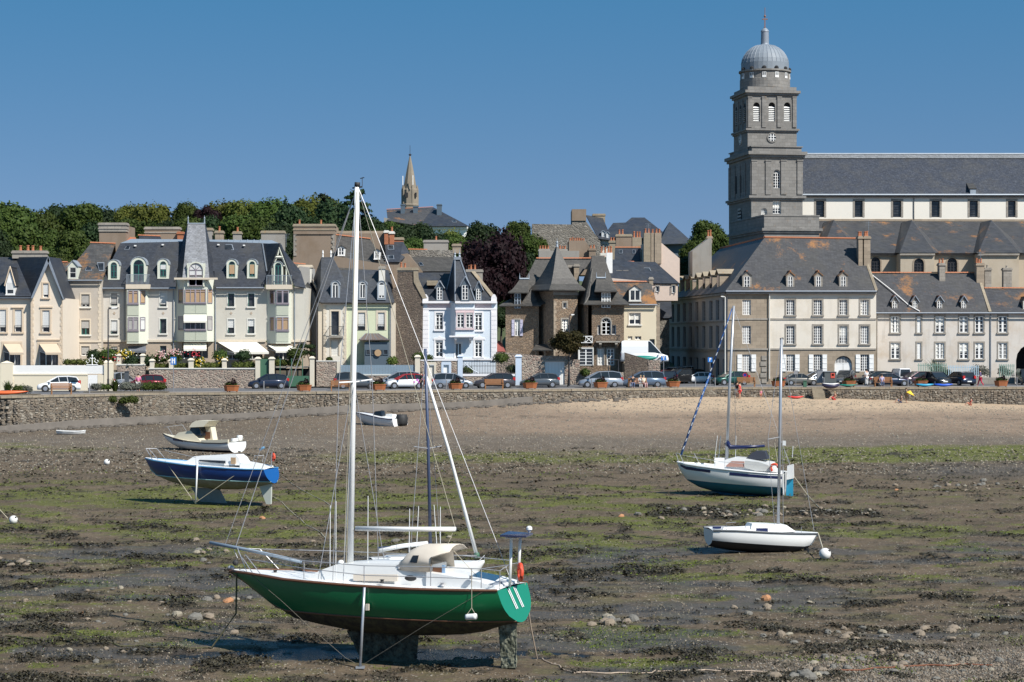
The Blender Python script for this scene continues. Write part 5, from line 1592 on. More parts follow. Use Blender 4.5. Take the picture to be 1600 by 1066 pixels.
# ---- I: cream house right of the villa
FI=Frame(975,229)
I_=empty('house',FI.P(2,3,0),'cream rendered house with one wide window and a slate roof edged with orange lichen','house')
hI=[(983,489,1001,507),(981,525.5,988,531),(992,525.5,1002,531),(1015,530,1023,548)]
wall(FI,'wall',I_,M['cream_i'],974,476,1025.5,602,hI,depth=8,zbot=-.4)
window(FI,I_,*hI[0],cols=2,rows=1,surround='pink_trim',sw=1.5,sill='offwhite')
window(FI,I_,*hI[1],cols=2,rows=1); window(FI,I_,*hI[2],cols=2,rows=1); window(FI,I_,*hI[3],cols=1,rows=1,frame='green_metal')
quoins(FI,I_,1031,480,598,-1,.1,'granite_tan',6,5,5.6,.03)
mb=MB(); FI.pbox(mb,1025.6,474,1031,602,.1,6); mb.build('party_wall',M['rub_grey'],I_)
roof_part(FI,I_,M['slate_lichen'],[[(970,475.5,-.3),(1026.5,475.5,-.3),(1017,441,2.6),(952,441,2.6)],[(952,441,2.6),(1017,441,2.6),(1020,470,7),(955,470,7)],[(1026.5,475.5,-.3),(1017,441,2.6),(1020,470,7)]])
ridge_tiles(FI,I_,(953,440.5,2.6),(1014,440.5,2.6))
chimney(FI,I_,1014.5,433,1020.5,446,2.4,.8,'granite_tan',(),cap_mat='granite')
dormer_gable(FI,I_,983,452,1001.5,470,-.1,446,2.2,'offwhite','slate','white',2,1,1.4,1.4)
gutter(FI,I_,972,476.5,1027,476.5,-.4)
# ================================================================== right half
M['white_j']=plaster('mansion_render',(0.68,0.62,0.53),0.45)
M['white_k']=plaster('long_house_render',(0.60,0.55,0.49),0.8,(0.46,0.40,0.33))
M['shade_side']=plaster('shaded_side_render',(0.40,0.38,0.36),0.3)  # darker, greyer copy of the mansion render: flank shade put into the colour
M['slate_j']=slate('slate_mansion',(0.052,0.052,0.055),0.15)
M['slate_k']=slate('slate_long',(0.052,0.052,0.056),0.30)
M['slate_nave']=slate('slate_nave',(0.036,0.041,0.054),0,pale=.15)
M['tower_stone']=ashlar('tower_granite',(0.21,0.20,0.185),.85,.42,.6,.16,lichen=.25,stain=.35)
M['aisle_stone']=plaster('aisle_render',(0.44,0.37,0.28),.4)
M['nave_white']=simple('nave_white_render',(0.72,0.68,0.60),.9,var=.05,scale=.4)
def yat(F_,px,z,v=0.0): return HY-(z-CAMZ)*F/F_.t(px,v)
# ---- J: mansion on the corner
FJ=Frame(1137,226,1.0)
J=empty('mansion',FJ.P(8,6,0),'large corner mansion of three storeys with small-paned windows and a steep lichened hipped roof','building')
cols_=[(1160,1173.3),(1228.7,1241.5),(1271.4,1284.3),(1311.7,1324),(1344.6,1357.4)]
r1,r2,r3=(468.5,492.3),(509.3,537.3),(554,580.5)
st=[(a,r[0],b,r[1]) for a,b in cols_[:1] for r in (r1,r2,r3)]
wh=[(a,r[0],b,r[1]) for a,b in cols_[1:] for r in (r1,r2)]
gr=[(a,r3[0],b,r3[1]) for a,b in (cols_[1],cols_[2],cols_[4])]
door=(1304,556,1331.5,594)
zb_=FJ.z(1250,546)
wall(FJ,'wall',J,M['granite_tan'],1137,456,1202,600,st,depth=12,zbot=-.4,top_z=FJ.z(1250,456))
wall(FJ,'wall',J,M['white_j'],1202,456,1369,546,wh,depth=12,zbot=zb_)
wall(FJ,'wall',J,M['granite_tan'],1202,546,1369,600,gr+[door],v=-.04,depth=12,zbot=-.4,top_z=zb_)
for h in st: window(FJ,J,*h,cols=4,rows=6 if h[1]>500 else 5,fw=.06,bar=.028,mid=.1,shutters='white' if h[1]>550 else None,shw=7.2)
for h in wh: window(FJ,J,*h,cols=4,rows=6 if h[1]>500 else 5,fw=.06,bar=.028,mid=.1,surround='granite',sw=2.6,sill='granite')
for h in gr: window(FJ,J,*h,v=-.04,cols=4,rows=6,fw=.06,bar=.028,mid=.1,shutters='white',shw=7)
mb=MB(); spandrel(FJ,mb,*door,v=-.045); mb.build('door_arch',M['granite_tan'],J)
mb=MB(); dv=.2; u0,u1=FJ.u(1304),FJ.u(1331.5); z0,z1=-.12,FJ.z(1317,556)
FJ.box(mb,u0,(u0+u1)/2-.02,dv,dv+.06,z0,FJ.z(1317,567.5)); FJ.box(mb,(u0+u1)/2+.02,u1,dv,dv+.06,z0,FJ.z(1317,567.5))
dd=mb.build('carriage_door',M['white'],J)
mb=MB(); mb.slab([FJ.P(a,dv+.05,b) for a,b in [(u0,FJ.z(1317,568)),(u1,FJ.z(1317,568))]+arch_pts(u0,u1,z0,z1)],.03,direction=FJ.N); mb.build('fanlight_pane',M['glass'],dd)
mb=MB()
for i in range(1,12):
 q=u0+(u1-u0)*i/12; FJ.box(mb,q-.03,q+.03,dv,dv+.04,FJ.z(1317,568),FJ.z(1317,558+abs(i-6)*.9))
FJ.box(mb,u0,u1,dv-.02,dv+.07,FJ.z(1317,568.5),FJ.z(1317,567.2)); mb.build('fanlight_bars',M['white'],dd,kind='stuff')
band(FJ,J,1137,497.5,1369,500,0,.07); band(FJ,J,1137,544.5,1369,547,0,.12)
band(FJ,J,1135,455,1370,459.5,0,.35,'granite','cornice')
for y in range(556,596,9):
 mb=MB(); FJ.pbox(mb,1190-(y % 2)*2,y,1198,y+7,-.09,.01); mb.build('quoin',M['granite'],J)
drainpipe(FJ,J,1202.3,456,592,-.18,'offwhite',.07)
gutter(FJ,J,1134,455.5,1370,455.5,-.45,'lead',.1)
FJs=Frame(1137,226,-85.1)
xs_=[(1049.2,1053.4),(1058,1062.2),(1067,1071.5),(1076.2,1080.8),(1086.3,1091),(1097,1102),(1108,1113.2),(1118.4,1123.5),(1129,1133.6)]
zz=[(FJs.z(1131,499.7),FJs.z(1131,468)),(FJs.z(1131,544.5),FJs.z(1131,508.5)),(-.1,FJs.z(1131,561))]
hs=[]
for k,(a,b) in enumerate(xs_):
 for j,(z0,z1) in enumerate(zz):
  xm=(a+b)/2; hs.append((a,yat(FJs,xm,z1),b,yat(FJs,xm,z0)))
zj=FJ.z(1250,456)
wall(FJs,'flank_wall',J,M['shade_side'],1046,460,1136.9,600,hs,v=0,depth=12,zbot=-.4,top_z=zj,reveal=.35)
for h in hs: window(FJs,J,*h,cols=2,rows=5,rec=.3,frame='blind_grey' if h[1]<550 else 'slateblue',surround=None,bar=.02,fw=.05)
def sband(z0,z1,pr=.1,m='granite'):
 mb=MB(); FJs.box(mb,FJs.u(1046),FJs.u(1136.9),-pr,.02,z0,z1); mb.build('string_course',M[m],J)
sband(FJs.z(1131,504),FJs.z(1131,501)); sband(FJs.z(1131,550),FJs.z(1131,546.5)); sband(zj-.35,zj,.35)
u0_=FJs.u(1046)
P=FJs.P
zr=FJ.z(1195,371,5.5)
cA=FJ.P(-.4,-.45,zj-.05); cR=FJ.Q(1195,371,5.5); cE=FJ.Q(1340,373,5.5); cB=FJ.Q(1371,455.5,-.45)
cL=P(u0_-.5,-.45,zj-.05); cT=FJs.Q(1126,384,5.5); cT.z=zr
MBr=MB()
MBr.slab([cA,cB,cE,cR],.15); MBr.slab([cA,cR,cT,cL],.15)
MBr.slab([cE,cR,cR+Vector((0,9,-7)),cE+Vector((0,9,-7))],.15)
MBr.slab([cL,cT,cT+Vector((9,0,-7))],.15); MBr.slab([cR,cT,cT+Vector((9,0,-7)),cR+Vector((9,0,-7))],.15)
MBr.build('roof',M['slate_j'],J)
mb=MB(); mb.tube([cR,cE],.14,6); mb.tube([cR,cT],.14,6); mb.build('ridge_tile',M['terra'],J,kind='stuff')
mb=MB(); mb.slab([FJ.Q(*q) for q in ((1338,371,5.6),(1343,371,5.6),(1371.5,453,-.5),(1368,455,-.5))],.35); mb.build('gable_coping',M['lichen_stone'],J)
for x0,x1 in ((1341.5,1348),(1350,1360)):
 chimney(FJ,J,x0,369,x1,420,2.4,1.2,'granite_tan',((x0+x1)/2-1.5,(x0+x1)/2+1.5),pot_h=.6,pot_r=.15)
for x0,x1 in ((1160,1174),(1228.5,1241),(1272.5,1285),(1311,1324)):
 dormer_gable(FJ,J,x0,429.5,x1,450.5,.15,424.5,2.6,'granite','slate_lichen','white',2,3,2.6,1.6,ridge='terra')
for k in range(8):
 xx=[1063.5,1072.5,1081.5,1091,1101.3,1112.2,1123.6][k] if k<7 else 1136
 if k==7: break
 u_=FJs.u(xx,.4); mb=MB()
 FJs.box(mb,u_-.85,u_+.85,.3,3.4,zj+.3,zj+2.2); d_=mb.build('dormer',M['granite_tan'],J)
 mb=MB(); mb.slab([P(u_-1.05,.1,zj+2.2),P(u_,.1,zj+2.75),P(u_,3.8,zj+2.75),P(u_-1.05,3.8,zj+2.2)],.1); mb.slab([P(u_+1.05,.1,zj+2.2),P(u_,.1,zj+2.75),P(u_,3.8,zj+2.75),P(u_+1.05,3.8,zj+2.2)],.1)
 mb.build('dormer_roof',M['lichen_stone'],d_)
 mb=MB(); FJs.box(mb,u_-.5,u_+.5,.26,.31,zj+.5,zj+2.0); mb.build('window',M['glass'],d_)
 # ---- K: long white building
FK=Frame(1369,230,0)
K=empty('long_building',FK.P(8,5,0),'long low cream building at the right with tall white casements and a lichen-stained slate roof','building')
ck=[(1392,1405.6),(1432.7,1439),(1461.7,1475.4),(1499,1512.5),(1523.6,1536.6),(1560,1573.5),(1610,1623)]
hk=[(a,y0,b,y1) for a,b in ck for y0,y1 in ((494.2,519.9),(536,560.9))]
hk=[h for h in hk if not (h[0]>1600 and h[1]>530)]
gate=(1587.5,537,1640,600)
wall(FK,'wall',K,M['white_k'],1369.3,488,1680,602,hk+[gate],depth=10,zbot=-.4,reveal=.3)
mb=MB(); spandrel(FK,mb,*gate,v=0,th=.5); mb.build('gate_arch',M['white_k'],K)
mb=MB(); FK.box(mb,FK.u(1585),FK.u(1642),4,4.1,-.3,5); mb.build('passage_shade',M['dark'],K)  # near-black sheet added to stand for the shade inside the gateway
for h in hk: window(FK,K,*h,cols=2,rows=4,mid=.22,surround='granite',sw=2.2,sill='granite',rec=.12,fw=.09)
drainpipe(FK,K,1548,489,595,-.1); drainpipe(FK,K,1370.5,489,598,-.1,'granite')
roof_part(FK,K,M['slate_k'],[[(1366,488.5,-.4),(1547.5,488.5,-.4),(1530,427,4.4),(1352,427,4.4)],[(1352,427,4.4),(1530,427,4.4),(1532,460,10),(1352,460,10)],[(1547.6,488.5,-.38),(1685,488.5,-.38),(1685,451,3.2),(1537,451,3.2)],[(1537,451,3.2),(1685,451,3.2),(1685,470,8),(1537,470,8)]])
ridge_tiles(FK,K,(1362,426.5,4.4),(1529,426.5,4.4)); ridge_tiles(FK,K,(1538,450.5,3.2),(1684,450.5,3.2))
mb=MB(); mb.slab([FK.Q(*q) for q in ((1529,437,3.6),(1533,437,3.6),(1549.5,487,-.45),(1545,487,-.45))],.3); mb.build('gable_coping',M['lichen_stone'],K)
for x0,x1 in ((1393.5,1402.5),(1425.2,1434),(1463.5,1472.8),(1501.5,1510)):
 dormer_gable(FK,K,x0,469.5,x1,483,.15,463.5,2.4,'granite','slate_lichen','white',2,3,1.0,2.2,trim='lead',ridge='terra')
dormer_gable(FK,K,1598,469.5,1607,483,.15,463.5,2.4,'granite','slate_lichen','white',2,3,1.0,2.2)
chimney(FK,K,1468,411,1477,442,3.4,1.2,'granite',(1470,1474.5),pot_h=.5); chimney(FK,K,1526,411,1538,452,3.2,1.3,'granite_tan',(1527.5,1531,1535),pot_h=.5)
chimney(FK,K,1539,418.5,1549,452,4.5,.8,'granite',(1544,),pot_mat='granite',pot_h=.3); chimney(FK,K,1568,418.5,1581,452,4.5,.8,'granite',(1574,),pot_mat='granite',pot_h=.3)
gutter(FK,K,1369,489.3,1680,489.3,-.5)
mb=MB(); mb.tube([FK.Q(1363,430,4.0),FK.Q(1395,455,1.9),FK.Q(1420,477,.4),FK.Q(1437,486.5,-.4)],.07,5); mb.build('roof_cable',M['white'],K)
FKf=Frame(1437,226)
Kf=empty('picket_fence',FKf.P(4,0,0),'green and pale blue picket fence on a low wall before the long cream building','fence')
M['fence_green']=simple('fence_pale_green',(0.20,0.30,0.25),.7,var=.1); M['fence_pblue']=simple('fence_pale_blue',(0.38,0.50,0.58),.7,var=.1)
mb=MB(); FKf.pbox(mb,1430,590,1586,600,0,.3); mb.build('low_wall',M['granite'],Kf)
def pickets(x0,x1,y0,y1,m,nm='picket'):
 base=None; a,b=FKf.u(x0),FKf.u(x1); n=int((b-a)/.19); z0,z1=FKf.z(x0,y1),FKf.z(x0,y0)
 for i in range(n):
  q=a+(b-a)*(i+.5)/n
  if base is None:
   o=base=MB().box(Kf.location.x-.04,Kf.location.x+.04,Kf.location.y-.015,Kf.location.y+.015,0,z1-z0).build(nm,M[m],Kf)
  else: o=base.copy(); COL.objects.link(o)
  o.location=FKf.P(q,.1,z0)-Kf.location
 mb=MB()
 for zz_ in (z0+.2,z1-.25): FKf.box(mb,a,b,.12,.16,zz_,zz_+.06)
 mb.build('rail',M[m],Kf)
pickets(1434,1480,568,590,'fence_green'); pickets(1481,1530,571,590,'fence_pblue'); pickets(1561,1586,569,590,'fence_green')
# ---- L: church with domed tower
FLt=Frame(1174,262,9)
CH=empty('church',FLt.P(4,6,0),'large granite church with a tall square tower under a ribbed grey dome and cross','church')
ts=M['tower_stone']
def stage(F_,x0,x1,y0,y1,depth,name='tower_stage',holes=(),v=0.0):
 return wall(F_,name,CH,ts,x0,y0,x1,y1,holes,v=v,depth=depth,reveal=.4)
def cornice(F_,x0,x1,y,h,proj,depth,name='cornice',v=0):
 mb=MB(); z=F_.z(x0,y,v); u0,u1=F_.u(x0,v),F_.u(x1,v)
 F_.box(mb,u0-proj,u1+proj,v-proj,v+depth+proj,z-h*.55,z); F_.box(mb,u0-proj*.5,u1+proj*.5,v-proj*.5,v+depth+proj*.5,z-h,z-h*.55-.002)
 return mb.build(name,ts,CH)
wa=(1208.6,265,1219.3,294); wb=(1207.5,314,1220.5,334); wc=(1189.3,325,1198.8,342)
D1=11.0
stage(FLt,1174,1254,308,420,D1,holes=[wb,wc])
stage(FLt,1174,1254,243,308,D1,holes=[wa])
cornice(FLt,1174,1254,305.5,.55,.38,D1); cornice(FLt,1174,1254,236.5,.75,.5,D1)
mb=MB(); FLt.box(mb,FLt.u(1174)+.1,FLt.u(1254)-.1,.1,D1-.1,FLt.z(1174,236.4),FLt.z(1174,229.5)); FLt.box(mb,FLt.u(1174)-.05,FLt.u(1254)+.05,-.05,D1+.05,FLt.z(1174,229.4),FLt.z(1174,227.8)); mb.build('attic',ts,CH)
FLs=Frame(1174,262,-81)
for F_,xs3,dep in ((FLt,(1174.2,1196,1220,1245.5),0),):
 for x in xs3:
  mb=MB(); a=F_.u(x); F_.box(mb,a,a+.72,-.14,.02,F_.z(x,304),F_.z(x,252)); F_.box(mb,a-.06,a+.78,-.2,.02,F_.z(x,251.9),F_.z(x,250)); mb.build('pilaster',ts,CH)
for k in range(5):
 u_=-k*(D1-.8)/4; mb=MB(); FLs.box(mb,u_-.7,u_,-.12,.02,FLt.z(1174,304),FLt.z(1174,252)); mb.build('pilaster',ts,CH)
for k in range(3):
 u_=-3.2-k*2.1; mb=MB(); z0,z1=FLt.z(1174,297),FLt.z(1174,268)
 pts=[(u_-.5,z0),(u_+.5,z0)]+arch_pts(u_-.5,u_+.5,z0,z1); mb.slab([FLs.P(a,-.03,b) for a,b in pts],.05,direction=FLs.N); mb.build('louvre_window',M['dark'],CH)
band(FLt,CH,1174,246.5,1254,248,0,.1)
window(FLt,CH,*wa,arch=True,cols=3,rows=5,rec=.3,mid=.06); mb=MB(); spandrel(FLt,mb,*wa,v=0); mb.build('arch',ts,CH)
window(FLt,CH,*wb,cols=3,rows=4,rec=.3,mid=.06)
window(FLt,CH,*wc,arch=True,cols=1,rows=1,rec=.3,frame='white',glass='white'); mb=MB(); spandrel(FLt,mb,*wc,v=0); mb.build('arch',ts,CH)
mb=MB(); u_=-5.5; z0,z1=FLt.z(1174,345),FLt.z(1174,322)
mb.slab([FLs.P(a,-.03,b) for a,b in [(u_-1,z0),(u_+1,z0)]+arch_pts(u_-1,u_+1,z0,z1)],.05,direction=FLs.N); mb.build('louvre_window',M['dark'],CH)
mb=MB()
for i in range(4): FLs.box(mb,u_-.7,u_+.7,-.12,-.04,z0+.3+i*.45,z0+.55+i*.45)
mb.build('louvre_slats',M['blind_grey'],CH,kind='stuff')
FU=Frame(1168.3,263.6,9); D2=6.8
CU=FU.P(0,0,0)
hb=[(1177,160,1187.4,190),(1201,160,1211.3,190),(1225,160,1235.4,190)]
stage(FU,1168.3,1244.8,203,240,D2); stage(FU,1168.3,1244.8,143,203,D2,holes=hb)
cornice(FU,1168.3,1244.8,200.5,.45,.3,D2); cornice(FU,1168.3,1244.8,141,.6,.42,D2)
mb=MB(); FU.box(mb,FU.u(1168.3)+.02,FU.u(1244.8)-.02,.02,D2-.02,FU.z(1168,140.8),FU.z(1168,135)); mb.build('parapet',ts,CH)
for x in (1168.6,1190.4,1214.3,1238.3):
 mb=MB(); a=FU.u(x); w_=.5 if x>1230 or x<1170 else .55
 FU.box(mb,a,a+w_,-.14,.02,FU.z(x,199),FU.z(x,153)); FU.box(mb,a-.05,a+w_+.05,-.19,.02,FU.z(x,152.9),FU.z(x,151)); mb.build('pilaster',ts,CH)
for h in hb:
 mb=MB(); spandrel(FU,mb,*h,v=0); mb.build('arch',ts,CH)
 u0,u1=FU.u(h[0]),FU.u(h[2]); z0,z1=FU.z(h[0],h[3]),FU.z(h[0],h[1])
 mb=MB(); FU.box(mb,u0,u1,.45,.5,z0,z1); lw=mb.build('louvre_window',M['dark'],CH)
 for i in range(8):
  zz_=z0+.08+i*(z1-z0-.55)/8
  mb=MB(); mb.slab([FU.P(u0+.02,.1,zz_),FU.P(u1-.02,.1,zz_),FU.P(u1-.02,.35,zz_+.2),FU.P(u0+.02,.35,zz_+.2)],.03); mb.build('louvre_slat',M['white'],lw)
FUs=Frame(1168.3,263.6,-81)
for k in range(3):
 u_=-1.4-k*2.0; z0,z1=FU.z(1168,190),FU.z(1168,160)
 mb=MB(); mb.slab([FUs.P(a,-.03,b) for a,b in [(u_-.42,z0),(u_+.42,z0)]+arch_pts(u_-.42,u_+.42,z0,z1)],.05,direction=FUs.N); lw=mb.build('louvre_window',M['dark'],CH)
 for i in range(8):
  zz_=z0+.1+i*(z1-z0-.5)/8; mb=MB(); FUs.box(mb,u_-.36,u_+.36,-.1,-.04,zz_,zz_+.1); mb.build('louvre_slat',M['blind_grey'],lw)
for k in range(4):
 u_=-k*(D2-.5)/3; mb=MB(); FUs.box(mb,u_-.5,u_,-.12,.02,FU.z(1168,199),FU.z(1168,153)); mb.build('pilaster',ts,CH)
def disc(F_,u,z,r,v,t,mat,name,n=24,rin=0,parent=None):
 mb=MB(); f=lambda rr,vv: [F_.P(u+rr*math.cos(2*math.pi*i/n),vv,z+rr*math.sin(2*math.pi*i/n)) for i in range(n)]
 if rin: mb.ring_loft([f(rin,v),f(r,v),f(r,v+t),f(rin,v+t)],cap=False)
 else: mb.ring_loft([f(r,v),f(r,v+t)])
 return mb.build(name,mat,parent or CH)
uc,zc=FU.u(1206.2),FU.z(1206,215)
rw=disc(FU,uc,zc,.5,-.04,.02,M['glass'],'round_window'); disc(FU,uc,zc,.66,-.12,.12,ts,'surround',rin=.5,parent=rw)
mb=MB()
for q in (-.17,.17): FU.box(mb,uc+q-.05,uc+q+.05,-.1,-.05,zc-.46,zc+.46)
for q in (-.2,.15): FU.box(mb,uc-.48,uc+.48,-.12,-.101,zc+q-.04,zc+q+.04)
mb.build('frame',M['white'],rw)
ck_=disc(FUs,-D2/2,zc,.68,-.10,.08,M['blind'],'clock_face')
mb=MB(); FUs.box(mb,-D2/2-.03,-D2/2+.03,-.14,-.11,zc-.05,zc+.5); FUs.box(mb,-D2/2-.35,-D2/2+.05,-.14,-.11,zc-.04,zc+.03)
for i in range(12):
 t=2*math.pi*i/12; mb.sphere(FUs.P(-D2/2+.55*math.cos(t),-.12,zc+.55*math.sin(t)),.05,5,4)
mb.build('clock_hands',M['iron'],ck_)
cc=FU.P((FU.u(1168.3)+FU.u(1244.8))/2,D2/2,0)
kc=cc.y/F
zf=lambda y: CAMZ+(HY-y)*kc
rd=39*kc
MB().lathe([(rd,zf(140)),(rd,zf(126)),(rd*.985,zf(125.5)),(rd*.985,zf(115)),(rd*1.045,zf(114.5)),(rd*1.045,zf(112)),(rd*.95,zf(111.5))],(cc.x,cc.y,0),40).build('drum',ts,CH)
nr=32
dome=MB(); dome.sm=False
prof=[(37.2,113),(37.2,100),(36.8,99.9),(35.6,94),(32.6,87.5),(28,81),(22,75.8),(15,72),(6,69.8)]
dome.lathe([(r*kc,zf(y)) for r,y in prof],(cc.x,cc.y,0),nr)
dm=dome.build('dome',simple('dome_lead',(.20,.23,.26),.6,0,.12,1.5),CH)
for i in range(nr):
 t=2*math.pi*(i+.0)/nr; mb=MB()
 mb.tube([(cc.x+r*kc*1.005*math.cos(t),cc.y+r*kc*1.005*math.sin(t),zf(y)) for r,y in prof[1:-1]],.03,4); mb.build('rib',M['lead'],dm)
ln=MB().lathe([(7*kc,zf(70.5)),(6.3*kc,zf(68)),(6*kc,zf(50.5)),(6.6*kc,zf(50)),(6*kc,zf(48)),(3.5*kc,zf(45)),(1*kc,zf(43.5))],(cc.x,cc.y,0),16).build('lantern',M['lead'],CH)
mb=MB(); mb.lathe([(.1,zf(44)),(.16,zf(43)),(.05,zf(42)),(.04,zf(12))],(cc.x,cc.y,0),6)
mb.box(cc.x-.06,cc.x+.06,cc.y-.06,cc.y+.06,zf(42),zf(23)); mb.box(cc.x-.3,cc.x+.3,cc.y-.065,cc.y+.065,zf(31),zf(29.3))
for s in (-1,1): mb.sphere((cc.x+s*.3,cc.y,zf(30.2)),.08,6,5)
mb.sphere((cc.x,cc.y,zf(25.5)),.16,8,6)
mb.build('cross',simple('rust_iron',(.22,.12,.09),.7),CH)
for a_ in (-2.75,-2.25,-1.72,-1.2,-.7,-.2):
 p=Vector((cc.x+rd*math.cos(a_),cc.y+rd*math.sin(a_),0)); t=Vector((-math.sin(a_),math.cos(a_),0)); n_=Vector((math.cos(a_),math.sin(a_),0))
 f=MB(); z0,z1=zf(125.5),zf(117)
 pp=lambda a,b,o: p+t*a+n_*o+Vector((0,0,b))
 f.hexa([pp(-.26,z0,-.1),pp(.26,z0,-.1),pp(.26,z0,.02),pp(-.26,z0,.02),pp(-.26,z1,-.1),pp(.26,z1,-.1),pp(.26,z1,.02),pp(-.26,z1,.02)])
 w=f.build('window',M['white'],CH)
 f=MB()
 for q in (-.12,.12): f.hexa([pp(q-.06,z0+.3,0),pp(q+.06,z0+.3,0),pp(q+.06,z0+.3,.04),pp(q-.06,z0+.3,.04),pp(q-.06,z1-.05,0),pp(q+.06,z1-.05,0),pp(q+.06,z1-.05,.04),pp(q-.06,z1-.05,.04)])
 f.build('pane',M['glass'],w)
 f=MB(); f.sphere(p*1+n_*-.12+Vector((0,0,zf(110.5))),.3,8,5,(1,1,1)); f.build('dome_lucarne',M['dark'],CH)
FPo=Frame(1194,255,9)
mb=MB(); FPo.box(mb,FPo.u(1194),FPo.u(1280),0,16,-.3,FPo.z(1194,338)); FPo.box(mb,FPo.u(1194)-.06,FPo.u(1280)+.06,-.06,16.06,FPo.z(1194,337.9),FPo.z(1194,335.5)); mb.build('porch_block',ts,CH)
cornice(FPo,1194,1280,356.5,.6,.35,16)
FN=Frame(1254,266,2)
nw=[(1275,314,1288,339.5),(1335.6,314,1348,339.5),(1395.3,314,1408.3,339.5),(1455.6,314,1468.4,339.5),(1515,314,1528,339.5),(1575,314,1587,339.5),(1635,314,1648,339.5)]
wall(FN,'nave_wall',CH,M['nave_white'],1250,306,1700,346,nw,depth=14,zbot=0)
for h in nw: window(FN,CH,*h,cols=1,rows=6,frame='dark',surround='granite',sw=3,bar=.02,rec=.3)
band(FN,CH,1250,342.5,1700,346,0,.1,'granite_tan')
gutter(FN,CH,1253,304.6,1700,304.6,-.45,'zinc',.13); band(FN,CH,1253,306,1700,309,0,.25,'granite')
roof_part(FN,CH,M['slate_nave'],[[(1250,305,-.5),(1705,305,-.5),(1700,241.5,7),(1250,241.5,7)],[(1250,241.5,7),(1700,241.5,7),(1700,300,14.5),(1250,300,14.5)]],.2)
mb=MB(); strip_px(FN,mb,(1250,240.8,7),(1700,240.8,7),.13,5); mb.build('ridge_cap',M['zinc'],CH)
mb=MB(); mb.slab([FN.Q(*q) for q in ((1250,248,6.1),(1700,248,6.1),(1700,242,6.95),(1250,242,6.95))],.02); o=mb.build('ridge_flashing',slate('slate_worn',(0.17,0.175,0.18),pale=.6),CH)
for v_ in o.data.vertices: v_.co.z += .06
for x in range(1258,1600,27):
 mb=MB(); strip_px(FN,mb,(x,304,-.45),(x-1,300.5,-.5),.04,4); mb.build('gutter_hook',M['zinc'],CH)
mb=MB(); FN.pbox(mb,1516,294.5,1525,304,-.3,3); dn=mb.build('roof_hatch',M['zinc'],CH)
mb=MB(); mb.slab([FN.Q(1514,294.5,-.4),FN.Q(1526,294.5,-.4),FN.Q(1518,283,2.6),FN.Q(1508,282,2.6)],.1); mb.build('hatch_roof',M['slate_old'],dn)
drainpipe(FN,CH,1428,308,344,-.1,'iron')
FA2=Frame(1360,252,1)
aw=[(1361,402,1375.5,426),(1480,403,1495.5,426)]
wall(FA2,'aisle_wall',CH,M['aisle_stone'],1283,396,1700,470,aw,v=2.6,depth=11,zbot=0)
roof_part(FA2,CH,M['slate_j'],[[(1280,395.5,2.1),(1710,395.5,2.1),(1705,346.5,12.5),(1276,346.5,12.5)]],.2,'aisle_roof')
for x0,x1,xa in ((1407,1460,1425),(1530,1592,1549),(1284,1340,1303),(1652,1714,1672)):
 hh=[(1428,404,1443.5,426)] if x0==1407 else []
 wall(FA2,'chapel_wall',CH,M['aisle_stone'],x0,396.5,x1,470,hh,v=0,depth=3,zbot=0)
 for h in hh: window(FA2,CH,*h,arch=True,cols=3,rows=3,frame='iron',surround='granite_tan',sw=2.4,mid=.05); spandrel(FA2,q := MB(),*h,v=0); q.build('arch',M['aisle_stone'],CH)
 roof_part(FA2,CH,M['slate_j'],[[(x0-1,395,-.35),(x1+1,395,-.35),(xa,344,9)],[(x0-1,395,-.35),(x0-9,395,2.2),(xa-16,347,12),(xa,344,9)],[(x1+1,395,-.35),(xa,344,9),(x1+14,395,5)]],.15,'chapel_roof')
 band(FA2,CH,x0-1,395,x1+1,399,0,.3,'granite','cornice')
band(FA2,CH,1283,395,1700,399.5,2.6,.3,'granite','cornice')
for h in aw: window(FA2,CH,*h,v=2.6,arch=True,cols=3,rows=3,frame='iron',surround='granite_tan',sw=2.4,mid=.05); spandrel(FA2,q := MB(),*h,v=2.6); q.build('arch',M['aisle_stone'],CH)
# ================================================================== houses behind the front row
def back_house(label,Y,px,wall_pts=None,roofs=(),wmat='rub_grey',rmat='slate',th=0,depth=6,name='house',cat='house',ridges=(),chims=(),wins=(),lights=(),dorms=()):
 F_=Frame(px,Y,th); r=empty(name,F_.P(0,depth/2,float(hill_z(F_.o.x,Y))),label,cat)
 for k,w in enumerate(wall_pts or []):
  pts,m=(w if isinstance(w,tuple) else (w,wmat)); v=pts[0][2] if len(pts[0])>2 else 0
  mb=MB(); mb.slab([F_.Q(p[0],p[1],v) for p in pts],depth,direction=F_.N); mb.build('wall',M[m],r)
 for f in roofs:
  f_,m=f if isinstance(f,tuple) and isinstance(f[1],str) else (f,rmat)
  roof_part(F_,r,M[m],[f_],.15)
 for a,b in ridges: ridge_tiles(F_,r,a,b)
 for c in chims: chimney(F_,r,*c[:4],c[4],c[5],c[6],c[7],**(c[8] if len(c)>8 else {}))
 for w in wins: window(F_,r,*w[:4],v=w[4]-.16,rec=.14,cols=w[5],rows=w[6],frame=w[7] if len(w)>7 else 'white',blind=w[8] if len(w)>8 else 0,surround='granite',sw=1)
 for q in lights: skylight(F_,r,q)
 for d in dorms: dormer_gable(F_,r,*d[:4],d[4],d[5],d[6],d[7],d[8],'white',2,2,1.2,1.4)
 return r
back_house('broad grey-brown chimney block on a low roof, leftmost behind the apartments',236,175,[([(155,352,0),(196,352,0),(196,430,0),(155,430,0)],'render_brown'),([(196,376,1),(250,376,1),(250,430,1),(196,430,1)],'render_grey')],[([(194,377,.5),(214,377,.5),(212,371,3),(197,370,3)],'terra')],chims=[(154,348,197,362,-.1,1.6,'granite',(),{'bands': 2})])
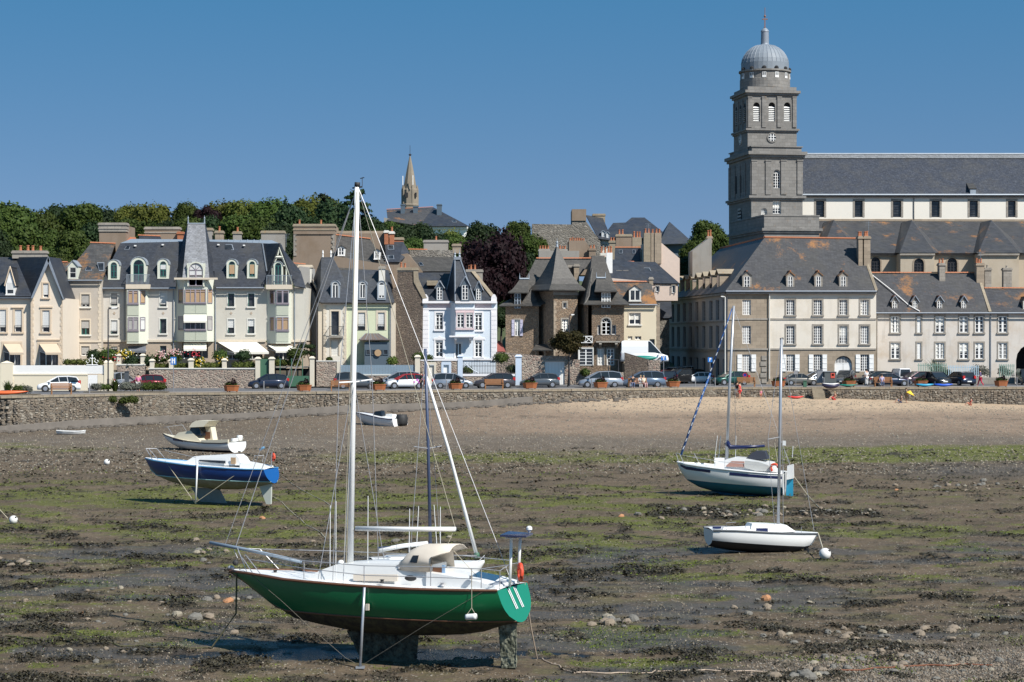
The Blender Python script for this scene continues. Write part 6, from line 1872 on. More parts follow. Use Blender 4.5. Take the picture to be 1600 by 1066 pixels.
back_house('long low chimney block with orange ridge and brown caps behind the apartment roof',236,250,[([(214,374,.5),(281,374,.5),(281,430,.5),(214,430,.5)],'render_brown')],[([(218,382,0),(256,382,0),(250,369,2),(217,368,2)],'slate')],ridges=[((216,368,2),(251,369.5,2))],chims=[(226,354.5,280,382,2.4,1.4,'render_brown',(),{'cap_mat': 'granite','bands': 2}),(277,362,286,380,2,1.2,'terra',(),{})])
for lb,x0,x1,y0,m,pots in (('slim grey chimney with lichened cap right of the silver tower roof',322,331,356,'render_grey',()),('tan chimney with one small pot behind the apartment roof',336,348,360.5,'granite_tan',(342,)),('grey chimney with one small pot behind the apartment roof',364,376,361.5,'render_grey',(370,)),('wide grey chimney with mustard lichened cap behind the right end of the apartments',408,444,360.5,'render_grey',())):
 F_=Frame(x0,233); r=empty('chimney_stack',F_.P(0,.5,5),lb,'chimney'); chimney(F_,r,x0,y0,x1,420,0,1.1,m,pots,cap_mat='lichen_stone')
FBR=Frame(459,238)
Bg=back_house('tall brown rendered gable block with quoined edges and a lichened double-banded top',238,459,[([(459,352,0),(522,352,0),(526,415,0),(530,440,0),(450,440,0),(459,400,0)],'render_brown')],chims=[(458.5,350,523,366,-.12,2.0,'render_brown',(466.5,500),{'cap_mat': 'lichen_stone','bands': 2})])
quoins(FBR,Bg,458.6,366,400,1,-.02,'granite',4,3,5,.06); quoins(FBR,Bg,523,366,420,-1,-.02,'granite',4,3,5,.06)
back_house('old slate-roofed house with two white dormer windows behind the pale green house',236,560,[([(522,400,0),(612,415,0),(612,470,0),(522,470,0)],'render_brown'),([(530,365,5),(604,365,5),(604,420,5),(530,420,5)],'render_brown')],[([(520,421,-.3),(612,427,-.3),(578,373.5,4.2),(523,367.5,4.2)],'slate_old')],ridges=[((523,367,4.2),(579,373.5,4.2))],chims=[(525,361,600,372,5.5,1.2,'granite_tan',(),{'bands': 2}),(600.5,360,607,382,4.5,.9,'terra',(),{'cap_mat': 'offwhite'}),(608.5,361.5,615.5,382,4.5,.9,'terra',(612,),{'cap_mat': 'offwhite'})],dorms=[(528,386,538.5,399,1.0,384,2.2,'white','slate_old'),(584.5,391,593.5,404.5,.8,389,2.2,'white','slate_old')])
back_house('steep slate roof with two pale skylights and a brown gable behind the rubble gable',238,620,[([(601,409,0),(640,409,0),(640,470,0),(601,470,0)],'render_brown'),([(624,398,1),(637,396,1),(660,424,1),(660,470,1),(624,470,1)],'render_brown')],[([(604,409.5,-.2),(624,409.5,-.2),(640,395,2),(630,378,3),(601,378,3)],'slate')],chims=[(604,371,630,384,3.4,1,'terra',(),{'cap_mat': 'lichen_stone'})],lights=[((606,391,1.7),(616,391,1.7),(615,384,2.4),(606,384,2.4)),((606,406,.2),(616,406,.2),(615,400,.8),(606,400,.8))])
back_house('long slate roof under a pale old stone wall, behind the pale blue house',240,670,[([(640,391,3.4),(708,391,3.4),(708,430,3.4),(640,430,3.4)],'rub_grey'),([(640,423,0),(720,423,0),(720,470,0),(640,470,0)],'render_brown')],[([(655,424,-.2),(722,424,-.2),(722,402,3),(641,401,3)],'slate_old')],ridges=[((638,390,3.6),(668,390.5,3.6))],chims=[(662,375,700,396,4.4,1.2,'render_grey',(681,),{}),(707,381,720,396,4.4,1,'granite_tan',(),{})],lights=[((656,416,.9),(662,416,.9),(659,411,1.6),(654,411,1.6))])
back_house('tall old stone gable house with dark slate roof, high behind the villa',300,894,[([(831.5,350,0),(894,351,0),(894,327,0),(915,327,0),(915,345,0),(938,377,0),(938,410,0),(831.5,420,0)],'rub_grey'),([(935,374,.6),(953,377,.6),(953,402,.6),(935,402,.6)],'offwhite')],[([(935.5,373,-.1),(957,376,-.1),(942,341,7),(915.5,336,7)],'slate')],depth=7,chims=[(893.5,327,916,345,-.15,2,'render_brown',(),{'cap': False}),(926.5,334,945.5,350,7,1.6,'lichen_stone',(),{})],wins=[(938.5,382,942,389,.6,1,1),(944,382,947.5,389,.6,1,1)],dorms=[(939.5,362,945,371,.7,359.5,2,'zinc','zinc'),(946.5,364,952,372,.6,361.5,2,'zinc','zinc')])
back_house('row of low chimney walls topped with many terracotta pots behind the villa',262,880,[([(842,392,0),(905,392,0),(905,440,0),(842,440,0)],'render_grey'),([(889,376,2),(914,376,2),(925,391,2),(925,430,2),(889,430,2)],'render_brown')],chims=[(842,389,859,402,.5,1,'render_grey',(844,848,852,856.5),{'pot_h': .4}),(873,389,886,400,.5,1,'render_grey',(875,879,883),{'pot_h': .4}),(889,377.5,915,390,2.4,1,'render_grey',(891,894.5,898,901.5,905,908.5,912),{'pot_h': .5,'cap_mat': 'terra'}),(920.5,388,931,402,1,1,'render_brown',(923,928),{'pot_h': .4}),(952,376,962,410,2,1,'lichen_stone',(955,959),{'pot_h': .5})])
back_house('slate house with attic windows and a white chimney above the cream house',240,950,[([(925,432,0),(1059,444,0),(1059,470,0),(925,470,0)],'pinkbeige')],[([(920,442,-.2),(1062,443,-.2),(1024,409.5,4),(990,409,4),(926,402,4)],'slate'),([(960,422,3.0),(992,422,3.0),(990,409.5,4.6),(960,410,4.6)],'slate_old')],ridges=[((960,409.5,4.7),(991,409.5,4.7)),((926,401.5,4),(946,401,4))],chims=[(947.5,395,957,428,1.4,.8,'white',(940,946,951,955),{'cap': False,'pot_h': .7})],wins=[(964,423.5,972,433.5,2.0,1,2),(972.5,423.5,981,433.5,2.0,1,2),(1024.5,447,1030,456,0,1,1),(1050,446,1055,458,0,1,1)],lights=[((1008,427,1.9),(1018.5,427,1.9),(1015,419.5,2.8),(1006,419.5,2.8))])
back_house('slate roof with two white skylights and lichened chimney walls behind the attic windows',252,980,[([(960,407,0),(1004,407,0),(1004,440,0),(960,440,0)],'render_brown'),([(1002,390,-1),(1016,390,-1),(1016,430,-1),(1002,430,-1)],'rub_grey')],[([(960,408,-.2),(1005,408,-.2),(1004,387.5,2.4),(961,387.5,2.4)],'slate')],ridges=[((961,387,2.4),(1005,387,2.4))],chims=[(962.5,366,987,392,3,1.1,'render_brown',(968,973),{'cap_mat': 'lichen_stone'}),(988,371,1002.5,392,3,1.1,'lichen_stone',(991,996,1000),{'pot_h': .7,'cap': False})],lights=[((967,397,1.2),(973,397,1.2),(973,391.5,1.9),(967,391.5,1.9)),((988,397,1.2),(993,397,1.2),(993,391.5,1.9),(988,391.5,1.9))])
back_house('pale stained gable wall with tall lichened triple chimney right of the cream house',248,1030,[([(1006,380,0),(1034,380,0),(1062,404,0),(1062,442,0),(1050,450,0),(1006,412,0)],'pinkbeige')],chims=[(1006,364,1016.5,412,-.3,1.2,'lichen_stone',(1009,1014),{'cap': False,'pot_h': .5}),(1017.5,364,1022,410,-.2,1.2,'granite_tan',(1020,),{'cap': False,'pot_h': .5}),(1023,364,1033.5,412,-.3,1.2,'granite_tan',(1026,1031),{'cap': False,'pot_h': .5})])
back_house('small house low between the cream house and the mansion with a plain slate roof',246,1040,[([(1026,496,0),(1046,496,0),(1046,602,0),(1026,602,0)],'rub_grey')],[([(1024,497,-.2),(1050,497,-.2),(1048,461,4),(1027,461,4)],'slate')])
back_house('large dark double-hipped slate roof on the skyline left of the church tower',340,1000,[([(955,372,1),(1040,372,1),(1040,410,1),(955,410,1)],'slateblue')],[([(948,372,0),(1048,372,0),(1007,340,8),(987,340,8)],'slate'),([(940,372,.5),(1000,372,.5),(985,347.5,6),(958,348.5,6)],'slate')])
back_house('dark hipped slate roof with a skylight on the skyline beside the church tower',335,1050,[([(1036,382,1),(1078,382,1),(1078,410,1),(1036,410,1)],'slateblue')],[([(1029,382,0),(1084,380,0),(1046,346.5,8)],'slate_grey'),([(1029,382,0),(1046,346.5,8),(1024,380,8)],'slate')],lights=[((1064,372,2.5),(1072,372,2.5),(1066,366,4),(1060,366,4))])
back_house('small grey gable house with terracotta pots at the foot of the church tower',250,1100,[([(1082,392,0),(1108,372,0),(1112,372,0),(1112,440,0),(1082,440,0)],'render_grey')],chims=[(1105,369,1113,380,.3,1,'granite_tan',(1107,1110.5),{'pot_h': .7}),(1098,379,1104,392,.2,1,'terra',(),{})])
aerial(Frame(444,233),Bg,447,366,386,0); aerial(FJ,J,1357,345,368,3.2); aerial(FI,I_,1013,350,366,18,.8); aerial(FE,E,603,400,418,1.5); aerial(FK,K,1532,395,410,3.6); aerial(FE,E,549,396,424,2.8)
back_house('grey slate house half hidden among the trees on the left hillside',330,125,[([(92,371,0),(136,371,0),(136,400,0),(92,400,0)],'offwhite')],[([(88,372,-.5),(140,372,-.5),(134,364,6),(92,364,6)],'slate_grey')],ridges=[((92,363.5,6),(134,363.5,6))])
FSp=Frame(640,455)
SP=empty('spire',FSp.P(0,2,float(hill_z(FSp.o.x,455))),'distant tapering stone church spire on the hilltop with small lucarnes','church spire')
k=455/F; zf2=lambda y: CAMZ+(HY-y)*k; c_=FSp.P(0,2,0)
sm=simple('spire_stone',(0.22,0.185,0.14),.9,var=.3,scale=.5)
MB().lathe([(13.8*k,zf2(345)),(13.8*k,zf2(322)),(14.6*k,zf2(321)),(14.6*k,zf2(319)),(13.4*k,zf2(318)),(12.6*k,zf2(296)),(10,zf2(290)) if 0 else (9.5*k,zf2(292))],(c_.x,c_.y,0),8,math.pi/8).build('belfry',sm,SP)
MB().lathe([(11.5*k,zf2(296)),(9*k,zf2(282)),(4.3*k,zf2(258)),(.5*k,zf2(241))],(c_.x,c_.y,0),8,math.pi/8).build('spire_cone',sm,SP)
for a_ in (-2.55,-1.2,-.2,3.3):
 p=(c_.x+11.5*k*math.cos(a_),c_.y+11.5*k*math.sin(a_),0); MB().lathe([(2.3*k,zf2(318)),(2.2*k,zf2(296)),(.2*k,zf2(288))],p,6).build('pinnacle',sm,SP)
for x0,x1 in ((632.5,637.5),(648.5,651)):
 mb=MB(); FSp.pbox(mb,x0,301,x1,308,.15 if x0<640 else .4,.8); mb.build('belfry_opening',M['dark'],SP)
mb=MB(); mb.lathe([(.25,zf2(242)),(.35,zf2(240.5)),(.05,zf2(239)),(.04,zf2(226))],(c_.x,c_.y,0),6); mb.build('weather_vane',M['iron'],SP)
for x in (629.5,645.2):
 mb=MB(); FSp.pbox(mb,x-.6,274 if x>640 else 275,x+.6,289,-.6,-.4); mb.build('antenna_panel',M['white'],SP)
back_house('big hipped slate roof with three dark chimneys in front of the hilltop spire',440,660,[([(600,340,1),(655,352,1),(655,380,1),(600,380,1)],'render_grey'),([(655,357,.9),(731,357,.9),(731,380,.9),(655,380,.9)],'white'),([(655,353.5,.3),(731,353.5,.3),(731,357.5,.3),(655,357.5,.3)],'white')],[([(606,345,-.3),(656,353,-.3),(677,324,9),(604,328,9)],'slate_j'),([(656,353.5,-.3),(733,353.5,-.3),(677,324,9)],'slate')],ridges=[((604,327.5,9),(677,323.5,9))],chims=[(682.5,319,690,340,5,2,'slateblue',(),{}),(645.5,322,652.5,340,5,2,'slateblue',(),{}),(626,319,632.5,340,5,2,'slateblue',(),{})],lights=[((707,348,1.5),(714,348,1.5),(711,344,3),(705,344,3))])
# ================================================================== vegetation
nrg=np.random.default_rng(11)
def leaf_cloud(lobes,n,size,seed=0,flat=0.0,jitter=0.12,shell=0.75):
 """leaf-sized quads spread through the outer volume of the given lobes (x,y,z,rx,ry,rz)"""
 g=np.random.default_rng(seed)
 L=np.array(lobes,float)
 w=(L[:,3]*L[:,4]+L[:,3]*L[:,5]); w=w/w.sum()
 k=g.choice(len(L),n,p=w)
 d=g.normal(size=(n,3)); d /= np.linalg.norm(d,axis=1)[:,None]
 low=d[:,2]<-0.35; d[low,2] *= 0.4; d /= np.linalg.norm(d,axis=1)[:,None]
 r=shell+(1.06-shell)*g.random(n)**0.6
 c=L[k,:3]+d*L[k,3:6]*r[:,None]
 c += g.normal(size=(n,3))*jitter*L[k,3:4]
 nrm=d+g.normal(size=(n,3))*0.55+np.array([0,0,0.25]); nrm /= np.linalg.norm(nrm,axis=1)[:,None]
 t=np.cross(nrm,g.normal(size=(n,3))); t /= np.linalg.norm(t,axis=1)[:,None]
 b=np.cross(nrm,t)
 s=size*(0.6+0.8*g.random(n))[:,None]
 V=np.stack([c-t*s-b*s*0.6,c+t*s-b*s*0.6,c+t*s*0.7+b*s*0.8,c-t*s*0.7+b*s*0.8],1).reshape(-1,3)
 return V,np.arange(n*4).reshape(-1,4)
LEAF={'green': foliage('leaf_green',(0.030,0.052,0.012),(0.072,0.100,0.022)),'olive': foliage('leaf_olive',(0.070,0.090,0.018),(0.130,0.140,0.030)),'dark': foliage('leaf_dark',(0.016,0.032,0.014),(0.038,0.058,0.022)),'copper': foliage('leaf_copper',(0.010,0.006,0.008),(0.030,0.013,0.015)),'bush': foliage('leaf_bush',(0.035,0.060,0.014),(0.080,0.105,0.025)),'grey': foliage('leaf_grey',(0.10,0.11,0.085),(0.17,0.17,0.14)),}
bark=simple('bark',(0.09,0.07,0.055),.95,var=.3)
def crown_lobes(seed,n,rx,rz,z0):
 g=random.Random(seed); L=[(0,0,z0,rx*.72,rx*.72,rz*.8)]
 for i in range(n):
  a=g.uniform(0,6.28); e=g.uniform(-.3,1.0); q=g.uniform(.45,.8)
  r=g.uniform(.26,.42)
  L.append((math.cos(a)*rx*q*math.cos(e),math.sin(a)*rx*q*math.cos(e),z0+math.sin(e)*rz*q,rx*r,rx*r,rz*r*.9))
 return L
PROTO={}
def tree_proto(key,mat,seed,nl=16,nleaf=9000,size=.175,name='tree'):
 r=empty(name,(0,0,0),'x','tree')
 L=crown_lobes(seed,nl,4.2,4.0,7.0)
 V,Fc=leaf_cloud(L,nleaf,size,seed)
 core=MB()
 for x,y,z,a,b,c in L[:]:
  core.sphere((x,y,z),.80,8,6,(a,b,c))
 cv=np.array(core.v);
 off=len(cv);
 me_v=np.concatenate([cv+nrg.normal(size=cv.shape)*.12,V]); quads=[]
 faces=[list(f) for f in core.f if len(f)==4]+(Fc+off).tolist()
 np_mesh('crown',me_v,np.array(faces),LEAF[mat],r)
 t=MB(); t.tube([(0,0,-1.5),(.1,0,2),(0,.1,4.5),(.1,0,7)],.42,7,.16)
 g=random.Random(seed)
 for i in range(5):
  a=g.uniform(0,6.28); h=g.uniform(3,5); t.tube([(0,0,h),(math.cos(a)*1.2,math.sin(a)*1.2,h+1.2),(math.cos(a)*2.4,math.sin(a)*2.4,h+3)],.14,5,.05)
 t.build('trunk',bark,r)
 PROTO[key]=r; return r
for k_,m_,s_ in (('g1','green',3),('g2','green',9),('o1','olive',4),('o2','olive',14),('d1','dark',5),('d2','dark',15)):
 tree_proto(k_,m_,s_)
def cedar_proto():
 r=empty('cedar_tree',(0,0,0),'x','tree'); g=random.Random(5); L=[]
 for k in range(12):
  z=3.5+k*.85; w=4.6*(1-k/15)
  for j in range(4):
   a=g.uniform(0,6.28); L.append((math.cos(a)*w*.55,math.sin(a)*w*.55,z+g.uniform(-.2,.2),w*.5,w*.5,.30))
 V,Fc=leaf_cloud(L,6500,.20,5,shell=.2,jitter=.05)
 np_mesh('crown',V,Fc,LEAF['dark'],r)
 t=MB(); t.tube([(0,0,-1),(0,0,6),(0,0,13.5)],.4,7,.06)
 for k in range(14):
  a=g.uniform(0,6.28); z=3+k*.75; w=3.6*(1-k/17); t.tube([(0,0,z),(math.cos(a)*w,math.sin(a)*w,z+.5)],.1,5,.03)
 t.build('trunk',bark,r); PROTO['cedar']=r
cedar_proto()
tree_proto('copper','copper',21,26,14000,.15,'copper_beech')
index_kids()
used_=set()
def put_tree(key,px,ytop,wpx,Y,label,group=None,name=None,hgt=None):
 """crown top at photo row ytop, crown width wpx"""
 p=PROTO[key]; H={'cedar': 13.6}.get(key,11.0); W=8.8
 x=(px-CX)/F*Y; zt=CAMZ+(HY-ytop)/F*Y; zb=float(hill_z(x,Y))-.3
 sx=wpx*Y/F/W
 h=hgt or max(4.0,min(zt-zb,sx*H*1.25)); z0=zt-h
 sz=h/H
 z0=min(z0,zt-h)
 first=key not in used_; used_.add(key)
 o=p if first else copy_tree(p)
 o.location=(x,Y,z0); o.rotation_euler=(0,0,rnd.uniform(0,6.28)); o.scale=(sx,sx,sz)
 o['label']=label
 if group: o['group']=group
 if name: o.name=name
 return o
LG='broad green tree in the wood on the hillside behind the left houses'; GG='green trees on the left hillside'
LO='yellow-green rounded tree on the hillside behind the left houses'; GO='yellow-green trees on the left hillside'
LD='very dark evergreen tree in the wood behind the left houses'; GD='dark evergreens on the left hillside'
for key,px,yt,w,Y in (('g1',12,313,105,300),('g2',58,322,90,320),('d1',100,318,80,330),('g1',125,316,80,325),('d2',160,320,80,330),('o1',207,315,55,325),('o2',240,312,80,320),('g2',292,311,52,325),('o1',345,309,85,325),('o2',385,307,70,322),('g2',430,303,95,312),('d1',455,318,80,305),('o1',492,300,85,325),('d2',520,310,80,308),('d1',575,332,70,300),('g1',30,350,90,270),('d2',-10,352,70,262),('g2',78,352,80,275),('g1',118,358,70,262),('d1',150,345,80,290),('g1',188,340,80,300),('g2',225,338,75,290),('d1',262,340,70,300),('g1',300,338,75,285),('d2',330,335,70,300),('g1',372,334,80,290),('g2',410,330,80,285),('d1',440,345,80,275),('d2',485,342,80,285),('g1',140,388,55,250),('g2',95,392,55,248),('d1',540,345,80,290),('g2',590,352,80,280),('d2',620,352,60,275),('g1',60,385,70,250),('g1',-30,320,90,290),('g2',-60,345,90,270),('d1',450,380,70,252)):
 lb,g_={'g': (LG,GG),'o': (LO,GO),'d': (LD,GD)}[key[0]]
 lm=[(20,'at the left edge'),(90,'above the gabled cream house'),(150,'above the lichened roof'),(215,'over the leftmost chimney block'),(270,'left of the silver tower roof'),(340,'behind the silver tower roof'),(400,'right of the silver tower roof'),(450,'over the mustard-capped chimney'),(520,'over the tall brown chimney gable'),(999,'right of the white masthead')]
 wh_=[t for q,t in lm if px<=q][0]
 put_tree(key,px,yt,w,Y,{'g': 'broad green tree ','o': 'rounded yellow-green tree ','d': 'very dark evergreen '}[key[0]]+('on the skyline ' if yt<330 else 'lower on the hillside ')+wh_,g_)
put_tree('copper',322,322,48,312,'small dark purple-leaved tree among the green trees left of the mast')
put_tree('cedar',556,292,100,300,'tall layered dark cedar standing behind the top of the white mast',name='cedar_tree')
put_tree('cedar',508,300,70,318,'second layered cedar left of the white masthead')
LM='dark green tree on the slope below the hilltop spire'; GM='trees below the hilltop spire'
for key,px,yt,w,Y in (('d1',648,346,75,330),('g1',615,345,60,320),('d2',680,358,70,300),('g2',712,360,60,290),('o1',705,356,55,330),('g1',640,370,60,270)):
 put_tree(key,px,yt,w,Y,LM,GM)
put_tree('d1',752,345,62,320,'dark tree behind the top of the copper beech'); put_tree('g1',805,344,58,310,'green tree between the copper beech and the old stone gable'); put_tree('g2',832,360,50,300,'green tree just left of the old stone gable wall'); put_tree('g1',790,372,50,290,'green tree low behind the copper beech')
put_tree('copper',772,360,118,248,'large dark purple copper beech between the pale blue house and the stone villa',hgt=16.5,name='copper_beech')
put_tree('copper',742,400,80,244,'lower copper beech filling the gap beside the pale blue house',hgt=13,name='copper_beech')
put_tree('g1',1108,343,62,320,'bright green tree against the left side of the church tower'); put_tree('g2',1090,368,62,300,'green tree below the skyline left of the church tower'); put_tree('d1',1068,400,50,280,'dark tree behind the small grey gable house')
put_tree('d1',783,470,46,243,'dark evergreen filling the gap between the pale blue house and the stone villa'); put_tree('d2',815,392,60,262,'dark tree behind the left wing of the stone villa')
# --- shrubs, hedges, garden plants
def shrub(name,label,lobes,n,size,mat,group=None,stem=None,cat='shrub',cores=True):
 """lobes in world coordinates"""
 c=lobes[0]; r=empty(name,(c[0],c[1],c[2]-c[5]),label,cat,group)
 V,Fc=leaf_cloud(lobes,n,size,rnd.randint(0,9999),shell=.5)
 fs=Fc;
 if cores:
  core=MB()
  for x,y,z,a,b,cz in lobes: core.sphere((x,y,z),.78,8,5,(a,b,cz))
  cv=np.array(core.v); fs=np.array([list(f) for f in core.f if len(f)==4]+(Fc+len(cv)).tolist()); V=np.concatenate([cv,V])
 np_mesh('foliage',V-np.array(r.location),fs,mat if not isinstance(mat,str) else LEAF[mat],r)
 if stem:
  t=MB(); t.tube(stem,.07,6,.04); t.build('stem',bark,r)
 return r
def L_(F_,px,py,v,rx,rz,ry=None):
 p=F_.Q(px,py,v); return (p.x,p.y,p.z,rx,ry or rx,rz)
def hedge(label,F_,x0,x1,y0,y1,v,d=.7,mat=None):
 n=max(2,int((F_.u(x1)-F_.u(x0))/.55)); zc=(y0+y1)/2; rz=(y1-y0)/2*F_.m(x0)
 L=[L_(F_,x0+(x1-x0)*(i+.5)/n,zc,v,.42,rz,d) for i in range(n)]
 return shrub('hedge',label,L,260*n,.06,mat or M['hedge'],cat='hedge')
hedge('clipped hedge behind the left part of the rubble wall below the apartments',FT,241,293,567,577,1.0)
hedge('long clipped hedge between two cream pillars below the white awning',FT,303,346,566,577,1.0)
hedge('yellow-green hedge right of the small white post below the large awning',FT,364,398,564.5,577,1.0)
hedge('clipped hedge behind the white board fence of the cream house',FW,100,160,561,572,2.0)
hedge('green hedge above the green panel fence beside the rubble pillar',FT,430,470,560,574,1.5)
hedge('narrow clipped hedge right of the blue-grey porch',FG,608,618,557,572,1.8)
for i,(x,y,r_,m_,lb) in enumerate(((148,556,.8,'dark','dark round shrub behind the white fence'),(170,556,1.1,'bush','broad green shrub with red blossom beside the lamp post'),(196,553,.6,'bush','yellow-flowered shrub between two cream pillars'),(207,566,.9,'dark','dark green shrub behind the wall left of the blue sign'),(232,565,.8,'dark','tall dark shrub beside the rubble wall corner'),(252,560,.7,'bush','rose bush left of the blue parking sign'),(272,558,.8,'bush','rose bush right of the blue parking sign'),(312,564,.5,'bush','small yellow-green shrub under the balcony awning'),(344,556,.8,'bush','pale green loose bush left of the large awning'),(380,556,.8,'dark','dark leafy bush under the large white awning'),(412,568,.8,'dark','dark ivy bush in the gateway between cream pillars'),(462,553,.9,'bush','bushy shrub under the right-hand awning'),(655,558,.7,'bush','green shrub at the foot of the rubble gable'),(667,562,.7,'bush','green shrub at the left corner of the pale blue house'),(730,580,.6,'bush','shrub behind the curved handrail of the pale blue gate'),(800,577,.6,'bush','shrub left of the right-hand pale blue gate post'),(782,560,.8,'bush','green creeper on the wall behind the pale blue gate'),(515,563,.35,'bush','small plant on top of the brown rubble wall'),(914,582,.5,'bush','low plant before the villa bay window'))):
 F_={True: FT,False: FVw}[x<500] if x<1100 else FK
 vv=1.2 if x<640 else (1.5 if x<900 else-.2)
 L=[L_(F_,x,y,vv,r_,r_*.8)]+[L_(F_,x+rnd.uniform(-1,1)*r_*8,y+rnd.uniform(-3,3),vv+rnd.uniform(-.3,.3),r_*.55,r_*.5) for _ in range(4)]
 shrub('shrub',lb,L,int(900*r_+300),.07,m_)
fl=[simple('blossom_red',(.45,.03,.05),.7),simple('blossom_pink',(.65,.38,.36),.7),simple('blossom_yellow',(.60,.42,.05),.7),simple('blossom_white',(.75,.72,.65),.7)]
mb=MB()
for x,y,n,c,sp in ((172,558,40,0,14),(196,552,50,2,14),(252,556,40,1,14),(272,552,40,1,14),(312,566,30,2,10),(300,553,25,0,20),(345,562,20,2,14)):
 for i in range(n):
  mb.cur=c if rnd.random()<.8 else 3; mb.sphere(FT.Q(x+rnd.gauss(0,sp*.45),y+rnd.gauss(0,3.4),.3+rnd.uniform(0,.4)),.07,5,3)
mb.build('rose_blossom',fl,kind='stuff',label='pink, red and yellow blossoms scattered over the garden shrubs below the apartments')
L=[L_(FVw,888,536,-.8,1.5,1.2)]+[L_(FVw,888+rnd.uniform(-20,20),537+rnd.uniform(-14,12),-.8+rnd.uniform(-.8,.8),.7,.6) for _ in range(12)]
p=FVw.Q(887,602,-.8)
st_=shrub('street_tree','small round-headed evergreen tree in front of the stone villa',L,5200,.085,foliage('street_leaf',(0.028,0.032,0.010),(0.075,0.060,0.018)),cat='tree',stem=[(p.x,p.y,-.1),(p.x+.1,p.y,1.6),(p.x,p.y,3.6)])
L=[L_(FT,473,541,2.5,.55,.22),L_(FT,485,542,2.5,.5,.2),L_(FT,478,551,2.5,.5,.22),L_(FT,488,553,2.5,.3,.2)]
p=FT.Q(480,578,2.5)
shrub('cloud_pine','small cloud-pruned pine against the grey rendered wall',L,1400,.06,'dark',stem=[(p.x,p.y,1.3),(p.x+.3,p.y,2.4),(p.x-.1,p.y,3.6)],cat='tree')
def sword(name,label,px,py,Y,n,h,mat='bush',spread=.8):
 x=(px-CX)/F*Y; z=0; r=empty(name,(x,Y,z),label,'plant'); mb=MB()
 for i in range(n):
  a=rnd.uniform(0,6.28); s=rnd.uniform(.2,1)*spread; hh=h*rnd.uniform(.6,1.1)
  b=Vector((x+rnd.uniform(-.15,.15),Y+rnd.uniform(-.15,.15),z)); d=Vector((math.cos(a)*s,math.sin(a)*s,0)); w=Vector((-math.sin(a),math.cos(a),0))*.035
  m1=b+d*.45+Vector((0,0,hh*.75)); tp=b+d+Vector((0,0,hh))
  mb.poly([b-w,b+w,m1+w,m1-w]); mb.poly([m1-w,m1+w,tp])
 mb.build('leaves',LEAF[mat],r); return r
YP=188.5
sword('flax_plant','spiky green flax plant at the foot of the lamp post',180,605,YP,70,1.25)
sword('flax_plant','spiky green flax plant behind the orange kayak',12,606,180.5,70,1.2)
FP=Frame(200,YP)
for x,r_,m_,lb in ((152,.45,'grey','low lavender mound left of the spiky plant'),(165,.4,'bush','low green mound beside the spiky plant'),(200,.6,'grey','pale grey-green mound right of the spiky plant'),(215,.5,'grey','second grey mound in the promenade bed'),(232,.6,'bush','low green spreading shrub in the promenade bed'),(248,.6,'bush','low green shrub at the right end of the promenade bed')):
 L=[L_(FP,x+d,607-r_*5,0,r_*.8,r_*.7) for d in (-5,0,5)]; shrub('shrub',lb,L,900,.05,m_)
FP0=Frame(20,180.5)
for x,r_,lb in ((30,.55,'dark green mound behind the orange kayak'),(41,.4,'small grey mound right of the orange kayak')):
 L=[L_(FP0,x+d,609,0,r_*.8,r_*.8) for d in (-4,4)]; shrub('shrub',lb,L,700,.05,'bush' if x<35 else 'grey')
mb=MB();
for x0,x1,Y_ in ((132,262,187.3),(-30,60,179.3)):
 f_=Frame((x0+x1)/2,Y_); f_.box(mb,f_.u(x0),f_.u(x1),-.5,.9,0.0,.09)
mb.build('flower_bed',M['earth'],kind='structure')
FWl=Frame(190,182.9)
L=[L_(FWl,x,625+rnd.uniform(-2,2),0,.35,.35) for x in (172,176,192,198,205,210)]; shrub('wall_weed','green weeds growing out of the face of the quay wall',L,1800,.05,'bush',cat='plant')
sword('yucca','tall spiky plant behind the green pickets',1462,590,227.5,130,2.6,'bush',1.9)
for x,y,r_,lb in ((1475,583,1.2,'loose green shrub behind the green pickets'),(1530,578,1.4,'grey-green feathery shrub right of the pale blue pickets'),(1520,584,.9,'low grey-green shrub behind the pale blue pickets'),(1572,580,1.0,'thin green shrub behind the right-hand green pickets')):
 L=[L_(FKf,x+rnd.uniform(-9,9),y+rnd.uniform(-5,5),.9,r_*.4,r_*.35) for _ in range(7)]; shrub('shrub',lb,L,int(1000*r_),.055,'bush' if x<1500 else 'grey',cores=False)
